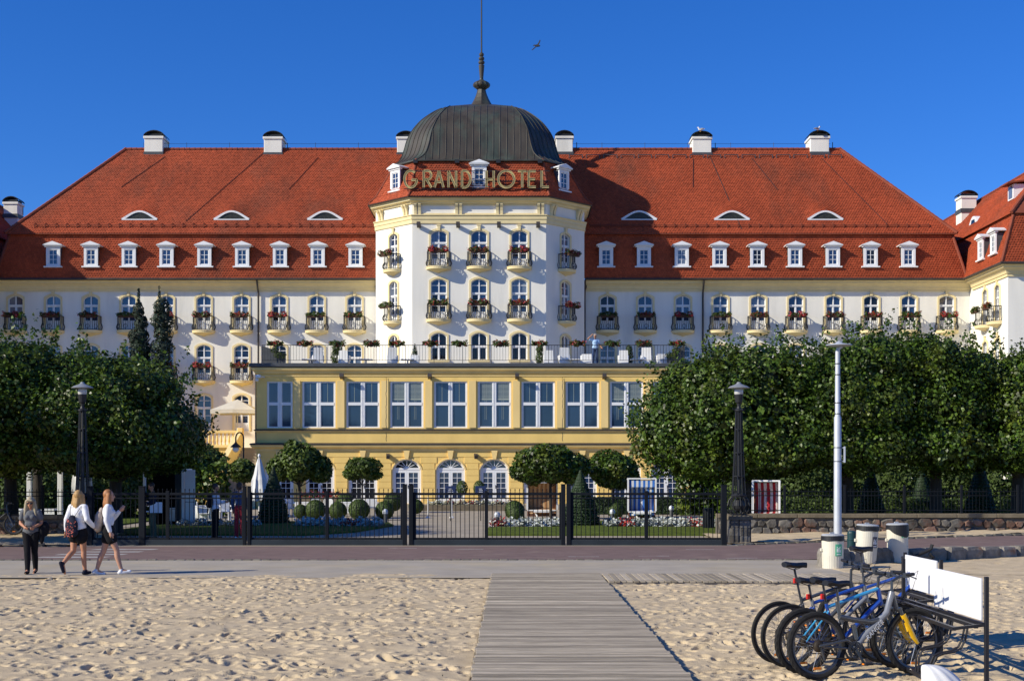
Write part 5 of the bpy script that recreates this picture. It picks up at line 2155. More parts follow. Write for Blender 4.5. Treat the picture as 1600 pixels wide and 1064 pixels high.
CH = [chair_mesh(), chair_mesh(0.66, 0.66, 1.02), chair_mesh(0.7, 0.7, 0.62)]
tch = [(497, 1, 'left of the tall climbing bush'), (538, 0, 'just right of the tall climbing bush'), (613, 1, 'before the left slanting tower face'), (857, 0, 'just right of the second climbing bush'), (881, 1, 'taller one, before the right slanting tower face'), (917, 2, 'low one just left of the standing man'), (974, 0, 'left of the upright conifer'), (1010, 1, 'right of the upright conifer'), (1034, 2, 'low one beside the right wind screen')]
for px, ty, lab in tch:
    t = thing('lounge_chair', 'white lounge chair on the terrace, ' + lab, 'chair', ((px - 800) * 82.0 / 2100, 82.0, TZ), rt.uniform(-0.15, 0.15), 'white lounge chairs on the roof terrace')
    for m in CH[ty]:
        place_part(m, m.name.split('.')[0], t)
for px, lab in ((483, 'beside the left wind screen'), (572, 'left of the slanting tower face'), (637, 'beside the white planter'), (895, 'left of the standing man'), (995, 'beside the upright conifer')):
    t = thing('low_table', 'low white table on the terrace, ' + lab, 'table', ((px - 800) * 81.7 / 2100, 81.7, TZ), 0, 'low white tables on the terrace')
    mb = MB()
    mb.cbox(-0.4, 0.4, -0.4, 0.4, 0.26, 0.31, 0.01)
    link_mesh(mb.mesh('table_top', white), 'table_top', t)
    mb = MB()
    mb.lathe([(0.16, 0), (0.05, 0.03), (0.05, 0.26)], (0, 0, 0), 8)
    link_mesh(mb.mesh('leg', white), 'leg', t)
for (xa, xb, s, lab) in ((410, 447, 1, 'left'), (1042, 1070, -1, 'right')):
    x0, x1 = (xa - 800) * 81.4 / 2100, (xb - 800) * 81.4 / 2100
    t = thing('wind_screen', 'dark sloping wind screen at the %s end of the roof terrace' % lab, 'screen', ((x0 + x1) / 2, 81.3, TZ))
    hi_, lo_ = (1.1, 0.62) if s > 0 else (0.55, 1.15)
    mb = MB()
    mb.prism([(x0, 81.3, TZ), (x1, 81.3, TZ), (x1, 81.3, TZ + lo_), (x0, 81.3, TZ + hi_)], (0, 0.05, 0))
    mb.build('panel', lead, t)
    bush('hanging_plant', 'pink flowered plant hanging over the %s wind screen' % lab, 'plant', ((x0 + x1) / 2 + (0.4 if s > 0 else -0.3), 81.15, TZ + 0.1), [((0, 0, 0.4), (0.45, 0.1, 0.22)), ((-0.3 * s, 0, 0.7), (0.3, 0.1, 0.2))], [leaf_fl], 260, (0.06, 0.1), seed=9)

# ---- landing and steps at the left end, with balustrades and a cream parasol
ls = thing('landing', 'yellow stair landing with balusters left of the terrace building', 'stairs', (-17.5, 85, 0))
LS = LOC[ls.name]
mb = MB()
mb.box(-21.0, -15.45, 85.0, 90.98, 0, 3.75)
mb.build('base', ochre, ls)
mb = MB()
mb.cbox(-21.1, -17.05, 84.85, 85.15, 3.751, 3.92, 0.02)
mb.cbox(-21.1, -17.05, 84.85, 85.15, 4.66, 4.83, 0.02)
mb.cbox(-17.35, -17.0, 84.8, 85.2, 3.93, 4.99, 0.03)
mb.build('rail', ochre_trim, ls)
B = MB()
B.lathe([(0.07, 3.92), (0.07, 3.98), (0.045, 4.02), (0.09, 4.2), (0.06, 4.42), (0.045, 4.55), (0.07, 4.6), (0.07, 4.66)], (0, 0, 0), 8)
bm_ = B.mesh('baluster', ochre_trim)
for i in range(15):
    place_part(bm_, 'baluster', ls, (-20.9 + i * 0.25 - LS[0], 0.0, 0))
mb = MB()          # slanting stair walls
mb.prism([(-17.35, 85.0, 4.9), (-17.35, 85.0, 3.7), (-18.3, 80.6, 0.3), (-18.3, 80.6, 1.5)], (0.34, 0, 0))
mb.prism([(-15.7, 85.0, 4.9), (-15.7, 85.0, 0.0), (-15.7, 80.9, 0.0), (-15.7, 80.9, 1.5)], (0.24, 0, 0))
mb.build('stair_wall', trim, ls)
for i in range(20):
    mb = MB()
    y1 = 84.99 - i * 0.205
    mb.box(-17.95, -15.72, y1 - 0.205, y1, 0, 3.74 - i * 0.182)
    mb.build('step', gardpave, ls)
mb = MB()
mb.cbox(-20.2, -18.7, 80.3, 80.6, 1.95, 2.1, 0.02)
mb.box(-20.2, -18.7, 80.3, 80.6, 0, 1.2)
mb.build('low_wall', ochre, ls)
for i in range(6):
    place_part(bm_, 'baluster', ls, (-20.0 + i * 0.25 - LS[0], 80.45 - LS[1], -2.72))
pr = thing('parasol', 'open cream parasol on the landing left of the terrace building', 'parasol', (-17.55, 85.9, 3.75))
mb = MB()
zt, zb, rr_ = 6.85, 6.12, 1.42
sq = [(-1, -1), (0, -1.05), (1, -1), (1.05, 0), (1, 1), (0, 1.05), (-1, 1), (-1.05, 0)]
apex = (-17.55, 85.9, zt)
vs = [(-17.55 + x * rr_, 85.9 + y * rr_, zb + (0.04 if x * y == 0 else 0)) for x, y in sq] + [apex] + [(-17.55 + x * rr_, 85.9 + y * rr_, zb - 0.24 + (0.04 if x * y == 0 else 0)) for x, y in sq]
fs = [(i, (i + 1) % 8, 8) for i in range(8)] + [(i, 9 + i, 9 + (i + 1) % 8, (i + 1) % 8) for i in range(8)]
mb.add(vs, fs)
mb.add([(x, y, z - 0.03) for x, y, z in vs[:9]], [((i + 1) % 8, i, 8) for i in range(8)])
creamcloth = M('cream_canvas', (0.74, 0.70, 0.60), 0.9, 0.04, 3, transl=0.2)
mb.build('canopy', creamcloth, pr, fix=False)
mb = MB()
mb.tube([(-17.55, 85.9, 3.75), (-17.55, 85.9, 6.8)], 0.035, 8)
mb.lathe([(0.35, 3.75), (0.35, 3.85), (0.06, 3.9)], (-17.55, 85.9, 0), 12)
mb.build('pole', white, pr)
hk = thing('hook_lamp', 'dark lamp post with a curved hook and hanging globe before the stair', 'lamp', (-15.9, 79.6, 0))
mb = MB()
pts = [(-15.9, 79.6, 0), (-15.9, 79.6, 4.2)] + [(-16.13 + 0.23 * math.cos(R(a)), 79.6, 4.2 + 0.34 * math.sin(R(a))) for a in range(15, 181, 15)] + [(-16.36, 79.6, 3.98)]
mb.tube(pts, 0.045, 8)
mb.build('post', iron, hk)
mb = MB()
mb.lathe([(0.05, 3.98), (0.10, 3.9), (0.30, 3.72), (0.32, 3.66), (0.26, 3.66)], (-16.36, 79.6, 0), 14)
mb.build('lamp_shade', iron, hk)
mb = MB()
mb.sphere((-16.36, 79.6, 3.56), (0.2, 0.2, 0.19), 12, 8)
mb.build('globe', white, hk, smooth=True)
# ------------------------------------------------------------------ gates, railings, pillars and lamps
gatem = M('gate_metal', (0.008, 0.010, 0.014), 0.65, 0.1, 3, spec=0.15)
platem = M('gate_plate', (0.028, 0.036, 0.042), 0.6, 0.15, 2, spec=0.2)
GY = 39.4


def pxx(p, Y):
    return (p - 800) * Y / 2100


def bar_mesh(z0, z1, r=0.011, tip=0.07):
    mb = MB()
    mb.tube([(0, 0, z0), (0, 0, z1 - tip)], r, 5)
    mb.tube([(0, 0, z1 - tip), (0, 0, z1 - tip * 0.55), (0, 0, z1)], [r * 0.8, r * 1.7, 0.002], 5)
    return mb.mesh('bar', gatem)


GBAR = bar_mesh(0.19, 1.67)


def gate(pa, pb, label, mid=None, low=True):
    xa, xb = pxx(pa, GY), pxx(pb, GY)
    t = thing('gate', label, 'gate', ((xa + xb) / 2, GY, 0), group='sections of the long dark sliding gate')
    for nm, z, h in (('top_rail', 1.51, 0.07), ('rail', 1.385, 0.035), ('bottom_rail', 0.20, 0.06)):
        mb = MB()
        mb.cbox(xa, xb, GY - 0.025, GY + 0.025, z - h / 2, z + h / 2, 0.006)
        mb.build(nm, gatem, t)
    for x in (xa, xb):
        mb = MB()
        mb.cbox(x - 0.04, x + 0.04, GY - 0.032, GY + 0.032, 0.1, 1.56, 0.008)
        mb.build('stile', gatem, t)
    for m in (mid or []):
        x = pxx(m, GY)
        mb = MB()
        mb.cbox(x - 0.05, x + 0.05, GY - 0.036, GY + 0.036, 0.1, 1.60, 0.008)
        mb.build('stile', gatem, t)
    n = int((xb - xa) / 0.131)
    for i in range(1, n):
        place_part(GBAR, 'bar', t, (xa + (xb - xa) * i / n - (xa + xb) / 2, 0, 0))
    if low:
        mb = MB()
        mb.cbox(xa - 0.1, xb + 0.1, GY - 0.06, GY - 0.034, 0.0, 0.17, 0.006)
        mb.build('kick_plate', platem, t)
    return t


gate(145, 219, 'narrow dark gate section at the far left beside the lamp pillar')
gate(226, 380, 'dark gate section in front of the three people in the garden', [262])
gate(392, 628, 'dark gate section left of the tall middle post pair', [511])
gate(648, 876, 'dark gate section before the arched doors, right of the tall middle posts', [760])
gate(894, 1128, 'dark gate section before the blue striped beach chair', [1010])


def gate_post(p, label, w=0.13, h=1.78):
    x = pxx(p, GY)
    t = thing('gate_post', label, 'post', (x, GY - 0.01, 0), group='square posts of the long gate')
    mb = MB()
    mb.cbox(x - w / 2, x + w / 2, GY - 0.08, GY + 0.06, 0, h, 0.012)
    mb.build('shaft', gatem, t)
    mb = MB()
    mb.cbox(x - w / 2 - 0.008, x + w / 2 + 0.008, GY - 0.088, GY + 0.068, h, h + 0.02, 0.006)
    mb.build('cap', gatem, t)


gate_post(222.5, 'thick dark gate post beside the man in the dark jacket', 0.18, 1.72)
gate_post(382.5, 'left post of the pair beside the person in red trousers', 0.10, 1.72)
gate_post(389.5, 'right post of the pair beside the person in red trousers', 0.10, 1.72)
gate_post(632.5, 'left post of the tall pair before the leftmost visible arched door')
gate_post(642.5, 'right post of the tall pair before the leftmost visible arched door')
gate_post(880, 'left post of the pair beside the dark cone shrub')
gate_post(888.5, 'right post of the pair beside the dark cone shrub')
gate_post(1131, 'end post of the gate beside the right lamp pillar', 0.16, 1.76)
gate_post(141, 'end post of the gate behind the girl with the dark bag', 0.16, 1.72)

FBAR = bar_mesh(0.80, 1.60, 0.0085, 0.06)


def railing(x0, x1, y, label, posts):
    t = thing('iron_railing', label, 'railing', ((x0 + x1) / 2, y, 0.75), group='iron railings on the stone walls')
    for nm, z in (('top_rail', 1.50), ('rail', 1.36), ('bottom_rail', 0.86)):
        mb = MB()
        mb.box(x0, x1, y - 0.014, y + 0.014, z - 0.014, z + 0.014)
        mb.build(nm, gatem, t)
    n = int((x1 - x0) / 0.118)
    for i in range(n + 1):
        place_part(FBAR, 'bar', t, (x0 + (x1 - x0) * i / n - (x0 + x1) / 2, 0, -0.75))
    for x in posts:
        mb = MB()
        mb.cbox(x - 0.04, x + 0.04, y - 0.04, y + 0.04, 0.75, 1.72, 0.008)
        mb.build('post', gatem, t)


railing(7.0, 20.3, 45.72, 'dark iron railing on the long stone wall on the right', [pxx(p, 45.72) for p in (1226, 1320, 1413, 1502, 1590)])
railing(-23.0, -14.4, 44.42, 'dark iron railing on the stone wall behind the woman in black', [pxx(p, 44.42) for p in (67, -30)])


def lamp_pillar(x, y, label, lamp_label):
    t = thing('lamp_pillar', label, 'pillar', (x, y, 0), group='stone pillars carrying iron lamps')
    mb = MB()
    mb.box(x - 0.28, x + 0.28, y - 0.28, y + 0.28, -0.1, 0.73)
    mb.build('mortar_core', mortar, t)
    r = random.Random(int(x * 10) + 99)
    for row in range(3):
        z = 0.02 + 0.24 * row
        for face in range(4):
            ang = face * math.pi / 2
            split = r.uniform(0.24, 0.34)
            u = -0.285
            for wd in (split, 0.57 - split):
                cu = u + wd / 2
                u += wd
                blk = rough_block(wd * 0.95, 0.10, 0.235, r.randint(0, 9999), 0.14, 0.07)
                lx_, ly_ = cu, -0.275
                o = place_part(blk.mesh('stone', stonem), 'stone', t, (lx_ * math.cos(ang) - ly_ * math.sin(ang), lx_ * math.sin(ang) + ly_ * math.cos(ang), z), ang)
    mb = MB()
    mb.cbox(x - 0.36, x + 0.36, y - 0.36, y + 0.36, 0.731, 0.86, 0.02)
    mb.build('cap_stone', capm, t)
    L = thing('street_lamp', lamp_label, 'street lamp', (x, y, 0.86), group='iron lamps with saucer shades')
    mb = MB()
    mb.box(x - 0.22, x + 0.22, y - 0.22, y + 0.22, 0.861, 0.90)
    mb.sphere((x, y, 1.15), (0.20, 0.20, 0.22), 12, 8)
    for i in range(12):
        a = 2 * math.pi * i / 12
        c, s = math.cos(a), math.sin(a)
        mb.tube([(x + k * c, y + k * s, z) for k, z in ((0.20, 0.90), (0.30, 0.98), (0.335, 1.15), (0.29, 1.32), (0.18, 1.44), (0.12, 1.50))], 0.018, 5)
        if i % 3 == 0:
            mb.tube([(x + k * c, y + k * s, z) for k, z in ((0.26, 0.90), (0.36, 0.93), (0.33, 1.02), (0.24, 0.97))], 0.02, 5)
    mb.lathe([(0.22, 1.40), (0.24, 1.45), (0.16, 1.52)], (x, y, 0), 12)
    mb.build('base_ornament', iron, L)
    mb = MB()
    for i in range(8):
        a = 2 * math.pi * (i + 0.5) / 8
        c, s = math.cos(a), math.sin(a)
        mb.tube([(x + k * c, y + k * s, z) for k, z in ((0.20, 1.45), (0.155, 2.3), (0.115, 3.2), (0.085, 4.0))], 0.021, 5)
    mb.tube([(x, y, 1.4), (x, y, 4.05)], [0.07, 0.035], 8)
    for z, k in ((2.0, 0.172), (2.7, 0.140), (3.4, 0.108)):
        mb.lathe([(k, z), (k + 0.016, z + 0.02), (k, z + 0.04)], (x, y, 0), 12)
    mb.build('pole', iron, L)
    mb = MB()
    mb.lathe([(0.09, 3.96), (0.13, 3.98), (0.13, 4.02), (0.07, 4.05), (0.05, 4.12), (0.06, 4.2), (0.10, 4.24), (0.135, 4.45), (0.14, 4.47), (0.05, 4.471)], (x, y, 0), 14)
    for i in range(4):
        a = 2 * math.pi * i / 4 + 0.4
        mb.tube([(x + 0.1 * math.cos(a), y + 0.1 * math.sin(a), 4.0), (x + 0.22 * math.cos(a), y + 0.22 * math.sin(a), 4.03), (x + 0.2 * math.cos(a), y + 0.2 * math.sin(a), 4.07)], 0.014, 5)
    mb.build('neck', iron, L)
    mb = MB()
    mb.lathe([(0.12, 4.472), (0.135, 4.5), (0.135, 4.62), (0.12, 4.64)], (x, y, 0), 16)
    mb.build('glass', lampglass, L, smooth=True)
    mb = MB()
    mb.lathe([(0.14, 4.645), (0.32, 4.66), (0.325, 4.675), (0.26, 4.72), (0.13, 4.765), (0.07, 4.80), (0.05, 4.84), (0.02, 4.85)], (x, y, 0), 24)
    mb.build('shade', shadem, L, smooth=True)


lampglass = M('lamp_glass', (0.55, 0.55, 0.52), 0.15, 0.05, 3, spec=0.7)
shadem = M('lamp_shade_metal', (0.34, 0.35, 0.34), 0.4, 0.1, 3, metal=0.4)
lamp_pillar(6.80, 40.3, 'square stone pillar under the right lamp at the end of the gate', 'iron saucer lamp before the big tree on the right')
lamp_pillar(-12.88, 40.3, 'square stone pillar behind the blonde girl with the dark bag', 'iron saucer lamp before the trees on the left')

polem = M('galvanised', (0.50, 0.53, 0.57), 0.5, 0.06, 3, metal=0.2)
sp_ = thing('street_lamp', 'tall pale grey tubular lamp post behind the white bins', 'street lamp', (10.42, 43, 0))
mb = MB()
mb.tube([(10.42, 43, -0.05), (10.42, 43, 0.1), (10.42, 43, 3.9), (10.42, 43, 3.95), (10.42, 43, 6.0), (10.45, 43, 6.12), (10.56, 43, 6.16)], [0.13, 0.125, 0.115, 0.085, 0.075, 0.065, 0.05], 14)
mb.build('pole', polem, sp_, smooth=True)
for z in (5.6, 5.25, 4.35, 4.0, 2.92, 2.48):
    mb = MB()
    mb.lathe([(0.09 if z > 3.9 else 0.122, z), (0.095 if z > 3.9 else 0.127, z + 0.015), (0.09 if z > 3.9 else 0.122, z + 0.03)], (10.42, 43, 0), 14)
    mb.build('clamp_band', lead, sp_)
mb = MB()
mb.beam((10.54, 42.95, 2.93), (10.62, 42.95, 2.93), 0.03)
mb.beam((10.54, 42.95, 2.50), (10.62, 42.95, 2.50), 0.03)
mb.cbox(10.60, 10.66, 42.92, 42.98, 2.46, 2.97, 0.01)
mb.build('bracket', polem, sp_)
mb = MB()
mb.lathe([(0.16, 6.17), (0.40, 6.185), (0.42, 6.20), (0.40, 6.225), (0.12, 6.27), (0.05, 6.33), (0.02, 6.34)], (10.46, 43, 0), 24)
mb.build('lamp_head', polem, sp_, smooth=True)

# ------------------------------------------------------------------ trees
def hnoise(P, f, seed):
    r = np.random.default_rng(seed)
    out = np.zeros(len(P))
    for _ in range(7):
        k = r.normal(size=3) * f
        out += np.sin(P @ k + r.uniform(0, 6.28))
    return out / 7 ** 0.5


def tree(label, cat, base, lobes, n, leafmat, size=(0.10, 0.165), trunk_h=2.2, trunk_r=0.16, seed=0, name='tree', group=None, gap=0.35, shell=0.16, sprigs=40, nf=1.6):
    r = np.random.default_rng(seed)
    t = thing(name, label, cat, base, 0, group)
    tot = sum(l[1][0] * l[1][1] + l[1][0] * l[1][2] + l[1][1] * l[1][2] for l in lobes)
    Ps, Ns = [], []
    for c, rad in lobes:
        c, rad = np.array(c, float), np.array(rad, float)
        k = int(n * (rad[0] * rad[1] + rad[0] * rad[2] + rad[1] * rad[2]) / tot)
        d = r.normal(size=(k, 3))
        d /= np.linalg.norm(d, axis=1, keepdims=True)
        bump = 1 + 0.11 * hnoise(d * rad, 1.2, seed + 1) + 0.07 * hnoise(d * rad, 3.6, seed + 2)
        q = (1 - np.abs(r.normal(size=k)) * shell) * bump
        q = np.where(r.random(k) < 0.18, r.uniform(0.25, 0.9, k), q)
        P = c + d * rad * q[:, None]
        keep = np.ones(k, bool)
        for c2, rad2 in lobes:
            c2, rad2 = np.array(c2, float), np.array(rad2, float)
            if np.allclose(c2, c):
                continue
            e = np.linalg.norm((P - c2) / rad2, axis=1)
            keep &= ~((e < 0.72) & (r.random(k) < 0.85))
        nz = hnoise(P, nf, seed + 3)
        outer = q > 0.82
        keep &= ~(outer & (nz < -gap) & (r.random(k) < 0.8))
        Ps.append(P[keep])
        Ns.append((d / rad * rad.mean() + 0.55 * r.normal(size=(k, 3)) + np.array([0, 0, 0.35]))[keep])
    # the close-grown inside of the crown
    for c, rad in lobes:
        c, rad = np.array(c, float), np.array(rad, float)
        k = int(n * 0.11 * (rad[0] * rad[1] + rad[0] * rad[2] + rad[1] * rad[2]) / tot)
        d = r.normal(size=(k, 3))
        d /= np.linalg.norm(d, axis=1, keepdims=True)
        Ps.append(c + d * rad * r.uniform(0.45, 0.80, k)[:, None])
        Ns.append(d + 0.5 * r.normal(size=(k, 3)))
    n_in = sum(len(p) for p in Ps[len(lobes):])
    # sprigs: shoots that stand out of the outline
    for _ in range(sprigs):
        c, rad = lobes[r.integers(len(lobes))]
        c, rad = np.array(c, float), np.array(rad, float)
        d = r.normal(size=3)
        d[2] = abs(d[2]) * 0.9 + 0.1
        d /= np.linalg.norm(d)
        L = r.uniform(0.25, 0.75)
        k = int(10 + 22 * L)
        tt = r.uniform(0, 1, k)
        dirn = d + np.array([0, 0, 0.45])
        P = c + d * rad * 0.97 + dirn * (tt * L)[:, None] + r.normal(size=(k, 3)) * 0.07
        Ps.append(P)
        Ns.append(r.normal(size=(k, 3)) + d)
    P, Nn = np.concatenate(Ps), np.concatenate(Ns)
    S = r.uniform(size[0], size[1], len(P))
    a0 = sum(len(p) for p in Ps[:len(lobes)])
    S[a0:a0 + n_in] *= 2.7
    me = leaf_mesh('crown', P, Nn, S, leafmat, aspect=0.38)
    link_mesh(me, 'crown', t)
    mb = MB()
    c0 = np.mean([l[0] for l in lobes], axis=0)
    top = (c0[0], c0[1], c0[2])
    mb.tube([(0, 0, -0.1), (0.02, 0, 0.25), (0.05 * c0[0], 0.05 * c0[1], trunk_h * 0.7), (0.1 * c0[0], 0.1 * c0[1], trunk_h)], [trunk_r * 1.35, trunk_r * 1.05, trunk_r * 0.9, trunk_r * 0.8], 9)
    tr = mb.mesh('trunk', bark, smooth=True)
    link_mesh(tr, 'trunk', t)
    mb = MB()
    for c, rad in lobes:
        for j in range(3):
            a = r.uniform(0, 6.28)
            e = (c[0] + rad[0] * 0.6 * math.cos(a), c[1] + rad[1] * 0.6 * math.sin(a), c[2] + rad[2] * r.uniform(-0.1, 0.6))
            s = (0.1 * c0[0], 0.1 * c0[1], trunk_h * r.uniform(0.82, 0.98))
            m = tuple((s[i] + e[i]) / 2 + (0.25 if i == 2 else 0) * r.uniform(-1, 1) for i in range(3))
            mb.tube([s, m, e], [trunk_r * 0.45, trunk_r * 0.3, trunk_r * 0.1], 6)
    link_mesh(mb.mesh('limbs', bark), 'limbs', t)
    return t


def lb(bx, by, *ls):
    """lobes given in world x, y, z relative to a base point"""
    return [((x - bx, y - by, z), r) for (x, y, z), r in ls]


GR = 'row of big linden trees along the garden wall'
tree('big leafy tree whose round crown covers the right end of the yellow building', 'tree', (8.6, 49, 0.0),
     lb(8.6, 49, ((8.0, 48.6, 4.1), (3.1, 2.7, 2.3)), ((9.4, 48.4, 3.0), (2.6, 2.2, 1.25)), ((6.9, 48.4, 2.6), (1.6, 1.8, 0.9)), ((6.0, 48.6, 3.55), (1.75, 1.9, 1.75)), ((9.2, 49, 5.55), (2.5, 2.3, 1.45)), ((10.3, 48.6, 3.9), (1.9, 2.2, 1.7)), ((6.9, 48.8, 5.35), (1.5, 1.6, 0.95))),
     60000, leaf_a, seed=41, trunk_r=0.24, group=GR, sprigs=150, gap=0.2)
tree('leafy tree behind the tall pale grey lamp post', 'tree', (12.3, 49.3, 0.0),
     lb(12.3, 49.3, ((12.2, 49, 4.6), (2.5, 2.6, 2.1)), ((13.0, 49, 6.0), (2.0, 2.0, 1.25)), ((12.2, 48.4, 3.1), (2.3, 2.2, 1.15))),
     44000, leaf_a, seed=42, trunk_r=0.22, group=GR, sprigs=120, gap=0.2)
tree('leafy tree above the dark cone shrubs, second from the right edge', 'tree', (15.5, 49.2, 0.0),
     lb(15.5, 49.2, ((15.5, 49, 4.5), (2.3, 2.6, 2.0)), ((14.9, 49, 6.05), (1.9, 2.0, 1.15)), ((15.6, 48.4, 3.1), (2.3, 2.2, 1.1)), ((16.4, 49, 5.7), (1.4, 1.7, 1.0))),
     44000, leaf_a, seed=43, trunk_r=0.24, group=GR, sprigs=120, gap=0.2)
tree('leafy tree at the right edge of the picture behind the stone wall', 'tree', (18.4, 49.0, 0.0),
     lb(18.4, 49, ((18.4, 49, 4.4), (2.2, 2.6, 2.0)), ((18.9, 49, 5.6), (1.9, 2.0, 1.05)), ((20.3, 48.6, 4.0), (1.7, 1.9, 1.7)), ((18.4, 48.4, 3.0), (2.2, 2.2, 1.0))),
     38000, leaf_a, seed=44, trunk_r=0.24, group=GR, sprigs=110, gap=0.2)
tree('broad leafy tree left of the stair with the cream parasol', 'tree', (-13.7, 46.4, 0.0),
     lb(-13.7, 46.4, ((-13.6, 45.2, 3.95), (2.6, 4.2, 2.05)), ((-11.9, 44.9, 3.4), (1.75, 3.4, 1.45)), ((-13.5, 44.8, 2.85), (2.7, 3.6, 0.95)), ((-14.1, 45.4, 5.05), (2.0, 3.2, 1.15)), ((-12.3, 44.6, 4.8), (1.4, 2.2, 0.9))),
     58000, leaf_a, seed=45, trunk_r=0.24, group=GR, sprigs=120, gap=0.2)
tree('leafy tree at the left edge behind the woman in black trousers', 'tree', (-17.2, 46.2, 0.0),
     lb(-17.2, 46.2, ((-17.0, 44.6, 4.1), (2.4, 3.4, 2.1)), ((-16.3, 44.6, 5.3), (1.9, 2.4, 1.25)), ((-18.2, 44.2, 5.2), (1.7, 2.2, 1.2)), ((-17.0, 44.4, 2.9), (2.4, 2.8, 1.0))),
     44000, leaf_a, seed=46, trunk_r=0.24, group=GR, sprigs=120, gap=0.2)
tree('leafy tree just outside the left edge', 'tree', (-20.9, 44.4, 0.0),
     lb(-20.9, 44.4, ((-20.9, 44.2, 4.2), (2.6, 3.2, 2.1)), ((-20.3, 44, 5.4), (1.9, 2.2, 1.2))),
     16000, leaf_a, seed=47, trunk_r=0.24, group=GR, sprigs=20)
tree('leafy tree further out beyond the left edge', 'tree', (-19.0, 38.8, 0.0),
     lb(-19.0, 38.8, ((-19.0, 38.6, 4.3), (2.6, 2.6, 1.9)), ((-18.8, 39.5, 5.4), (1.9, 2.0, 1.2))),
     14000, leaf_a, seed=48, trunk_r=0.24, group=GR, sprigs=20)

tree('leafy tree in the second row behind the broad left tree', 'tree', (-14.7, 49.8, 0.0),
     lb(-14.7, 49.8, ((-14.6, 49.4, 4.4), (2.3, 2.4, 1.9)), ((-14.2, 49.6, 5.2), (1.6, 1.8, 1.0))), 14000, leaf_a, seed=49, trunk_r=0.2, group=GR, sprigs=8)
tree('leafy tree in the second row at the left edge', 'tree', (-18.2, 51.6, 0.0),
     lb(-18.2, 51.6, ((-18.0, 51.4, 4.5), (2.4, 2.4, 2.0)), ((-18.4, 51.4, 5.6), (1.6, 1.8, 1.0))), 14000, leaf_a, seed=50, trunk_r=0.2, group=GR, sprigs=8)
GS = 'small round headed trees in the hotel garden'
def ball_tree(px, Y, label, lobes, n, seed, mat=leaf_b, tr=0.07, th=1.7, size=(0.13, 0.21), gap=0.6):
    x = pxx(px, Y)
    tree(label, 'tree', (x, Y, 0), lobes, n, mat, size, th, tr, seed, 'small_tree', GS, gap, 0.17, 0, 2.6)


ball_tree(315, 66, 'small round tree under the landing balusters at the left', [((0, 0, 2.7), (1.25, 1.2, 0.95)), ((-0.4, 0, 2.2), (1.0, 1.0, 0.7))], 5200, 61)
ball_tree(381, 70, 'little round tree before the foot of the yellow stair', [((0, 0, 2.25), (0.78, 0.8, 0.62))], 1700, 62)
ball_tree(468, 62, 'bushy small tree with a tuft on top, left of the arched doors', [((0.05, 0, 2.6), (1.15, 1.1, 0.95)), ((-0.9, 0, 2.3), (0.65, 0.7, 0.6)), ((-0.35, 0, 3.3), (0.4, 0.4, 0.4)), ((0.95, 0, 2.3), (0.6, 0.7, 0.7))], 7500, 63)
ball_tree(566, 72, 'flat crowned little tree before the left arched window', [((0, 0, 2.45), (0.98, 0.9, 0.6)), ((0.45, 0, 2.1), (0.65, 0.6, 0.35)), ((-0.55, 0, 2.1), (0.5, 0.6, 0.35))], 3800, 64, tr=0.05)
ball_tree(860, 62, 'wide dome shaped small tree above the brown beach chair', [((0, 0, 2.55), (1.5, 1.4, 0.90)), ((-0.9, 0, 2.2), (0.95, 1.0, 0.62)), ((0.9, 0.2, 2.35), (1.0, 1.1, 0.75))], 12000, 65, leaf_a, th=1.75, gap=1.2)
ball_tree(958, 64, 'round small tree between the cone shrub and the big tree', [((0, 0, 2.3), (1.2, 1.2, 0.85)), ((0.3, 0, 2.0), (1.0, 1.0, 0.6))], 8000, 66, leaf_a, gap=1.2)
for k, (px, Y, zc, rr, lab) in enumerate(((1400, 60, 1.9, 1.35, 'sunlit bush behind the darkest cone shrub on the right'), (1482, 61, 2.1, 1.5, 'sunlit bush between the middle and right cone shrubs'), (1565, 60, 2.0, 1.4, 'sunlit bush behind the right cone shrub'), (1255, 62, 2.0, 1.5, 'sunlit bush right of the red striped beach chair'), (1180, 66, 2.4, 1.3, 'sunlit bush behind the right lamp'), (160, 62, 2.2, 1.5, 'bush in the shade behind the left lamp'), (60, 60, 2.0, 1.6, 'bush behind the white garden posts at the far left'), (1325, 64, 2.0, 1.6, 'bush in shade behind the tall lamp post'))):
    bush('garden_bush', lab, 'bush', (pxx(px, Y), Y, 0), [((0, 0, zc * 0.75), (rr, rr, zc * 0.75)), ((rr * 0.5, 0, zc * 0.5), (rr * 0.7, rr * 0.8, zc * 0.5)), ((-rr * 0.5, 0, zc * 0.5), (rr * 0.7, rr * 0.8, zc * 0.5))], leaf_fl, 7000, (0.13, 0.2), seed=80 + k, group='loose bushes behind the tree row')
# two narrow dark conifers against the facade
for px, top, w, lab in ((219, 458, 0.88, 'left of the two narrow dark conifers against the white wall'), (252, 452, 1.08, 'right and broader of the two narrow dark conifers against the white wall')):
    Y = 78
    H = 2.1 + (740 - top) * Y / 2100
    lob = []
    m = 16
    rr_ = np.random.default_rng(px)
    for i in range(m):
        t = i / (m - 1)
        rad = w * (1.12 * (1 - t) ** 0.42 + 0.10) * rr_.uniform(0.78, 1.15)
        lob.append(((rr_.uniform(-0.12, 0.12), 0, 1.0 + t * (H - 1.3)), (rad, rad, H / m * 0.75)))
    bush('narrow_conifer', lab, 'tree', (pxx(px, Y), Y, 0), lob, leaf_sp, 13000, (0.14, 0.28), seed=px, group='narrow conifers against the facade', trunk=(H * 0.75, 0.12), aspect=0.24)

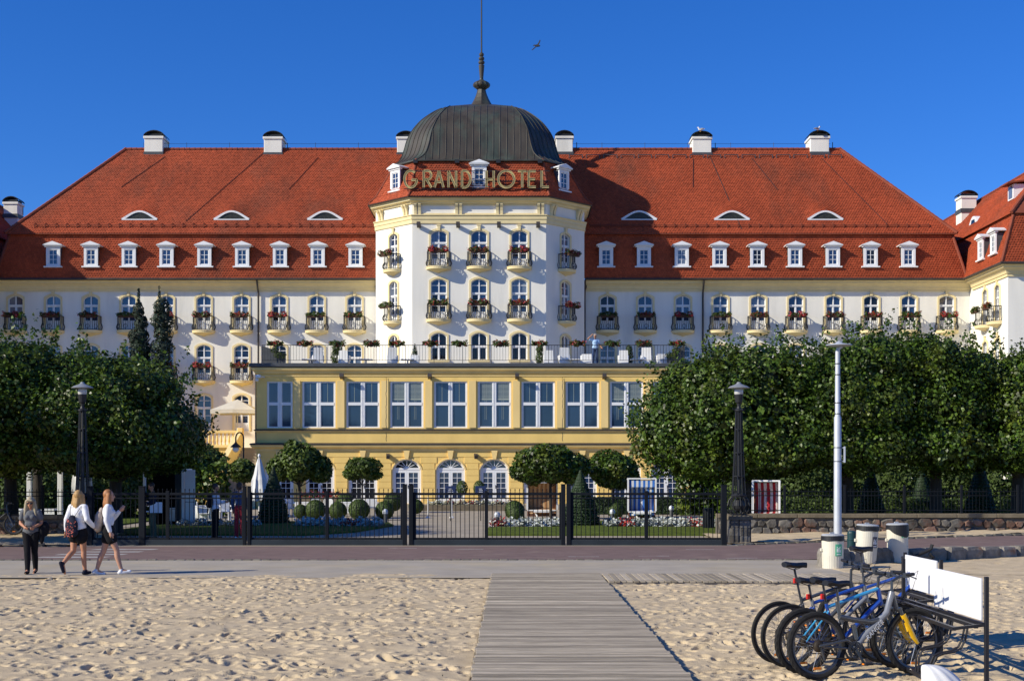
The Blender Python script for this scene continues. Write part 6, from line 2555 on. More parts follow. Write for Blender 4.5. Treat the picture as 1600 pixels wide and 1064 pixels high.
# clipped cones and balls
GC = 'clipped yew cones'
for px, Y, rr, h, lab in ((427, 55, 0.66, 2.25, 'dark clipped cone in the shade beside the closed white parasol'), (907, 52.5, 0.78, 2.12, 'dark clipped cone right of the brown beach chair'), (1361, 52, 0.62, 2.35, 'dark clipped cone right of the tall lamp post'), (1440, 58, 0.55, 2.4, 'slim clipped cone in the middle of the railing on the right'), (1531, 53, 0.68, 2.7, 'broad clipped cone near the right edge, partly sunlit'), (1598, 55, 0.55, 2.6, 'clipped cone cut by the right edge')):
    bush('cone_shrub', lab, 'shrub', (pxx(px, Y), Y, 0.05), cone_lobes(rr, h, 20), leaf_y, 9000, (0.06, 0.10), seed=px, group=GC, shell=0.08, core=0.93)
GB = 'clipped box balls'
for px, Y, rr, yc, lab in ((470, 61.5, 0.34, 799, 'leftmost of the clipped box balls by the garden tables'), (493, 61, 0.47, 799, 'second box ball from the left'), (528, 61, 0.42, 798, 'third box ball from the left, beside the gate stile'), (561, 60.5, 0.49, 800, 'largest box ball, before the second white table'), (601, 61, 0.44, 800, 'fifth box ball from the left, behind the small bollard light'), (650, 67, 0.38, 791, 'box ball behind the tall middle gate posts'), (804, 59, 0.44, 797, 'box ball left of the brown beach chair'), (806, 57.5, 0.36, 806, 'lower box ball left of the brown beach chair'), (962, 62, 0.40, 797, 'box ball between the cone shrub and the blue striped beach chair'), (614, 68, 0.5, 784, 'box ball behind the fifth ball'), (540, 67, 0.5, 786, 'taller box ball beside the white chairs')):
    z = 2.1 + (740 - yc) * Y / 2100
    bush('box_ball', lab, 'shrub', (pxx(px, Y), Y, max(0, z - rr)), [((0, 0, rr), (rr, rr, rr))], leaf_box, 2600, (0.05, 0.085), seed=px, group=GB, shell=0.07, core=0.93)
for px, lab in ((722, 'ball topped standard shrub before the middle arched door'), (748.5, 'ball topped standard shrub left of the right arched door')):
    bush('standard_shrub', lab, 'shrub', (pxx(px, 77.5), 77.5, 0.3), [((0, 0, 0.98), (0.34, 0.34, 0.44))], leaf_box, 1300, (0.05, 0.09), seed=px and int(px), trunk=(0.7, 0.03), shell=0.08)
hd = MB()
r = np.random.default_rng(5)
n = 9000
x0, x1 = pxx(925, 70), pxx(1140, 70)
u, v, w_ = r.uniform(x0, x1, n), r.uniform(69.4, 70.6, n), r.uniform(0.02, 0.85, n)
f = r.integers(0, 3, n)
v = np.where(f == 0, 69.4 + r.normal(size=n) * 0.03, v)
w_ = np.where(f == 1, 0.85 + r.normal(size=n) * 0.03, w_)
Nn = np.where((f == 0)[:, None], [0, -1, 0.2], [0, 0, 1]) + 0.5 * r.normal(size=(n, 3))
hx = thing('hedge', 'low clipped hedge behind the blue striped beach chair', 'hedge', ((x0 + x1) / 2, 70, 0))
link_mesh(leaf_mesh('foliage', np.stack([u - (x0 + x1) / 2, v - 70, w_], 1), Nn, r.uniform(0.06, 0.11, n), leaf_y), 'foliage', hx)
mb = MB()
mb.box((x0 - x1) / 2, (x1 - x0) / 2, -0.55, 0.55, 0, 0.80)
link_mesh(mb.mesh('inner_growth', leaf_y), 'inner_growth', hx)
for hx_, hy_, hw_, hh_, nn_, lab_ in ((16.5, 68.5, 8.2, 3.6, 16000, 'tall loose hedge added as dark backdrop behind the tree row on the right'), (-22.0, 64.0, 8.5, 3.4, 13000, 'tall loose hedge added as dark backdrop behind the trees on the left')):
    u, v, w_ = r.uniform(-hw_, hw_, nn_), r.uniform(-0.9, 0.5, nn_), r.uniform(0, 1, nn_) ** 0.8 * hh_
    w_ = w_ * (0.86 + 0.14 * np.sin(u * 2.2) * np.cos(u * 0.9))
    ht_ = thing('hedge', lab_, 'hedge', (hx_, hy_, 0))  # loose hedge added to darken the gaps behind the trees
    link_mesh(leaf_mesh('foliage', np.stack([u, v, w_], 1), np.stack([r.normal(size=nn_), -1 + 0.6 * r.normal(size=nn_), 0.3 + r.normal(size=nn_)], 1), r.uniform(0.18, 0.30, nn_), leaf_a), 'foliage', ht_)
n = 9000
x0, x1 = 9.0, 22.5
u, v, w_ = r.uniform(x0, x1, n), 55 + r.uniform(-0.5, 0.5, n), r.uniform(0.02, 1.05, n)
f = r.integers(0, 3, n)
v = np.where(f == 0, 54.5 + r.normal(size=n) * 0.03, v)
w_ = np.where(f == 1, 1.05 + r.normal(size=n) * 0.03, w_)
Nn = np.where((f == 0)[:, None], [0, -1, 0.2], [0, 0, 1]) + 0.5 * r.normal(size=(n, 3))
hx = thing('hedge', 'clipped hedge behind the railing on the right', 'hedge', (15.75, 55, 0))
link_mesh(leaf_mesh('foliage', np.stack([u - 15.75, v - 55, w_], 1), Nn, r.uniform(0.07, 0.12, n), leaf_box), 'foliage', hx)
mb = MB()
mb.box((x0 - x1) / 2, (x1 - x0) / 2, -0.45, 0.45, 0, 1.0)
link_mesh(mb.mesh('inner_growth', leaf_box), 'inner_growth', hx)


# flower beds: silver foliage with red and cream spots
def flower_bed(label, x0, x1, y0, y1, mix, n, seed, h=0.26, z0=0.06):
    r = np.random.default_rng(seed)
    x, y = r.uniform(x0, x1, n), r.uniform(y0, y1, n)
    cl = 0.55 + 0.45 * np.sin(x * 9 + 2 * np.sin(y * 5)) * np.cos(y * 8)
    z = z0 + h * cl * r.uniform(0.3, 1.05, n)
    Nn = np.stack([r.normal(size=n) * 0.7, -0.3 + r.normal(size=n) * 0.6, np.ones(n)], 1)
    zone = np.sin(x * 2.1 + seed) + 0.7 * np.sin(x * 4.7 + 1.3 * seed) + 0.5 * r.normal(size=n)
    mi = np.zeros(n, int)
    mi = np.where(zone > mix[0], 1, mi)
    mi = np.where(r.random(n) < mix[1], 2, mi)
    mi = np.where(r.random(n) < mix[2], 3, mi)
    o = thing('flower_bed', label, 'flower bed', ((x0 + x1) / 2, (y0 + y1) / 2, 0))
    P = np.stack([x - (x0 + x1) / 2, y - (y0 + y1) / 2, z], 1)
    ob = link_mesh(leaf_mesh('flowers', P, Nn, r.uniform(0.08, 0.15, n), [petal_w, petal_r, petal_c, leaf_fl], mi, 0.42), 'flowers', o)
    ob['kind'] = 'stuff'
    mb = MB()
    mb.box(x0 - (x0 + x1) / 2, x1 - (x0 + x1) / 2, (y0 - y1) / 2, (y1 - y0) / 2, 0, z0 + 0.04)
    link_mesh(mb.mesh('soil', earth), 'soil', o)


flower_bed('bed of silver and red flowers on the lawn before the brown beach chair', -0.85, 2.0, 51.0, 53.0, (1.25, 0.05, 0.08), 3400, 3, 0.36)
flower_bed('bed of silver and pink flowers on the lawn before the blue striped chair', 3.55, 8.0, 51.0, 53.0, (1.35, 0.05, 0.10), 5200, 5, 0.36)
flower_bed('shaded bed of silver flowers on the left lawn', -8.4, -5.1, 51.6, 53.6, (1.3, 0.04, 0.08), 3800, 9, 0.36)
flower_bed('strip of red and cream flowers before the arched doors', pxx(668, 77), pxx(802, 77), 76.6, 77.6, (0.5, 0.45, 0.12), 3000, 14, 0.32, 0.32)
flower_bed('low white flowers behind the railing on the right', pxx(1215, 52), pxx(1310, 52), 51, 52.2, (1.4, 0.3, 0.2), 1500, 17, 0.22)
flower_bed('shaded bed of silver flowers behind the people at the gate', -13.0, -9.9, 52, 53.2, (1.5, 0.04, 0.2), 2200, 19, 0.3)
mb = MB()
mb.box(pxx(655, 76.4), pxx(812, 76.4), 76.3, 77.8, 0, 0.30)
tag(mb.build('low_stone_edge', capm), kind='structure')

# ------------------------------------------------------------------ garden furniture
def stripes(name, base, alt):
    a = M(name + '_a', base, 0.85, 0.05, 4, transl=0.1)
    b = M(name + '_b', alt, 0.85, 0.05, 4, transl=0.1)
    return [a, b]


wick = M('wicker', (0.12, 0.045, 0.022), 0.7, 0.2, 12)


def beach_chair(px, Y, w, h, label, cols, z0=0.0, ang=0.0, open_hood=True):
    """hooded beach basket facing us: sides, back, tilting hood, seat, footrest"""
    x = pxx(px, Y)
    t = thing('beach_chair', label, 'beach chair', (x, Y, z0), ang, 'hooded beach chairs in the garden')
    mats = stripes('canvas_%d' % px, *cols)
    hw, d = w / 2, 0.56
    ns_ = max(7, int(w / 0.105))
    def striped(mb, f0, f1):
        """a sheet between two edges given as functions of the cross position"""
        for i in range(ns_):
            a, b = -hw + 0.05 + (w - 0.1) * i / ns_, -hw + 0.05 + (w - 0.1) * (i + 1) / ns_
            p, q = Vector(f0), Vector(f1)
            vs = [(a, p.y, p.z), (b, p.y, p.z), (b, q.y, q.z), (a, q.y, q.z)]
            off = Vector((0, 0.03, 0.0))
            mb.add(vs + [tuple(Vector(v) + off) for v in vs], [(0, 1, 2, 3), (7, 6, 5, 4), (0, 3, 7, 4), (1, 5, 6, 2), (0, 4, 5, 1), (3, 2, 6, 7)], i % 2)
    mb = MB()
    for s in (-1, 1):      # side cheeks
        xs = s * (hw - 0.02)
        mb.prism([(xs, -0.05, 0.12), (xs, d, 0.12), (xs, d + 0.05, h * 0.7), (xs, d - 0.1, h), (xs, 0.02, h), (xs, 0.25, h * 0.62), (xs, -0.02, 0.62)], (-s * 0.04, 0, 0))
    mb.box(-hw + 0.02, hw - 0.02, -0.02, d, 0.10, 0.20)
    mb.box(-hw + 0.02, hw - 0.02, d, d + 0.04, 0.12, h * 0.98)
    link_mesh(mb.mesh('basket', wick), 'basket', t)
    mb = MB()
    striped(mb, (0, d - 0.06, 0.48), (0, d - 0.02, h * 0.74))
    striped(mb, (0, d - 0.02, h * 0.74), (0, 0.22, h - 0.04))
    link_mesh(mb.mesh('lining', mats), 'lining', t)
    mb = MB()
    striped(mb, (0, 0.02, 0.40), (0, d - 0.1, 0.46))
    striped(mb, (0, -0.02, 0.22), (0, 0.0, 0.40))
    link_mesh(mb.mesh('seat', mats), 'seat', t)
    mb = MB()
    striped(mb, (0, 0.015, h - 0.34), (0, 0.0, h - 0.03))
    if open_hood:
        link_mesh(mb.mesh('valance', mats), 'valance', t)
    mb = MB()
    for s in (-1, 1):
        mb.box(s * hw - 0.035, s * hw + 0.035, -0.05, 0.03, 0.42, h)
        mb.box(s * hw - 0.03, s * hw + 0.03, 0.03, d, h - 0.03, h + 0.03)
    mb.box(-hw - 0.035, hw + 0.035, -0.05, 0.03, h, h + 0.06)
    mb.box(-hw, hw, -0.06, 0.02, 0.36, 0.41)
    link_mesh(mb.mesh('frame', white), 'frame', t)
    mb = MB()
    for s in (-0.5, 0.5):
        mb.beam((s * hw, -0.05, 0.34), (s * hw + 0.12, -0.5, 0.05), 0.04)
    mb.box(-hw * 0.62, hw * 0.62, -0.5, -0.05, 0.30, 0.35)
    link_mesh(mb.mesh('footrest', white), 'footrest', t)
    return t


beach_chair(847, 62.5, 1.38, 1.68, 'brown striped hooded beach chair with a white frame', ((0.42, 0.21, 0.09), (0.64, 0.42, 0.23)), 0.02, 0.03, False)
beach_chair(1003, 58.5, 1.20, 1.80, 'blue and white striped hooded beach chair', ((0.045, 0.19, 0.62), (0.80, 0.80, 0.80)), 0.06, -0.05)
beach_chair(1197, 47.2, 0.92, 1.52, 'red and white striped hooded beach chair under the big tree', ((0.42, 0.018, 0.03), (0.75, 0.70, 0.68)), 0.30, -0.25, False)


def plastic_chair_meshes():
    S = MB()
    S.cbox(-0.24, 0.24, -0.22, 0.22, 0.40, 0.44, 0.015)
    Bk = MB()
    pts = [(-0.24, 0.44), (0.24, 0.44), (0.25, 0.80), (0.12, 0.92), (-0.12, 0.92), (-0.25, 0.80)]
    Bk.prism([(x, 0.22 + 0.1 * (z - 0.44), z) for x, z in pts], (0, 0.03, 0))
    L_ = MB()
    L_.prism([(-0.03, -0.03, 0.40), (0.03, -0.03, 0.40), (0.022, -0.03, 0), (-0.022, -0.03, 0)], (0, 0.05, 0))
    A = MB()
    A.tube([(0, -0.22, 0.42), (0, -0.24, 0.64), (0, 0.05, 0.66), (0, 0.25, 0.70)], 0.025, 6)
    return S.mesh('seat', white), Bk.mesh('backrest', white), L_.mesh('leg', white), A.mesh('armrest', white)


PC = plastic_chair_meshes()


def plastic_chair(px, Y, rz, lab):
    t = thing('garden_chair', 'white plastic garden chair, ' + lab, 'chair', (pxx(px, Y), Y, 0), rz, 'white garden chairs by the tables')
    place_part(PC[0], 'seat', t)
    place_part(PC[1], 'backrest', t)
    for x in (-0.2, 0.2):
        for y in (-0.18, 0.18):
            place_part(PC[2], 'leg', t, (x, y, 0))
        place_part(PC[3], 'armrest', t, (x * 1.25, 0, 0))


def garden_table(px, Y, lab, w=0.8, cloth=True):
    t = thing('garden_table', lab, 'table', (pxx(px, Y), Y, 0), 0, 'white garden tables')
    mb = MB()
    mb.cbox(-w / 2, w / 2, -w / 2, w / 2, 0.70, 0.74, 0.01)
    link_mesh(mb.mesh('table_top', white), 'table_top', t)
    if cloth:
        mb = MB()
        mb.prism([(-w / 2 - 0.01, -w / 2 - 0.012, 0.69), (w / 2 + 0.01, -w / 2 - 0.012, 0.69), (w / 2 + 0.03, -w / 2 - 0.03, 0.22), (-w / 2 - 0.03, -w / 2 - 0.03, 0.22)], (0, 0.02, 0))
        link_mesh(mb.mesh('front_panel', white), 'front_panel', t)
    for x in (-1, 1):
        for y in (-1, 1):
            mb = MB()
            mb.box(x * (w / 2 - 0.06) - 0.03, x * (w / 2 - 0.06) + 0.03, y * (w / 2 - 0.06) - 0.03, y * (w / 2 - 0.06) + 0.03, 0, 0.70)
            link_mesh(mb.mesh('leg', white), 'leg', t)


for px, Y, rz, lab in ((493, 66, 3.3, 'left of the pair backed against the flower trough'), (516, 66.4, 2.9, 'right of the pair backed against the flower trough'), (560, 66, 3.1, 'left of the pair before the left arched window'), (580, 66.3, 3.2, 'right of the pair before the left arched window'), (597, 65.5, 1.6, 'turned sideways beside the fifth box ball'), (318, 57, 1.8, 'in shade beside the white cabinet table'), (352, 60, 0.4, 'behind the person with the black rucksack'), (367, 61, -0.6, 'left of the person in red trousers'), (460, 66, 1.2, 'half hidden by the dark cone'), (232, 60, 2.0, 'in the shade of the white garden kiosk')):
    plastic_chair(px, Y, rz, lab)
garden_table(478, 64.8, 'white garden table left of the flower trough', 0.9)
garden_table(548, 64.8, 'white garden table behind the largest box ball', 0.9)
garden_table(284, 54, 'white cabinet table beside the white kiosk')
garden_table(309, 57.5, 'white garden table with a hanging cloth right of the kiosk', 1.0)
ft = thing('flower_trough', 'long trough of red geraniums before the yellow wall', 'flower trough', (pxx(500, 78), 78, 0))
mb = MB()
mb.cbox(-1.2, 1.2, -0.2, 0.2, 0, 0.75, 0.02)
link_mesh(mb.mesh('trough', capm), 'trough', ft)
o = link_mesh(flower_meshes(2.5, 91, red=0.95, n=900, drop=0.15, h=0.45, d=0.3), 'plants', ft, (0, 0, 0.75))

fabric_w = M('white_canvas', (0.74, 0.74, 0.74), 0.9, 0.05, 3, transl=0.1)


def closed_parasol(px, Y, ytop, ybot, hw, lab):
    x = pxx(px, Y)
    zt, zb = 2.1 + (740 - ytop) * Y / 2100, 2.1 + (740 - ybot) * Y / 2100
    t = thing('closed_parasol', lab, 'parasol', (x, Y, 0), 0, 'closed white parasols in the garden')
    mb = MB()
    rings = []
    n = 24
    for i in range(9):
        f = i / 8
        rr = 0.05 + hw * (f ** 0.8) * (1 - 0.25 * max(0, f - 0.8) * 5)
        if 3.0 < i < 4.2:
            rr *= 1.1
        rings.append([((rr * (1 + 0.20 * (j % 3 - 1) * f)) * math.cos(2 * math.pi * j / n), (rr * (1 + 0.20 * (j % 3 - 1) * f)) * math.sin(2 * math.pi * j / n), zt - 0.12 - (zt - 0.12 - zb) * f + 0.03 * math.sin(j * 1.7)) for j in range(n)])
    loft(mb, rings, cap=True)
    link_mesh(mb.mesh('canvas', fabric_w), 'canvas', t)
    mb = MB()
    mb.tube([(0, 0, 0), (0, 0, zt)], 0.03, 8)
    mb.sphere((0, 0, zt), (0.06, 0.06, 0.09), 8, 6)
    mb.lathe([(0.3, 0), (0.3, 0.08), (0.05, 0.12)], (0, 0, 0), 12)
    link_mesh(mb.mesh('pole', white), 'pole', t)


closed_parasol(405, 57, 712, 782, 0.40, 'closed white parasol beside the dark clipped cone')
closed_parasol(128, 50, 680, 770, 0.34, 'closed white parasol behind the left lamp')

# white kiosk and posts in the shade on the left
kk = thing('garden_kiosk', 'white framed garden kiosk with open black inside under the left tree', 'kiosk', (pxx(256, 53), 53, 0))
KL = LOC[kk.name]
wk = 0.81
mb = MB()
for xx in (-wk, wk - 0.10):
    mb.box(xx, xx + 0.10, -0.05, 0.05, 0, 2.2)
mb.box(-wk, wk, -0.06, 0.06, 2.2, 2.3)
for xx in (-wk, wk - 0.10):
    mb.box(xx, xx + 0.1, 0.06, 1.2, 2.2, 2.3)
mb.box(-wk, wk, 1.2, 1.3, 2.2, 2.3)
link_mesh(mb.mesh('frame', white), 'frame', kk)
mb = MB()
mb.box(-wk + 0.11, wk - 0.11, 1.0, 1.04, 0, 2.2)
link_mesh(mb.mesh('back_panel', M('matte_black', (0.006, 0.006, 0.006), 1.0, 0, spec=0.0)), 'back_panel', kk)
mb = MB()
mb.box(wk - 0.36, wk - 0.11, -0.04, 0.03, 0.0, 2.15)
for k in range(6):
    mb.box(wk - 0.34, wk - 0.13, -0.06, -0.041, 0.2 + k * 0.32, 0.3 + k * 0.32)
link_mesh(mb.mesh('shutter', platem), 'shutter', kk)
mb = MB()
mb.cbox(wk + 0.02, wk + 0.42, -0.03, 0.03, 1.0, 2.25, 0.01)
mb.cbox(wk + 0.02, wk + 0.42, -0.034, 0.034, 0.1, 0.98, 0.01)
link_mesh(mb.mesh('door', white), 'door', kk)
for px, lab in ((46, 'left of two white garden posts behind the railing'), (94, 'right of two white garden posts behind the railing')):
    t = thing('garden_post', lab, 'post', (pxx(px, 50), 50, 0), 0, 'white posts behind the left railing')
    mb = MB()
    mb.cbox(-0.08, 0.08, -0.08, 0.08, 0, 2.55, 0.01)
    link_mesh(mb.mesh('shaft', white), 'shaft', t)
    mb = MB()
    mb.cbox(-0.11, 0.11, -0.11, 0.11, 2.551, 2.62, 0.01)
    link_mesh(mb.mesh('cap', white), 'cap', t)
for px, lab in ((70, 'bench like white table behind the woman in black'), (40, 'white table at the far left behind the railing')):
    garden_table(px, 52, lab, 1.1)
for px, Y, lab in ((602, 56, 'bollard light by the fifth box ball'), (777, 52, 'bollard light left of the right flower bed'), (957, 56, 'bollard light behind the pink flowers'), (1049, 62, 'bollard light right of the blue striped chair')):
    t = thing('bollard_light', 'short grey ' + lab, 'bollard', (pxx(px, Y), Y, 0), 0, 'short bollard lights in the garden')
    mb = MB()
    mb.lathe([(0.09, 0), (0.08, 0.42), (0.07, 0.43)], (0, 0, 0), 10)
    link_mesh(mb.mesh('stem', lead), 'stem', t)
    mb = MB()
    mb.lathe([(0.11, 0.431), (0.12, 0.52), (0.09, 0.60), (0.03, 0.64)], (0, 0, 0), 10)
    link_mesh(mb.mesh('head', polem), 'head', t)
blue = M('navy_plate', (0.015, 0.03, 0.10), 0.5, 0.1, 3)
for px, lab in ((704, 'left navy notice plate behind the gate'), (751, 'right navy notice plate behind the gate')):
    t = thing('notice_board', lab, 'sign', (pxx(px, 60), 60, 0), 0, 'navy notice plates')
    mb = MB()
    mb.cbox(-0.24, 0.24, -0.02, 0.02, 1.15, 1.55, 0.01)
    link_mesh(mb.mesh('plate', blue), 'plate', t)
    mb = MB()
    mb.tube([(0, 0.03, 0), (0, 0.03, 1.5)], 0.025, 6)
    link_mesh(mb.mesh('post', iron), 'post', t)
    mb = MB()
    for k in range(3):
        mb.box(-0.12 + 0.02 * k, 0.12 - 0.03 * k, -0.024, -0.0205, 1.28 + k * 0.07, 1.30 + k * 0.07)
    link_mesh(mb.mesh('print', white), 'print', t)
for px, lab in ((669, 'thin white post left of the flower strip'), (706, 'thin white post before the flower strip')):
    t = thing('marker_post', lab, 'post', (pxx(px, 64), 64, 0), 0, 'thin white marker posts')
    mb = MB()
    mb.tube([(0, 0, 0), (0, 0, 1.0)], 0.03, 6)
    link_mesh(mb.mesh('shaft', white), 'shaft', t)
    mb = MB()
    mb.lathe([(0.12, 0), (0.1, 0.05), (0.03, 0.07)], (0, 0, 0), 8)
    link_mesh(mb.mesh('foot', white), 'foot', t)
t = thing('litter_bin', 'dark round litter bin behind the right end of the gate', 'bin', (pxx(1107, 50), 50, 0))
mb = MB()
mb.lathe([(0.17, 0), (0.19, 0.8), (0.2, 0.82), (0.15, 0.83)], (0, 0, 0), 14)
link_mesh(mb.mesh('body', platem), 'body', t)
mb = MB()
for k in range(14):
    a = 2 * math.pi * k / 14
    mb.box(0.195 * math.cos(a) - 0.02, 0.195 * math.cos(a) + 0.02, 0.195 * math.sin(a) - 0.02, 0.195 * math.sin(a) + 0.02, 0.06, 0.78)
o = link_mesh(mb.mesh('slats', iron), 'slats', t)
o['kind'] = 'stuff'
# ------------------------------------------------------------------ bins, bike rack, bicycles
binm = M('bin_cream', (0.66, 0.62, 0.50), 0.6, 0.06, 3, col2=(0.52, 0.47, 0.36), c2scale=3, c2lo=0.6, c2hi=0.8)
blackp = M('black_plastic', (0.014, 0.014, 0.016), 0.5, 0.1, 4)
greylid = M('grey_lid', (0.40, 0.41, 0.42), 0.6, 0.12, 5)
stick_g = M('sticker_green', (0.10, 0.46, 0.26), 0.5, 0.05, 4)
stick_k = M('sticker_grey', (0.08, 0.08, 0.10), 0.5, 0.05, 4)
greenmetal = M('dark_green_metal', (0.010, 0.045, 0.048), 0.45, 0.1, 3)


def curved_patch(mb, r, a0, a1, z0, z1, n=8, th=0.004):
    pts0 = [(r * math.sin(a0 + (a1 - a0) * i / n), -r * math.cos(a0 + (a1 - a0) * i / n)) for i in range(n + 1)]
    pts1 = [(x * (1 + th / r), y * (1 + th / r)) for x, y in pts0]
    for i in range(n):
        p, q = pts1[i], pts1[i + 1]
        a, b = pts0[i], pts0[i + 1]
        mb.add([(p[0], p[1], z0), (q[0], q[1], z0), (q[0], q[1], z1), (p[0], p[1], z1), (a[0], a[1], z0), (b[0], b[1], z0), (b[0], b[1], z1), (a[0], a[1], z1)],
               [(0, 1, 2, 3), (7, 6, 5, 4), (3, 2, 6, 7), (1, 0, 4, 5), (0, 3, 7, 4), (2, 1, 5, 6)])


def beach_bin(px, Y, label, z0, h, sticker, ang, slump=0.0, r=0.25, tilt=(0, 0)):
    t = thing('litter_bin', label, 'litter bin', (pxx(px, Y), Y, z0), 0, 'cream plastic bins on the sand')
    t.rotation_euler = (tilt[0], tilt[1], 0)
    mb = MB()
    prof = [(r * 0.88, 0), (r * 0.90, 0.02)]
    prof += [(r * (0.90 + 0.08 * k), h * k) for k in (0.25, 0.5, 0.75, 1.0)]
    mb.lathe(prof, (0, 0, 0), 32)
    for k in range(26):                # vertical flutes on the lower half
        a = 2 * math.pi * k / 26
        mb.beam((r * 0.885 * math.cos(a), r * 0.885 * math.sin(a), 0.03), (r * 0.925 * math.cos(a), r * 0.925 * math.sin(a), h * 0.46), 0.028, 0.012, up=(math.cos(a), math.sin(a), 0))
    link_mesh(mb.mesh('body', binm), 'body', t)
    mb = MB()
    n = 32
    drop = lambda a: 0.09 + slump * max(0, math.sin(a * 1.0 + 2.6)) * 0.5 + 0.008 * math.sin(5 * a)
    ra, rb_, rc = r * 0.985, r * 1.04, r * 1.02
    vs = []
    for k, (rr, zz) in enumerate(((r * 0.995, None), (rb_, None), (rc, h + 0.015), (r * 0.9, h + 0.02))):
        for i in range(n):
            a = 2 * math.pi * i / n
            z = (h - drop(a)) if zz is None else zz
            vs.append((rr * math.cos(a), rr * math.sin(a), z + (0.005 if k == 1 else 0)))
    fs = [(k * n + i, k * n + (i + 1) % n, (k + 1) * n + (i + 1) % n, (k + 1) * n + i) for k in range(3) for i in range(n)]
    mb.add(vs, fs)
    link_mesh(mb.mesh('bag_rim', blackp), 'bag_rim', t)
    mb = MB()
    mb.lathe([(r * 0.98, h + 0.018), (r * 1.0, h + 0.035), (r * 0.9, h + 0.055), (r * 0.45, h + 0.062), (0.0, h + 0.065)], (0, 0, 0), 28)
    mb.beam((-0.05, 0.06, h + 0.075), (0.05, 0.08, h + 0.08), 0.03, 0.03)
    link_mesh(mb.mesh('lid', greylid), 'lid', t)
    mb = MB()
    a = -1.25
    mb.cbox(-r * 1.15, -r * 0.9, -0.06, 0.0, h * 0.58, h * 0.66, 0.01)
    link_mesh(mb.mesh('handle', binm), 'handle', t)
    if sticker:
        a0, a1, z0_, z1_, mt = sticker
        mb = MB()
        curved_patch(mb, r * 0.958, a0, a1, z0_, z1_)
        st_ = link_mesh(mb.mesh('sticker', mt), 'sticker', t)
        mb = MB()        # pictogram: a figure, bin and bars
        am = (a0 + a1) / 2
        w = a1 - a0
        H_ = z1_ - z0_
        rr = r * 0.958 + 0.003
        for (u0, u1, v0, v1) in ((-0.30, -0.16, 0.32, 0.62), (-0.28, -0.18, 0.66, 0.78), (-0.06, 0.06, 0.30, 0.70), (0.12, 0.28, 0.30, 0.52), (0.14, 0.2, 0.55, 0.8), (-0.3, 0.3, 0.10, 0.18)):
            curved_patch(mb, rr, am + u0 * w, am + u1 * w, z0_ + v0 * H_, z0_ + v1 * H_, 3)
        link_mesh(mb.mesh('pictogram', white), 'pictogram', t)
    return t


beach_bin(1301, 30.0, 'short cream litter bin with a green sticker, half sunk in the sand', -0.06, 0.76, (0.0, 0.72, 0.34, 0.60, stick_g), 0)
beach_bin(1352.5, 31.6, 'cream litter bin with a dark grey sticker in the middle of three', 0.0, 0.86, (0.28, 0.90, 0.38, 0.64, stick_k), 0, 0.0, 0.262, (0.02, 0.05))
beach_bin(1403, 32.2, 'cream litter bin under a slipped black bag, right one of three', -0.02, 0.88, (0.10, 0.85, 0.60, 0.70, stick_g), 0, 0.36, 0.262, (0.0, -0.02))
t = thing('drum', 'dark green metal drum between the grey lamp post and the bins', 'drum', (pxx(1331, 33.6), 33.6, 0.0))
mb = MB()
mb.lathe([(0.10, 0), (0.115, 0.01), (0.115, 0.26), (0.122, 0.27), (0.122, 0.29), (0.115, 0.30), (0.115, 0.44), (0.122, 0.45), (0.122, 0.47), (0.115, 0.48), (0.115, 0.62), (0.10, 0.66), (0.05, 0.68)], (0, 0, 0), 20)
link_mesh(mb.mesh('body', greenmetal), 'body', t)
t = thing('bent_pipe', 'dark bent metal tube lying before the granite wall right of the bins', 'pipe', (pxx(1438, 32.0), 32.0, 0.02))
mb = MB()
mb.tube([(-0.16, 0, 0.02), (-0.12, 0, 0.12), (-0.02, 0, 0.17), (0.14, 0.02, 0.23), (0.26, 0.02, 0.30), (0.29, 0.02, 0.40)], 0.042, 8)
mb.tube([(-0.15, 0.05, 0.16), (-0.20, 0.05, 0.06), (-0.16, 0.05, -0.02)], 0.036, 8)
mb.tube([(0.22, -0.05, 0.18), (0.30, -0.05, 0.10), (0.24, -0.05, -0.02)], 0.045, 8)
mb.tube([(-0.1, -0.03, 0.08), (0.25, -0.06, 0.08)], 0.035, 8)
link_mesh(mb.mesh('tube', iron, smooth=True), 'tube', t)

rackm = M('rack_metal', (0.016, 0.016, 0.020), 0.4, 0.1, 3)
boardm = M('sign_board', (0.80, 0.80, 0.80), 0.35, 0.02, 2)


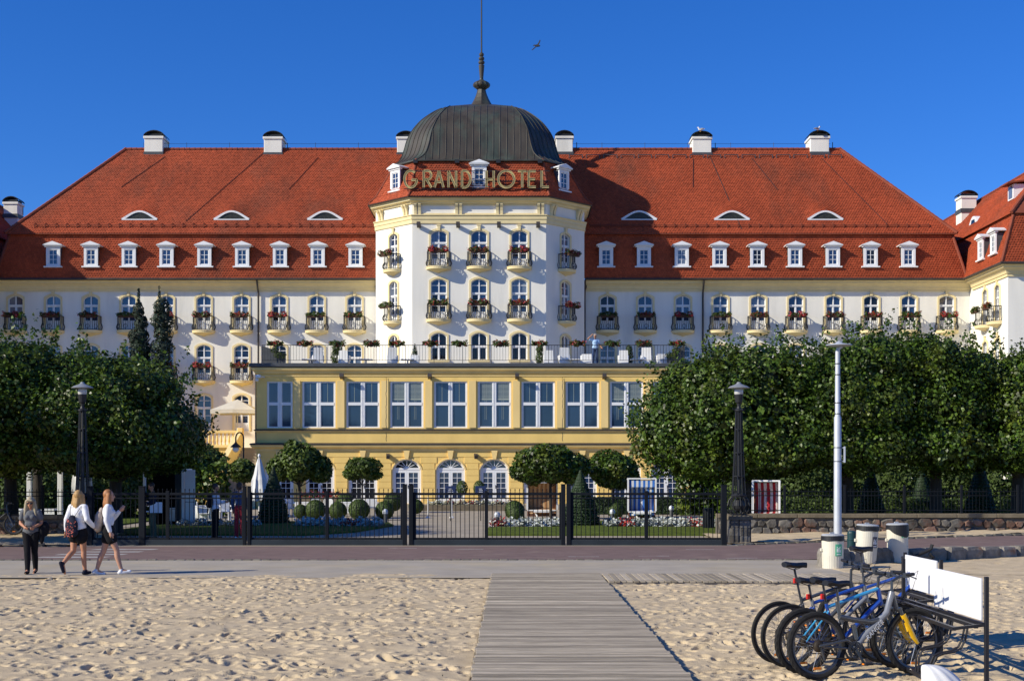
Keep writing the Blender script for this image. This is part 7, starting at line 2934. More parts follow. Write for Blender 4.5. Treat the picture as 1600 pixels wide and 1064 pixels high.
def bike_rack(x, ya, yb, label, board, loops, near=True):
    t = thing('bike_rack', label, 'bike rack', (x, (ya + yb) / 2, 0), 0, 'steel bike racks with white boards')
    o = LOC[t.name]
    for y, nm in ((ya, 'post'), (yb, 'post')):
        mb = MB()
        mb.cbox(x - 0.02, x + 0.02, y - 0.02, y + 0.02, -0.12, 1.09, 0.004)
        mb.build('post', rackm, t)
    for nm, xx, z in (('rail', x - 0.03, 0.62), ('rail', x - 0.32, 0.58), ('base_rail', x - 0.46, 0.03), ('rail', x - 0.10, 0.60)):
        mb = MB()
        mb.beam((xx, ya, z), (xx, yb, z), 0.04, 0.035)
        mb.build(nm, rackm, t)
    for y in (ya, yb):
        mb = MB()
        mb.beam((x, y, 0.62), (x - 0.34, y, 0.58), 0.035, 0.03)
        mb.build('bracket', rackm, t)
        mb = MB()
        mb.beam((x, y, 0.04), (x - 0.48, y, 0.03), 0.035, 0.03)
        mb.build('foot', rackm, t)
    P = [(x - 0.46, 0.03), (x - 0.45, 0.20), (x - 0.42, 0.27), (x - 0.36, 0.30), (x - 0.24, 0.32), (x - 0.17, 0.36), (x - 0.13, 0.44), (x - 0.10, 0.59)]
    for i in range(loops):
        y = ya + (yb - ya) * (i + 0.6) / loops
        for dy in (-0.045, 0.045):
            mb = MB()
            mb.tube([(px_, y + dy, pz) for px_, pz in P], 0.011, 6)
            mb.build('wheel_holder', rackm, t)
    mb = MB()
    b0, b1 = board
    mb.cbox(x - 0.045, x - 0.022, b0, b1, 0.66, 1.07, 0.004)
    mb.build('sign_board', boardm, t)
    return t


bike_rack(4.66, 13.2, 16.0, 'steel bike rack with a blank white board, nearer one', (13.24, 14.70), 6)
bike_rack(5.06, 15.85, 17.3, 'steel bike rack with a blank white board, farther one behind the handlebars', (15.9, 17.15), 3)

tyrem = M('tyre', (0.016, 0.015, 0.014), 0.85, 0.2, 8)
rimm = M('rim_metal', (0.10, 0.10, 0.11), 0.35, 0.1, 5, metal=0.7)
chrome = M('chrome', (0.45, 0.45, 0.46), 0.25, 0.1, 5, metal=0.9)
rusty = M('rusty_steel', (0.06, 0.045, 0.03), 0.6, 0.3, 9, metal=0.4)
saddlem = M('saddle', (0.012, 0.013, 0.018), 0.45, 0.1, 5)
orange = M('reflector_orange', (0.75, 0.22, 0.02), 0.3, 0.05, 3)
redlight = M('rear_light_red', (0.55, 0.02, 0.015), 0.3, 0.05, 3)


def paint(name, c, rough=0.3):
    return M(name, c, rough, 0.08, 4, spec=0.6, coat=0.3)


pgrey, psilver = paint('paint_grey', (0.06, 0.066, 0.074)), paint('paint_silver', (0.20, 0.21, 0.23))
pblue, pcyan = paint('paint_blue', (0.015, 0.065, 0.34)), paint('paint_cyan', (0.05, 0.34, 0.62))
pgreen, pyellow, pdark = paint('paint_green', (0.02, 0.14, 0.09)), paint('paint_yellow', (0.80, 0.45, 0.01)), paint('paint_dark', (0.03, 0.035, 0.045))
plime = paint('paint_lime', (0.22, 0.55, 0.03))


def wheel(parent, name, cx, cz, r, tw, knob):
    """tyre (main mesh) with rim, spokes and hub"""
    T = MB()
    n, m = 56, 8
    vs, fs = [], []
    for i in range(n):
        a = 2 * math.pi * i / n
        for j in range(m):
            b = 2 * math.pi * j / m
            rr = r - tw + tw * math.cos(b)
            if knob and math.cos(b) > 0.3:
                rr += 0.006 * (1 if (i + j) % 2 else -0.4)
            vs.append((cx + rr * math.cos(a), tw * 0.9 * math.sin(b), cz + rr * math.sin(a)))
    for i in range(n):
        for j in range(m):
            fs.append((i * m + j, ((i + 1) % n) * m + j, ((i + 1) % n) * m + (j + 1) % m, i * m + (j + 1) % m))
    T.add(vs, fs)
    w = link_mesh(T.mesh(name, tyrem), name, parent)
    Rm = MB()
    r1 = r - 2 * tw + 0.004
    pr = [(r1, -0.013), (r1, 0.013), (r1 - 0.022, 0.009), (r1 - 0.022, -0.009)]
    vs, fs = [], []
    for i in range(n):
        a = 2 * math.pi * i / n
        for rr, yy in pr:
            vs.append((cx + rr * math.cos(a), yy, cz + rr * math.sin(a)))
    for i in range(n):
        for j in range(4):
            fs.append((i * 4 + j, ((i + 1) % n) * 4 + j, ((i + 1) % n) * 4 + (j + 1) % 4, i * 4 + (j + 1) % 4))
    Rm.add(vs, fs)
    link_mesh(Rm.mesh('rim', rimm), 'rim', w)
    S = MB()
    for i in range(28):
        a = 2 * math.pi * i / 28
        b = a + (0.42 if i % 4 < 2 else -0.42)
        y = 0.028 if i % 2 else -0.028
        S.tube([(cx + 0.022 * math.cos(b), y, cz + 0.022 * math.sin(b)), (cx + (r1 - 0.02) * math.cos(a), 0, cz + (r1 - 0.02) * math.sin(a))], 0.0017, 3)
    s = link_mesh(S.mesh('spokes', chrome), 'spokes', w)
    s['kind'] = 'stuff'
    Hb = MB()
    Hb.tube([(cx, -0.06, cz), (cx, -0.034, cz), (cx, -0.03, cz), (cx, 0.03, cz), (cx, 0.034, cz), (cx, 0.06, cz)], [0.008, 0.012, 0.026, 0.026, 0.012, 0.008], 10)
    link_mesh(Hb.mesh('hub', chrome), 'hub', w)
    Rf = MB()
    Rf.cbox(cx - 0.045, cx + 0.045, -0.012, 0.012, cz - r1 * 0.80 - 0.012, cz - r1 * 0.80 + 0.012, 0.003)
    link_mesh(Rf.mesh('reflector', orange), 'reflector', w)
    return w


def bicycle(loc, rz, label, frame, accent, forkm, style='mtb', r=0.352, saddle=(-0.21, 0.98), bar_h=1.03, lean=0.03, text=None, mud=False, knob=True, group='bicycles parked in the rack', light=True, steer=0.0):
    t = thing('bicycle', label, 'bicycle', loc, rz, group)
    t.rotation_euler = (lean, 0, rz)
    tw = 0.032 if knob else 0.020
    X_ = 0.10
    rh, fh, bb = (-0.45, r), (0.65 + X_, r), (-0.02, 0.295)
    st, hb, ht = (-0.16, 0.70), (0.438 + X_, 0.70), (0.392 + X_, 0.88)
    V = lambda p, y=0.0: (p[0], y, p[1])
    wheel(t, 'rear_wheel', rh[0], rh[1], r, tw, knob)
    wheel(t, 'front_wheel', fh[0], fh[1], r, tw, knob)
    F = MB()
    if style == 'full':
        F.tube([V(ht), V((0.42, 0.66)), V((0.12, 0.42)), V((0.0, 0.30))], [0.034, 0.036, 0.036, 0.030], 10, mi=1)
        F.tube([V((0.38, 0.60)), V((0.22, 0.57)), V((0.02, 0.60)), V((-0.17, 0.64))], [0.032, 0.030, 0.030, 0.028], 10)
        F.tube([V((-0.14, 0.56)), V((-0.19, 0.80))], 0.021, 8)
        for y in (-0.055, 0.055):
            F.tube([V((0.0, 0.34), y * 0.4), V((-0.12, 0.40), y), V(rh, y)], 0.015, 6)
            F.tube([V((0.0, 0.30), y * 0.5), V(rh, y)], 0.013, 6)
        F.tube([V((0.03, 0.40)), V((0.0, 0.55))], 0.028, 8)
    else:
        F.tube([V(ht), V(st)], [0.021, 0.019], 9, mi=1 if accent is not None else 0)
        F.tube([V((0.425 + X_, 0.75)), V(bb)], [0.026, 0.024], 9)
        F.tube([V(st), V((-0.168, 0.74))], 0.019, 8)
        F.tube([V(bb), V(st)], 0.018, 9)
        for y in (-0.05, 0.05):
            F.tube([V(bb, y * 0.5), V(rh, y * 1.1)], 0.011, 6)
            F.tube([V((-0.15, 0.66), y * 0.4), V((-0.25, 0.57), y), V(rh, y * 1.1)], 0.0095, 6, mi=1 if accent is not None else 0)
    F.tube([V(hb), V(ht)], 0.027, 10)
    F.tube([V(bb, -0.04), V(bb, 0.04)], 0.026, 10)
    link_mesh(F.mesh('frame', [frame, accent or frame], smooth=True), 'frame', t)
    K = MB()
    for y in (-0.062, 0.062):
        if style in ('full', 'mtb'):
            K.tube([V((0.445 + X_, 0.70), y), V((0.50 + X_, 0.56), y)], 0.018, 7, mi=1)
            K.tube([V((0.478 + X_, 0.64), y), V((0.60 + X_, 0.40), y), V((0.655 + X_, r - 0.02), y)], [0.031, 0.028, 0.018], 8)
        else:
            K.tube([V((0.46 + X_, 0.62), y * 0.8), V((0.55 + X_, 0.46), y), V((0.65 + X_, r), y)], [0.018, 0.016, 0.010], 8)
    K.tube([V((0.445 + X_, 0.70), -0.078), V((0.445 + X_, 0.70), 0.078)], 0.020, 8, mi=1)
    K.tube([V((0.445 + X_, 0.70)), V(ht)], 0.017, 8, mi=1)
    if style in ('full', 'mtb'):
        K.tube([V((0.535 + X_, 0.46), -0.062), V((0.50 + X_, 0.58), -0.05), V((0.49 + X_, 0.64), 0), V((0.50 + X_, 0.58), 0.05), V((0.535 + X_, 0.46), 0.062)], 0.012, 7)
    link_mesh(K.mesh('fork', [forkm, pdark], smooth=True), 'fork', t)
    Sd = MB()
    sx, sz = saddle
    prof = [(0.17, 0.012, 0.0), (0.12, 0.020, 0.004), (0.04, 0.035, 0.0), (-0.04, 0.075, 0.006), (-0.09, 0.085, 0.016), (-0.125, 0.06, 0.012)]
    rings = []
    for dx, hw, dz in prof:
        rings.append([(sx + dx, hw * math.cos(a), sz + dz + 0.030 * math.sin(a) * (1 if math.sin(a) > 0 else 1.1)) for a in [2 * math.pi * i / 10 for i in range(10)]])
    loft(Sd, rings, cap=True)
    for y in (-0.02, 0.02):
        Sd.tube([(sx + 0.10, y, sz - 0.02), (sx - 0.0, y, sz - 0.05), (sx - 0.09, y, sz - 0.02)], 0.004, 4)
    link_mesh(Sd.mesh('saddle', saddlem, smooth=True), 'saddle', t)
    Sp = MB()
    Sp.tube([V((-0.155, 0.66)), (sx + 0.01, 0, sz - 0.045)], 0.0135, 8)
    link_mesh(Sp.mesh('seat_post', pdark), 'seat_post', t)
    Hn = MB()
    c, s = math.cos(steer), math.sin(steer)
    def h(x, y, z):
        dx = x - 0.40
        return (0.40 + X_ + 0.05 + dx * c - y * s, dx * s + y * c, z)
    Hn.tube([V(ht), (0.395 + X_, 0, bar_h - 0.05), h(0.45, 0, bar_h)], [0.016, 0.016, 0.018], 8)
    Hn.tube([h(0.40, -0.29, bar_h + 0.03), h(0.43, -0.15, bar_h + 0.02), h(0.45, -0.05, bar_h), h(0.45, 0.05, bar_h), h(0.43, 0.15, bar_h + 0.02), h(0.40, 0.29, bar_h + 0.03)], 0.0125, 8)
    hn = link_mesh(Hn.mesh('handlebar', pdark), 'handlebar', t)
    for y in (-1, 1):
        G = MB()
        G.tube([h(0.405, y * 0.19, bar_h + 0.025), h(0.395, y * 0.31, bar_h + 0.031)], 0.018, 8)
        link_mesh(G.mesh('grip', blackp), 'grip', hn)
        G = MB()
        G.tube([h(0.425, y * 0.15, bar_h + 0.018), h(0.47, y * 0.17, bar_h), h(0.475, y * 0.25, bar_h - 0.02)], 0.007, 5)
        G.cbox(h(0.42, y * 0.14, 0)[0] - 0.02, h(0.42, y * 0.14, 0)[0] + 0.03, h(0.42, y * 0.14, 0)[1] - 0.025, h(0.42, y * 0.14, 0)[1] + 0.025, bar_h - 0.01, bar_h + 0.04, 0.005)
        link_mesh(G.mesh('brake_lever', pdark), 'brake_lever', hn)
    Cb = MB()
    for y in (-0.16, 0.16):
        Cb.tube([h(0.46, y, bar_h), h(0.60, y * 0.7, bar_h + 0.06), h(0.58, y * 0.2, bar_h - 0.14), V((0.46 + X_, 0.72), 0.02), V((0.40 + X_, 0.62), 0.03)], 0.003, 4)
    link_mesh(Cb.mesh('cables', blackp), 'cables', t)
    Cr = MB()
    n = 32
    for rr, y in ((0.09, -0.052), (0.068, -0.044)):
        vs, fs = [], []
        for i in range(n):
            a = 2 * math.pi * i / n
            k = rr + (0.004 if i % 2 else -0.002)
            vs += [(bb[0] + k * math.cos(a), y - 0.002, bb[1] + k * math.sin(a)), (bb[0] + (rr - 0.018) * math.cos(a), y - 0.002, bb[1] + (rr - 0.018) * math.sin(a)), (bb[0] + k * math.cos(a), y + 0.002, bb[1] + k * math.sin(a)), (bb[0] + (rr - 0.018) * math.cos(a), y + 0.002, bb[1] + (rr - 0.018) * math.sin(a))]
        for i in range(n):
            j = (i + 1) % n
            fs += [(i * 4, j * 4, j * 4 + 1, i * 4 + 1), (i * 4 + 2, i * 4 + 3, j * 4 + 3, j * 4 + 2), (i * 4, i * 4 + 2, j * 4 + 2, j * 4), (i * 4 + 1, j * 4 + 1, j * 4 + 3, i * 4 + 3)]
        Cr.add(vs, fs)
        for i in range(5):
            a = 2 * math.pi * i / 5
            Cr.beam((bb[0], y, bb[1]), (bb[0] + (rr - 0.01) * math.cos(a), y, bb[1] + (rr - 0.01) * math.sin(a)), 0.016, 0.004, up=(0, 1, 0))
    ca = R(-58)
    for s_, y in ((1, -0.07), (-1, 0.07)):
        Cr.beam((bb[0], y, bb[1]), (bb[0] + s_ * 0.17 * math.cos(ca), y * 1.1, bb[1] + s_ * 0.17 * math.sin(ca)), 0.026, 0.012, up=(0, 1, 0))
    cs = link_mesh(Cr.mesh('crankset', pdark), 'crankset', t)
    for s_, y in ((1, -0.13), (-1, 0.13)):
        Pd = MB()
        x, z = bb[0] + s_ * 0.17 * math.cos(ca), bb[1] + s_ * 0.17 * math.sin(ca)
        Pd.cbox(x - 0.05, x + 0.05, y - 0.045, y + 0.045, z - 0.012, z + 0.012, 0.004)
        Pd.box(x - 0.052, x - 0.049, y - 0.02, y + 0.02, z - 0.008, z + 0.008, 1)
        link_mesh(Pd.mesh('pedal', [blackp, orange]), 'pedal', cs)
    Ch = MB()
    y = -0.045
    Ch.tube([(bb[0], y, bb[1] + 0.09), (rh[0], y, rh[1] + 0.05)], 0.006, 4)
    Ch.tube([(bb[0], y, bb[1] - 0.09), (rh[0] + 0.06, y, rh[1] - 0.13), (rh[0] + 0.02, y, rh[1] - 0.10), (rh[0] + 0.03, y, rh[1] - 0.04)], 0.006, 4)
    link_mesh(Ch.mesh('chain', rusty), 'chain', t)
    Cs = MB()
    Cs.tube([(rh[0], -0.03, rh[1]), (rh[0], -0.034, rh[1]), (rh[0], -0.04, rh[1]), (rh[0], -0.05, rh[1]), (rh[0], -0.058, rh[1])], [0.05, 0.066, 0.055, 0.045, 0.03], 18)
    link_mesh(Cs.mesh('cassette', rusty), 'cassette', t)
    Dr = MB()
    Dr.beam((rh[0] + 0.01, -0.065, rh[1] - 0.02), (rh[0] + 0.05, -0.065, rh[1] - 0.15), 0.03, 0.012)
    link_mesh(Dr.mesh('derailleur', pdark), 'derailleur', t)
    if light:
        Lt = MB()
        Lt.cbox(-0.155 + (sx + 0.165) * 0.62 - 0.048, -0.155 + (sx + 0.165) * 0.62 - 0.012, -0.016, 0.016, sz - 0.20, sz - 0.145, 0.005)
        link_mesh(Lt.mesh('rear_light', redlight), 'rear_light', t)
    if mud:
        Md = MB()
        A = [(fh[0] + (r + 0.02) * math.cos(R(a)), -0.035, fh[1] + (r + 0.02) * math.sin(R(a))) for a in range(30, 150, 12)]
        B = [(fh[0] + (r + 0.012) * math.cos(R(a)), -0.035, fh[1] + (r + 0.012) * math.sin(R(a))) for a in range(30, 150, 12)]
        Md.strip(A, B, (0, 0.07, 0))
        link_mesh(Md.mesh('mudguard', blackp), 'mudguard', t)
    if text:
        cu = bpy.data.curves.new('lettering', 'FONT')
        cu.body = text
        cu.size = 0.070
        cu.extrude = 0.0012
        cu.align_x = 'CENTER'
        cu.align_y = 'CENTER'
        cu.shear = 0.2
        o = bpy.data.objects.new('lettering', cu)
        COL.objects.link(o)
        dg = bpy.context.evaluated_depsgraph_get()
        me = bpy.data.meshes.new_from_object(o.evaluated_get(dg))
        bpy.data.objects.remove(o)
        me.materials.clear()
        me.materials.append(white)
        o = link_mesh(me, 'lettering', t)
        a = math.atan2(0.42 - 0.60, 0.12 - 0.32)
        ang = math.atan2(0.60 - 0.42, 0.32 - 0.12)
        o.rotation_euler = Matrix(((math.cos(ang), -math.sin(ang) * 0, 0), (0, 0, -1), (0, 1, 0))).to_euler() if False else (math.pi / 2, -ang, 0)
        o.location = (0.24, -0.041, 0.49)
    return t


RZ1 = math.atan2(0.42, 1.16)


def bike_at(hx, hy, rz, *a, **k):
    """place a bicycle by its rear hub"""
    rh = -0.45
    return bicycle((hx - rh * math.cos(rz), hy - rh * math.sin(rz), -0.03), rz, *a, **k)


bike_at(3.16, 13.90, RZ1, 'nearest bicycle, grey with a yellow fork and RANGER on its frame', pgrey, psilver, pyellow, 'full', saddle=(-0.20, 0.985), bar_h=1.04, text='RANGER', lean=-0.05, light=False)
bike_at(3.10, 14.32, RZ1 + 0.02, 'second bicycle from the front, bright blue and cyan', pblue, pcyan, pdark, 'mtb', saddle=(-0.22, 0.99), bar_h=1.05, mud=True, lean=0.02, steer=0.1)
bike_at(3.04, 14.78, RZ1 - 0.02, 'third bicycle from the front, grey and blue with smooth tyres', psilver, pblue, pdark, 'city', saddle=(-0.22, 0.95), bar_h=1.02, knob=False, lean=0.03)
bike_at(2.99, 15.12, RZ1 + 0.01, 'fourth bicycle from the front, dark grey with a high narrow saddle', pgrey, pgrey, pdark, 'city', saddle=(-0.27, 1.10), bar_h=1.08, knob=False, lean=0.04, steer=-0.1)
bike_at(4.12, 16.75, RZ1 - 0.1, 'farthest bicycle in the rack, blue with a high black saddle', pblue, pblue, pdark, 'mtb', saddle=(-0.22, 1.19), bar_h=1.02, lean=0.02, light=False)
bicycle((-16.85, 43.4, 0.12), 0.05, 'dark bicycle leaning at the stone wall, cut by the left edge', pdark, pdark, pdark, 'mtb', r=0.345, lean=-0.12, group='bicycle at the wall', light=False)

bb_ = thing('shadow_board', 'unseen timber board added outside the left edge to shade the sand', 'board', (-12.6, 25.1, 0))
for xx in (-0.75, 0.75):  # out-of-view board, added so that its shadow falls across the sand
    mb = MB()
    mb.cbox(xx - 0.05, xx + 0.05, -0.05, 0.05, -0.3, 1.62, 0.01)
    link_mesh(mb.mesh('post', woodm), 'post', bb_)
for k in range(9):
    mb = MB()
    mb.cbox(-0.85, 0.85, -0.075, -0.052, 0.20 + k * 0.15, 0.34 + k * 0.15, 0.006)
    link_mesh(mb.mesh('plank', woodm), 'plank', bb_)

t = thing('white_cloth', 'white ribbed folded cloth poking up at the bottom edge before the bike rack', 'cloth', (4.0, 12.75, 0))
mb = MB()
rings = []
for i in range(14):
    f = i / 13
    z = 0.29 * math.sin(f * math.pi / 2)
    cx = 0.14 - 0.20 * f
    rr = 0.20 * (1 - f) ** 0.7 + 0.025
    rings.append([(cx + (rr * (1 + 0.06 * math.sin(9 * a + 3 * f))) * math.cos(a), rr * 0.8 * (1 + 0.06 * math.sin(9 * a + 3 * f)) * math.sin(a), z) for a in [2 * math.pi * j / 48 for j in range(48)]])
loft(mb, rings, cap=True)
link_mesh(mb.mesh('cloth', fabric_w, smooth=True), 'cloth', t)
# ------------------------------------------------------------------ people
skin = M('skin', (0.50, 0.27, 0.18), 0.55, 0.06, 8, spec=0.3)
skin_t = M('skin_tanned', (0.47, 0.225, 0.13), 0.55, 0.06, 8, spec=0.3)


def cloth(name, c, rough=0.9, var=0.12):
    return M(name, c, rough, var, 9, bump=0.15, bscale=60, spec=0.15)


c_black, c_grey, c_white = cloth('cloth_black', (0.012, 0.012, 0.014)), cloth('cloth_grey', (0.13, 0.135, 0.145)), cloth('cloth_white', (0.74, 0.74, 0.76))
c_olive, c_red, c_denim, c_lblue = cloth('cloth_olive', (0.12, 0.12, 0.075)), cloth('cloth_red', (0.30, 0.03, 0.04)), cloth('denim', (0.045, 0.075, 0.16)), cloth('cloth_light_blue', (0.42, 0.60, 0.80))
c_beige, c_navy, c_purple, c_coral = cloth('cloth_beige', (0.40, 0.33, 0.28)), cloth('cloth_navy', (0.018, 0.020, 0.035)), cloth('cloth_purple', (0.16, 0.05, 0.28)), cloth('print_coral', (0.50, 0.13, 0.10))
h_blond, h_ash, h_red, h_brown = [M(n, c, 0.5, 0.25, 40, (1, 1, 0.15), 0.4, 120) for n, c in (('hair_blond', (0.42, 0.25, 0.09)), ('hair_ash', (0.36, 0.30, 0.19)), ('hair_strawberry', (0.36, 0.15, 0.05)), ('hair_brown', (0.04, 0.022, 0.014)))]


class Blob:
    """union of tapered capsules and ellipsoids, fused into one skin"""
    def __init__(self):
        self.mb = MB()

    def cap(self, p, q, r1, r2=None, n=12):
        r2 = r1 if r2 is None else r2
        p, q = Vector(p), Vector(q)
        d = nrm(q - p)
        s = d.cross(Vector((0, 0, 1)) if abs(d.z) < 0.9 else Vector((1, 0, 0))).normalized()
        t = s.cross(d)
        rings = []
        for k in range(1, 5):
            a = math.pi / 2 * k / 4
            rings.append((p - d * r1 * math.cos(a), r1 * math.sin(a)))
        for k in range(0, 4):
            a = math.pi / 2 * k / 4
            rings.append((q + d * r2 * math.sin(a), r2 * math.cos(a)))
        vs = [c + (s * math.cos(2 * math.pi * j / n) + t * math.sin(2 * math.pi * j / n)) * rr for c, rr in rings for j in range(n)]
        fs = [(i * n + j, i * n + (j + 1) % n, (i + 1) * n + (j + 1) % n, (i + 1) * n + j) for i in range(len(rings) - 1) for j in range(n)]
        vs += [p - d * r1, q + d * r2]
        A, B = len(vs) - 2, len(vs) - 1
        m = (len(rings) - 1) * n
        fs += [(A, (j + 1) % n, j) for j in range(n)] + [(B, m + j, m + (j + 1) % n) for j in range(n)]
        self.mb.add(vs, fs)

    def chain(self, pts, rs):
        for i in range(len(pts) - 1):
            self.cap(pts[i], pts[i + 1], rs[i], rs[i + 1])

    def ell(self, c, r, n=16, m=10):
        self.mb.sphere(c, r, n, m)

    def build(self, name, mat, parent, voxel=0.010, smooth=5):
        me0 = self.mb.mesh(name, mat)
        o = bpy.data.objects.new(name, me0)
        COL.objects.link(o)
        md = o.modifiers.new('fuse', 'REMESH')
        md.mode = 'VOXEL'
        md.voxel_size = voxel
        md.use_smooth_shade = True
        sm = o.modifiers.new('relax', 'SMOOTH')
        sm.factor = 0.5
        sm.iterations = smooth
        dg = bpy.context.evaluated_depsgraph_get()
        me = bpy.data.meshes.new_from_object(o.evaluated_get(dg))
        me.name = name
        bpy.data.objects.remove(o)
        if not me.materials:
            me.materials.append(mat)
        r = link_mesh(me, name, parent)
        return r


def person(label, loc, rz, legs, arms, top, bottom, hair, shoes, H=1.68, skinm=skin, female=True, sleeve='short', leg='long', head_turn=0.0, head_down=0.0, hair_style='long', face=True, group=None, vox=0.010, hat=None, glasses=False, skirt=False, twist=0.0):
    """figure facing local -y. legs: per side (thigh, shin) angles forward; arms: per side (elbow offset, hand offset) from the shoulder"""
    k = H / 1.70
    t = thing('person', label, 'person', loc, rz, group)
    t.scale = (k, k, k)
    hipw, shw = (0.092, 0.165) if female else (0.088, 0.19)
    F = Vector((0, -1, 0))

    def legpts(s, a, b, out=0.0):
        hip = Vector((s * hipw, 0, 0))
        kn = hip + Vector((s * out * 0.43, -math.sin(a) * 0.43, -math.cos(a) * 0.43))
        an = kn + Vector((s * out * 0.2, -math.sin(b) * 0.41, -math.cos(b) * 0.41))
        return hip, kn, an
    raw = {s: legpts(s, *legs[s][:3]) for s in (-1, 1)}
    pz = 0.085 - min(raw[s][2].z + (0.0 if legs[s][1] > -0.5 else 0.0) for s in (-1, 1))
    P = {s: [p + Vector((0, 0, pz)) for p in raw[s]] for s in (-1, 1)}
    pel = Vector((0, 0, pz))
    B = Blob()
    w = 1.0 if female else 1.08
    B.ell(pel + Vector((0, 0.01, 0.04)), (0.165 if female else 0.155, 0.115, 0.13))
    B.ell(pel + Vector((0, 0, 0.19)), (0.125 * w, 0.092, 0.15))
    B.ell(pel + Vector((0, 0.005, 0.37)), (0.150 * w, 0.105, 0.18))
    sh = pel + Vector((0, 0.005, 0.50))
    B.cap(sh + Vector((-shw * 0.8, 0, -0.01)), sh + Vector((shw * 0.8, 0, -0.01)), 0.055)
    nb = sh + Vector((0, 0.0, 0.03))
    hc = sh + Vector((0, -0.02 - 0.05 * head_down, 0.21 - 0.02 * head_down))
    B.cap(nb, hc + Vector((0, 0.02, -0.07)), 0.052, 0.048)
    hm = Matrix.Rotation(head_turn, 3, 'Z') @ Matrix.Rotation(head_down, 3, 'X')
    def hp(x, y, z):
        return hc + hm @ Vector((x, y, z))
    B.ell(hp(0, 0.01, 0.02), (0.078, 0.095, 0.105))
    B.ell(hp(0, -0.02, -0.045), (0.058, 0.070, 0.070))
    B.cap(hp(0, -0.088, 0.015), hp(0, -0.104, -0.022), 0.010, 0.016)
    B.ell(hp(0, -0.082, -0.058), (0.026, 0.014, 0.010))
    B.ell(hp(0, -0.072, -0.098), (0.024, 0.020, 0.018))
    for s in (-1, 1):
        B.ell(hp(s * 0.080, 0.012, -0.005), (0.013, 0.024, 0.034))
    AR = {}
    for s in (-1, 1):
        S = sh + Vector((s * shw, 0, -0.015))
        E = S + Vector(arms[s][0])
        W = E + Vector(arms[s][1])
        AR[s] = (S, E, W)
        B.chain([S, S.lerp(E, 0.5), E], [0.050, 0.045, 0.036])
        B.chain([E, E.lerp(W, 0.35), W], [0.036, 0.037, 0.025])
        d = nrm(W - E)
        side = nrm(d.cross(Vector((s, 0.2, 0.1))))
        pa = W + d * 0.085
        B.chain([W, W + d * 0.045, pa], [0.026, 0.036, 0.034])
        bendv = nrm(d.cross(side)) * -s
        for i, (L, off) in enumerate(((0.062, -0.028), (0.072, -0.010), (0.068, 0.010), (0.055, 0.027))):
            b0 = pa + side * off
            b1 = b0 + d * L * 0.5 + bendv * 0.008
            b2 = b1 + d * L * 0.35 + bendv * 0.024
            B.chain([b0 - d * 0.02, b1, b2], [0.0105, 0.0100, 0.0090])
        th = W + d * 0.03 - side * 0.026
        B.chain([th, th + d * 0.03 - side * 0.022 + bendv * 0.01, th + d * 0.06 - side * 0.022 + bendv * 0.022], [0.014, 0.0115, 0.0095])
    for s in (-1, 1):
        h, kn, an = P[s]
        B.chain([h, h.lerp(kn, 0.45), kn], [0.092 if female else 0.086, 0.076, 0.056])
        B.chain([kn, kn.lerp(an, 0.32) + Vector((0, 0.018, 0)), an], [0.054, 0.058, 0.037])
        pit = legs[s][3] if len(legs[s]) > 3 else 0.0
        fd = Vector((0, -math.cos(pit), -math.sin(pit)))
        B.chain([an, an + fd * 0.10 + Vector((0, 0, -0.04)), an + fd * 0.17 + Vector((0, 0, -0.05))], [0.036, 0.034, 0.026])
    B.build('body', skinm, t, vox)
    # top
    T = Blob()
    e = 0.014
    T.ell(pel + Vector((0, 0.0, 0.20)), (0.128 * w + e, 0.098 + e, 0.15))
    T.ell(pel + Vector((0, 0.005, 0.37)), (0.150 * w + e, 0.105 + e, 0.18))
    if top[1] == 'long':
        T.ell(pel + Vector((0, 0.01, 0.06)), (0.165 + e * 1.6, 0.115 + e * 1.6, 0.14))
    if female:
        for s in (-1, 1):
            T.ell(pel + Vector((s * 0.062, -0.085, 0.375)), (0.062, 0.05, 0.06))
    T.cap(sh + Vector((-shw * 0.85, 0, -0.012)), sh + Vector((shw * 0.85, 0, -0.012)), 0.055 + e)
    for s in (-1, 1):
        S, E, W = AR[s]
        if sleeve == 'short':
            T.chain([S, S.lerp(E, 0.55)], [0.058 + e, 0.056 + e])
        else:
            T.chain([S, S.lerp(E, 0.5), E], [0.056 + e, 0.050 + e, 0.044 + e])
            T.chain([E, E.lerp(W, 0.5), E.lerp(W, 0.93)], [0.044 + e, 0.040 + e, 0.030 + e])
    T.build('shirt' if top[1] != 'jacket' else 'jacket', top[0], t, vox)
    # bottom
    Q = Blob()
    Q.ell(pel + Vector((0, 0.01, 0.04)), (0.165 + e, 0.118 + e, 0.115))
    for s in (-1, 1):
        h, kn, an = P[s]
        if leg == 'long':
            Q.chain([h, h.lerp(kn, 0.45), kn], [0.095 + e * 0.6, 0.080 + e * 0.6, 0.060 + e])
            Q.chain([kn, kn.lerp(an, 0.35) + Vector((0, 0.015, 0)), an + Vector((0, 0, -0.01))], [0.060 + e, 0.058 + e, 0.040 + e])
        else:
            Q.chain([h, h.lerp(kn, 0.30 if leg == 'shorts' else 0.42)], [0.098 + e, 0.092 + e * 1.6])
    if skirt:
        Q.cap(pel + Vector((-0.06, 0.01, 0.0)), pel + Vector((-0.085, 0.01, -0.14)), 0.12, 0.135)
        Q.cap(pel + Vector((0.06, 0.01, 0.0)), pel + Vector((0.085, 0.01, -0.14)), 0.12, 0.135)
    Q.build('trousers' if leg == 'long' else ('skirt' if skirt else 'shorts'), bottom, t, vox)
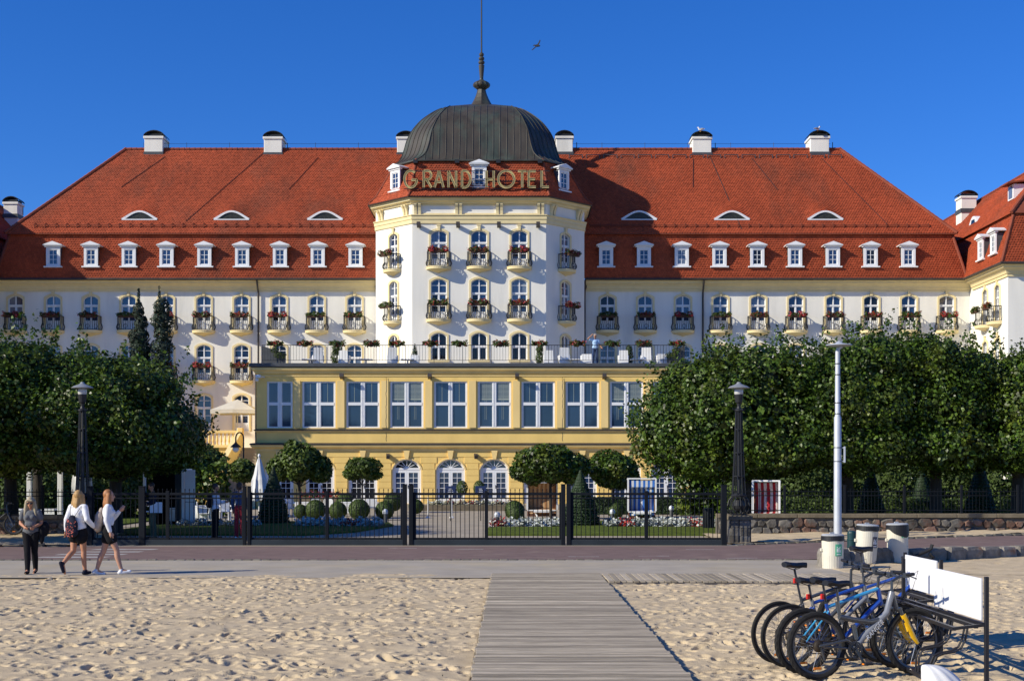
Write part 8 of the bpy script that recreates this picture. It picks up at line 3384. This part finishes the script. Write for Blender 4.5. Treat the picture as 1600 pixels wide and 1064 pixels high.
    # shoes
    for s in (-1, 1):
        h, kn, an = P[s]
        pit = legs[s][3] if len(legs[s]) > 3 else 0.0
        fd = Vector((0, -math.cos(pit), -math.sin(pit)))
        upv = Vector((0, -math.sin(pit), math.cos(pit)))
        X = Blob()
        base = an - upv * 0.048
        X.chain([base - fd * 0.045, base + fd * 0.06, base + fd * 0.16], [0.040, 0.040, 0.034])
        X.cap(an - upv * 0.035 - fd * 0.02, an + upv * 0.005, 0.046, 0.042)
        X.build('shoe', shoes, t, vox * 0.9, 3)
    # hair
    Hr = Blob()
    Hr.ell(hp(0, 0.028, 0.035), (0.088, 0.098, 0.105))
    if hair_style == 'long':
        back = hp(0, 0.06, -0.02)
        L = 0.34
        for s, ww in ((-1, 0.05), (-0.5, 0.05), (0, 0.05), (0.5, 0.05), (1, 0.05)):
            a = hp(s * 0.072, 0.05 - 0.045 * abs(s), 0.02)
            b = a + Vector((s * 0.03, 0.03 - 0.02 * abs(s), -0.17))
            c = b + Vector((s * 0.02, 0.015 - 0.05 * (abs(s) == 1), -L * 0.5 + 0.03 * abs(s)))
            Hr.chain([a, b, c], [0.052, 0.050, 0.022])
            Hr.cap(b + Vector((0.02, 0.02, 0.03)), b + Vector((0.03, 0.03, -0.1)), 0.022, 0.012)
        if face:
            Hr.cap(hp(-0.05, -0.078, 0.07), hp(0.05, -0.078, 0.07), 0.025)
    elif hair_style == 'bob':
        Hr.ell(hp(0, 0.045, -0.01), (0.088, 0.085, 0.11))
    else:
        Hr.ell(hp(0, 0.045, 0.02), (0.082, 0.075, 0.09))
    if hair is not None:
        Hr.build('hair', hair, t, vox * 0.8, 2)
    # face details
    E_ = MB()
    for s in (-1, 1):
        q = hp(s * 0.031, -0.083, 0.012)
        E_.sphere(q, (0.012, 0.007, 0.007), 8, 6)
    link_mesh(E_.mesh('eyes', blackp), 'eyes', t)
    if glasses:
        G = MB()
        for s in (-1, 1):
            q = hp(s * 0.033, -0.092, 0.010)
            G.sphere(q, (0.029, 0.010, 0.022), 10, 6)
            G.tube([hp(s * 0.06, -0.086, 0.014), hp(s * 0.084, -0.01, 0.012)], 0.004, 5)
        G.tube([hp(-0.012, -0.096, 0.014), hp(0.012, -0.096, 0.014)], 0.004, 5)
        link_mesh(G.mesh('sunglasses', blackp), 'sunglasses', t)
    if hat is not None:
        Hh = Blob()
        Hh.ell(hp(0, 0.015, 0.075), (0.093, 0.105, 0.065))
        Hh.cap(hp(-0.04, -0.12, 0.058), hp(0.04, -0.12, 0.058), 0.022)
        Hh.build('cap', hat, t, vox * 0.8, 3)
    return t, pel, sh, hc, AR, P, k


def world_of(t, v, k):
    a = t.rotation_euler.z
    c, s = math.cos(a), math.sin(a)
    v = Vector(v) * k
    return Vector((t.location.x + v.x * c - v.y * s, t.location.y + v.x * s + v.y * c, t.location.z + v.z))


def attach(name, label, cat, t, k, builder, mat, vox=0.010, sub=None):
    """a thing carried by a person: own top-level object placed and turned like its bearer"""
    o = thing(name, label, cat, tuple(t.location), t.rotation_euler.z)
    o.scale = (k, k, k)
    b = Blob()
    builder(b)
    b.build('bag_body' if cat in ('bag', 'rucksack') else 'body', mat, o, vox, 3)
    return o


WP = 'pedestrians on the promenade'
# woman in black trousers, coming towards us and looking at her phone
t, pel, sh, hc, AR, P, k = person('woman with long ash blonde hair, grey tee and black trousers looking at her phone', (-10.15, 28.35, 0), 0.10,
    {-1: (0.26, 0.16, -0.10), 1: (-0.14, -0.36, -0.06, 0.25)}, {-1: ((-0.075, 0.04, -0.255), (0.13, -0.185, -0.07)), 1: ((0.07, 0.04, -0.255), (-0.12, -0.185, -0.07))},
    (c_grey, 'long'), c_black, h_ash, c_black, 1.58, skin_t, head_down=0.32, glasses=True, group=WP)
wc = world_of(t, (0.0, -0.235, pel.z + 0.18), k)
ph = thing('phone', 'dark mobile phone in the hands of the woman in grey', 'phone', tuple(wc), 0.1)
mb = MB()
mb.cbox(-0.075, 0.075, -0.03, 0.03, -0.006, 0.006, 0.003)
link_mesh(mb.mesh('body', blackp), 'body', ph)
mb = MB()
mb.box(-0.068, 0.068, -0.027, 0.027, 0.0062, 0.007)
link_mesh(mb.mesh('screen', glass_d), 'screen', ph)
attach('shoulder_bag', 'black shoulder bag and jacket hanging beside the woman in grey', 'bag', t, k,
       lambda b: (b.ell((0.30, 0.06, pel.z + 0.10), (0.10, 0.10, 0.17)), b.ell((0.24, 0.0, pel.z - 0.02), (0.07, 0.06, 0.22)), b.chain([(0.26, 0.05, pel.z + 0.26), (0.18, 0.03, sh.z - 0.1), (0.14, 0.0, sh.z + 0.055)], [0.016, 0.012, 0.012])), c_black)

# girl walking away with a dark patterned drawstring bag
t, pel, sh, hc, AR, P, k = person('girl with wavy blonde hair, white top and black skirt walking away', (-9.02, 27.95, 0), math.pi - 0.35,
    {-1: (0.14, 0.10), 1: (-0.10, -0.95, 0.0, 1.15)}, {-1: ((-0.10, 0.05, -0.25), (-0.06, -0.15, -0.16)), 1: ((0.10, 0.03, -0.26), (0.05, -0.05, -0.235))},
    (c_white, 'long'), c_black, h_blond, c_navy, 1.70, skin_t, sleeve='long', leg='shorts', skirt=True, face=False, head_turn=0.35, group=WP)
bag = attach('drawstring_bag', 'dark drawstring bag with coral print on the back of the girl in white', 'bag', t, k,
       lambda b: (b.ell((0.02, 0.19, pel.z + 0.11), (0.150, 0.085, 0.17)), b.ell((0.02, 0.185, pel.z - 0.02), (0.155, 0.085, 0.12)), b.ell((0.02, 0.17, pel.z + 0.27), (0.07, 0.05, 0.06)),
                  b.chain([(-0.02, 0.16, pel.z + 0.28), (-0.13, 0.085, sh.z + 0.0), (-0.12, 0.0, sh.z + 0.065)], [0.008, 0.007, 0.007]), b.chain([(0.06, 0.16, pel.z + 0.28), (0.13, 0.085, sh.z + 0.0), (0.12, 0.0, sh.z + 0.065)], [0.008, 0.007, 0.007])), c_navy, 0.0085)
mb = MB()
rr = random.Random(3)
for i in range(46):
    x, z = rr.uniform(-0.11, 0.14), rr.uniform(-0.12, 0.24)
    cz0 = 0.11 if z > 0.04 else -0.02
    rad = (0.150, 0.085, 0.17) if z > 0.04 else (0.155, 0.085, 0.12)
    q = 1 - ((x - 0.02) / rad[0]) ** 2 - ((z - cz0) / rad[2]) ** 2
    if q < 0.08:
        continue
    y = (0.19 if z > 0.04 else 0.185) + rad[1] * math.sqrt(q)
    mb.sphere((x, y, pel.z + z), (rr.uniform(0.008, 0.016), 0.004, rr.uniform(0.008, 0.016)), 5, 4)
o = link_mesh(mb.mesh('print', c_coral), 'print', bag)
o['kind'] = 'stuff'
hd_ = world_of(t, AR[-1][2] + Vector((-0.02, -0.11, 0.0)), k)
cup = thing('paper_cup', 'pale paper cup in the right hand of the girl with the dark bag', 'cup', tuple(hd_), 0)
mb = MB()
mb.lathe([(0.027, -0.05), (0.036, 0.05), (0.038, 0.052), (0.034, 0.062)], (0, 0, 0), 12)
link_mesh(mb.mesh('cup', c_beige), 'cup', cup)

# girl striding to the right with a beige bag
t, pel, sh, hc, AR, P, k = person('girl with long strawberry blonde hair striding right in black shorts and white trainers', (-8.42, 28.05, 0), math.pi / 2 + 0.22,
    {-1: (0.40, 0.22, 0.0, -0.12), 1: (-0.24, -0.34, 0.0, 0.20)}, {-1: ((-0.05, 0.02, -0.26), (0.0, -0.07, -0.235)), 1: ((0.05, -0.07, -0.25), (-0.07, -0.14, 0.16))},
    (c_white, 'short'), c_black, h_red, c_white, 1.74, skin, sleeve='long', leg='mid', face=False, group=WP)
attach('drawstring_bag', 'beige drawstring bag on the back of the striding girl', 'bag', t, k,
       lambda b: (b.ell((0.02, 0.185, pel.z + 0.22), (0.13, 0.085, 0.19)), b.ell((0.02, 0.21, pel.z + 0.10), (0.145, 0.095, 0.13)), b.ell((0.02, 0.14, pel.z + 0.42), (0.06, 0.045, 0.06)),
                  b.chain([(0.08, 0.13, pel.z + 0.42), (0.14, 0.06, sh.z + 0.03), (0.13, -0.02, sh.z + 0.06)], [0.008, 0.007, 0.007])), c_beige)
hd_ = world_of(t, AR[-1][2] + Vector((0.0, -0.04, -0.13)), k)
ph = thing('phone', 'dark mobile phone in the lowered hand of the striding girl', 'phone', tuple(hd_), math.pi / 2)
ph.rotation_euler = (1.2, 0, math.pi / 2)
mb = MB()
mb.cbox(-0.036, 0.036, -0.075, 0.075, -0.005, 0.005, 0.003)
link_mesh(mb.mesh('body', blackp), 'body', ph)

# three people behind the gate
VG = 'visitors standing behind the gate'
rest = {-1: ((-0.06, 0.03, -0.27), (0.0, -0.05, -0.24)), 1: ((0.06, 0.03, -0.27), (0.0, -0.05, -0.24))}
t, pel, sh, hc, AR, P, k = person('man in a dark jacket and olive trousers with a white sheet behind the gate', (-11.6, 43.4, 0), -math.pi / 2 + 0.35,
    {-1: (0.05, -0.03), 1: (-0.04, -0.08)}, {-1: ((-0.08, 0.0, -0.27), (0.02, -0.20, -0.10)), 1: ((0.08, 0.02, -0.27), (-0.03, -0.20, -0.06))},
    (c_navy, 'jacket'), c_olive, h_brown, c_black, 1.76, skin_t, female=False, sleeve='long', head_down=0.5, hair_style='short', vox=0.013, group=VG)
sheet = thing('paper_sheet', 'white sheet held by the man in the dark jacket behind the gate', 'sheet', (-11.42, 43.12, 1.02), -0.05)
mb = MB()
mb.cbox(-0.20, 0.20, -0.006, 0.006, -0.17, 0.17, 0.003)
link_mesh(mb.mesh('panel', boardm), 'panel', sheet)
t, pel, sh, hc, AR, P, k = person('person in a pale shirt and dark trousers with a black rucksack behind the gate', (-9.62, 43.6, 0), math.pi / 2 + 0.5,
    {-1: (0.04, -0.04), 1: (-0.03, -0.06)}, {-1: ((-0.06, -0.05, -0.26), (0.05, -0.21, 0.02)), 1: ((0.06, -0.05, -0.26), (-0.05, -0.21, 0.02))},
    (c_white, 'long'), c_black, h_brown, c_black, 1.72, skin_t, female=False, sleeve='long', hair_style='short', vox=0.013, group=VG)
attach('rucksack', 'black rucksack on the person in the pale shirt', 'rucksack', t, k, lambda b: (b.ell((0, 0.19, pel.z + 0.30), (0.15, 0.09, 0.2)), b.ell((0, 0.21, pel.z + 0.18), (0.15, 0.10, 0.13))), c_black, 0.013)
person('person in a blue jacket and red trousers behind the gate', (-8.78, 43.3, 0), math.pi - 0.3,
    {-1: (0.03, -0.03), 1: (-0.03, -0.05)}, {-1: ((-0.07, 0.02, -0.26), (0.03, -0.18, -0.12)), 1: ((0.07, 0.02, -0.26), (0.0, -0.05, -0.24))},
    (c_denim, 'jacket'), c_red, h_brown, c_white, 1.76, skin_t, sleeve='long', hair_style='bob', vox=0.013, group=VG)
# man on the roof terrace shading his eyes
person('man in light blue shirt and jeans on the roof terrace, hand at his cap', (pxx(930, 81.9), 81.9, TZ), 0.15,
    {-1: (0.03, -0.02, 0.08), 1: (-0.02, -0.04, 0.08)}, {-1: ((-0.26, -0.05, 0.06), (0.20, -0.10, 0.20)), 1: ((0.09, 0.02, -0.27), (0.05, -0.15, -0.14))},
    (c_lblue, 'long'), c_denim, None, c_black, 1.80, skin_t, female=False, sleeve='short', hair_style='short', vox=0.014, hat=c_beige)

# ------------------------------------------------------------------ birds
gullw = M('gull_white', (0.72, 0.72, 0.72), 0.8, 0.05, 4)
gullg = M('gull_grey', (0.28, 0.30, 0.33), 0.8, 0.08, 4)
gulld = M('gull_dark', (0.012, 0.011, 0.011), 0.8, 0.2, 4)
beakm = M('beak', (0.60, 0.35, 0.03), 0.5, 0.05, 4)
for (px, py, Y, rz, lab) in ((1095, 206, 96.4, 2.6, 'white gull standing on the chimney right of the dome'), (1277, 205, 96.4, 0.4, 'white gull standing on the rightmost main chimney')):
    z = 2.1 + (740 - py) * Y / 2100
    t = thing('gull', lab, 'bird', (pxx(px, Y), Y, z), rz, 'gulls on the chimneys')
    b = Blob()
    b.ell((0, 0, 0.16), (0.20, 0.085, 0.085))
    b.chain([(0.12, 0, 0.20), (0.18, 0, 0.27), (0.20, 0, 0.32)], [0.06, 0.045, 0.05])
    b.chain([(-0.15, 0, 0.16), (-0.30, 0, 0.15)], [0.06, 0.02])
    b.build('body', gullw, t, 0.014, 3)
    b = Blob()
    for s in (-1, 1):
        b.ell((-0.04, s * 0.06, 0.18), (0.19, 0.035, 0.06))
        b.cap((-0.15, s * 0.04, 0.18), (-0.33, s * 0.015, 0.16), 0.03, 0.01)
    b.build('wings', gullg, t, 0.014, 3)
    mb = MB()
    mb.tube([(0.24, 0, 0.32), (0.31, 0, 0.305)], [0.018, 0.004], 6)
    link_mesh(mb.mesh('beak', beakm), 'beak', t)
    mb = MB()
    for s in (-1, 1):
        mb.tube([(0.02, s * 0.03, 0.1), (0.03, s * 0.03, 0.0), (0.08, s * 0.03, 0.0)], 0.008, 5)
    link_mesh(mb.mesh('legs', beakm), 'legs', t)
Yb = 70.0
t = thing('flying_gull', 'dark gull gliding in the blue sky right of the dome spire', 'bird', (pxx(839.5, Yb), Yb, 2.1 + (740 - 72) * Yb / 2100), 0)
t.rotation_euler = (0.5, R(-52), 0.3)
b = Blob()
b.chain([(0, 0.20, 0), (0, 0.05, 0), (0, -0.12, 0), (0, -0.20, 0.01)], [0.03, 0.065, 0.05, 0.035])
b.build('body', gulld, t, 0.012, 3)
for s in (-1, 1):
    mb = MB()
    pts = [(0.03, 0.03, 0.02), (0.13, 0.06, 0.06), (0.24, 0.02, 0.07), (0.36, -0.10, 0.03)]
    A = [(s * x, -y - 0.06, z) for x, y, z in pts]
    B_ = [(s * x, -y + 0.07 * (1 - i * 0.28), z - 0.004) for i, (x, y, z) in enumerate(pts)]
    mb.strip(A, B_, (0, 0, 0.012))
    link_mesh(mb.mesh('wing', gulld), 'wing', t)
mb = MB()
mb.prism([(0.0, 0.16, 0), (0.06, 0.30, 0), (-0.06, 0.30, 0)], (0, 0, 0.012))
link_mesh(mb.mesh('tail', gulld), 'tail', t)
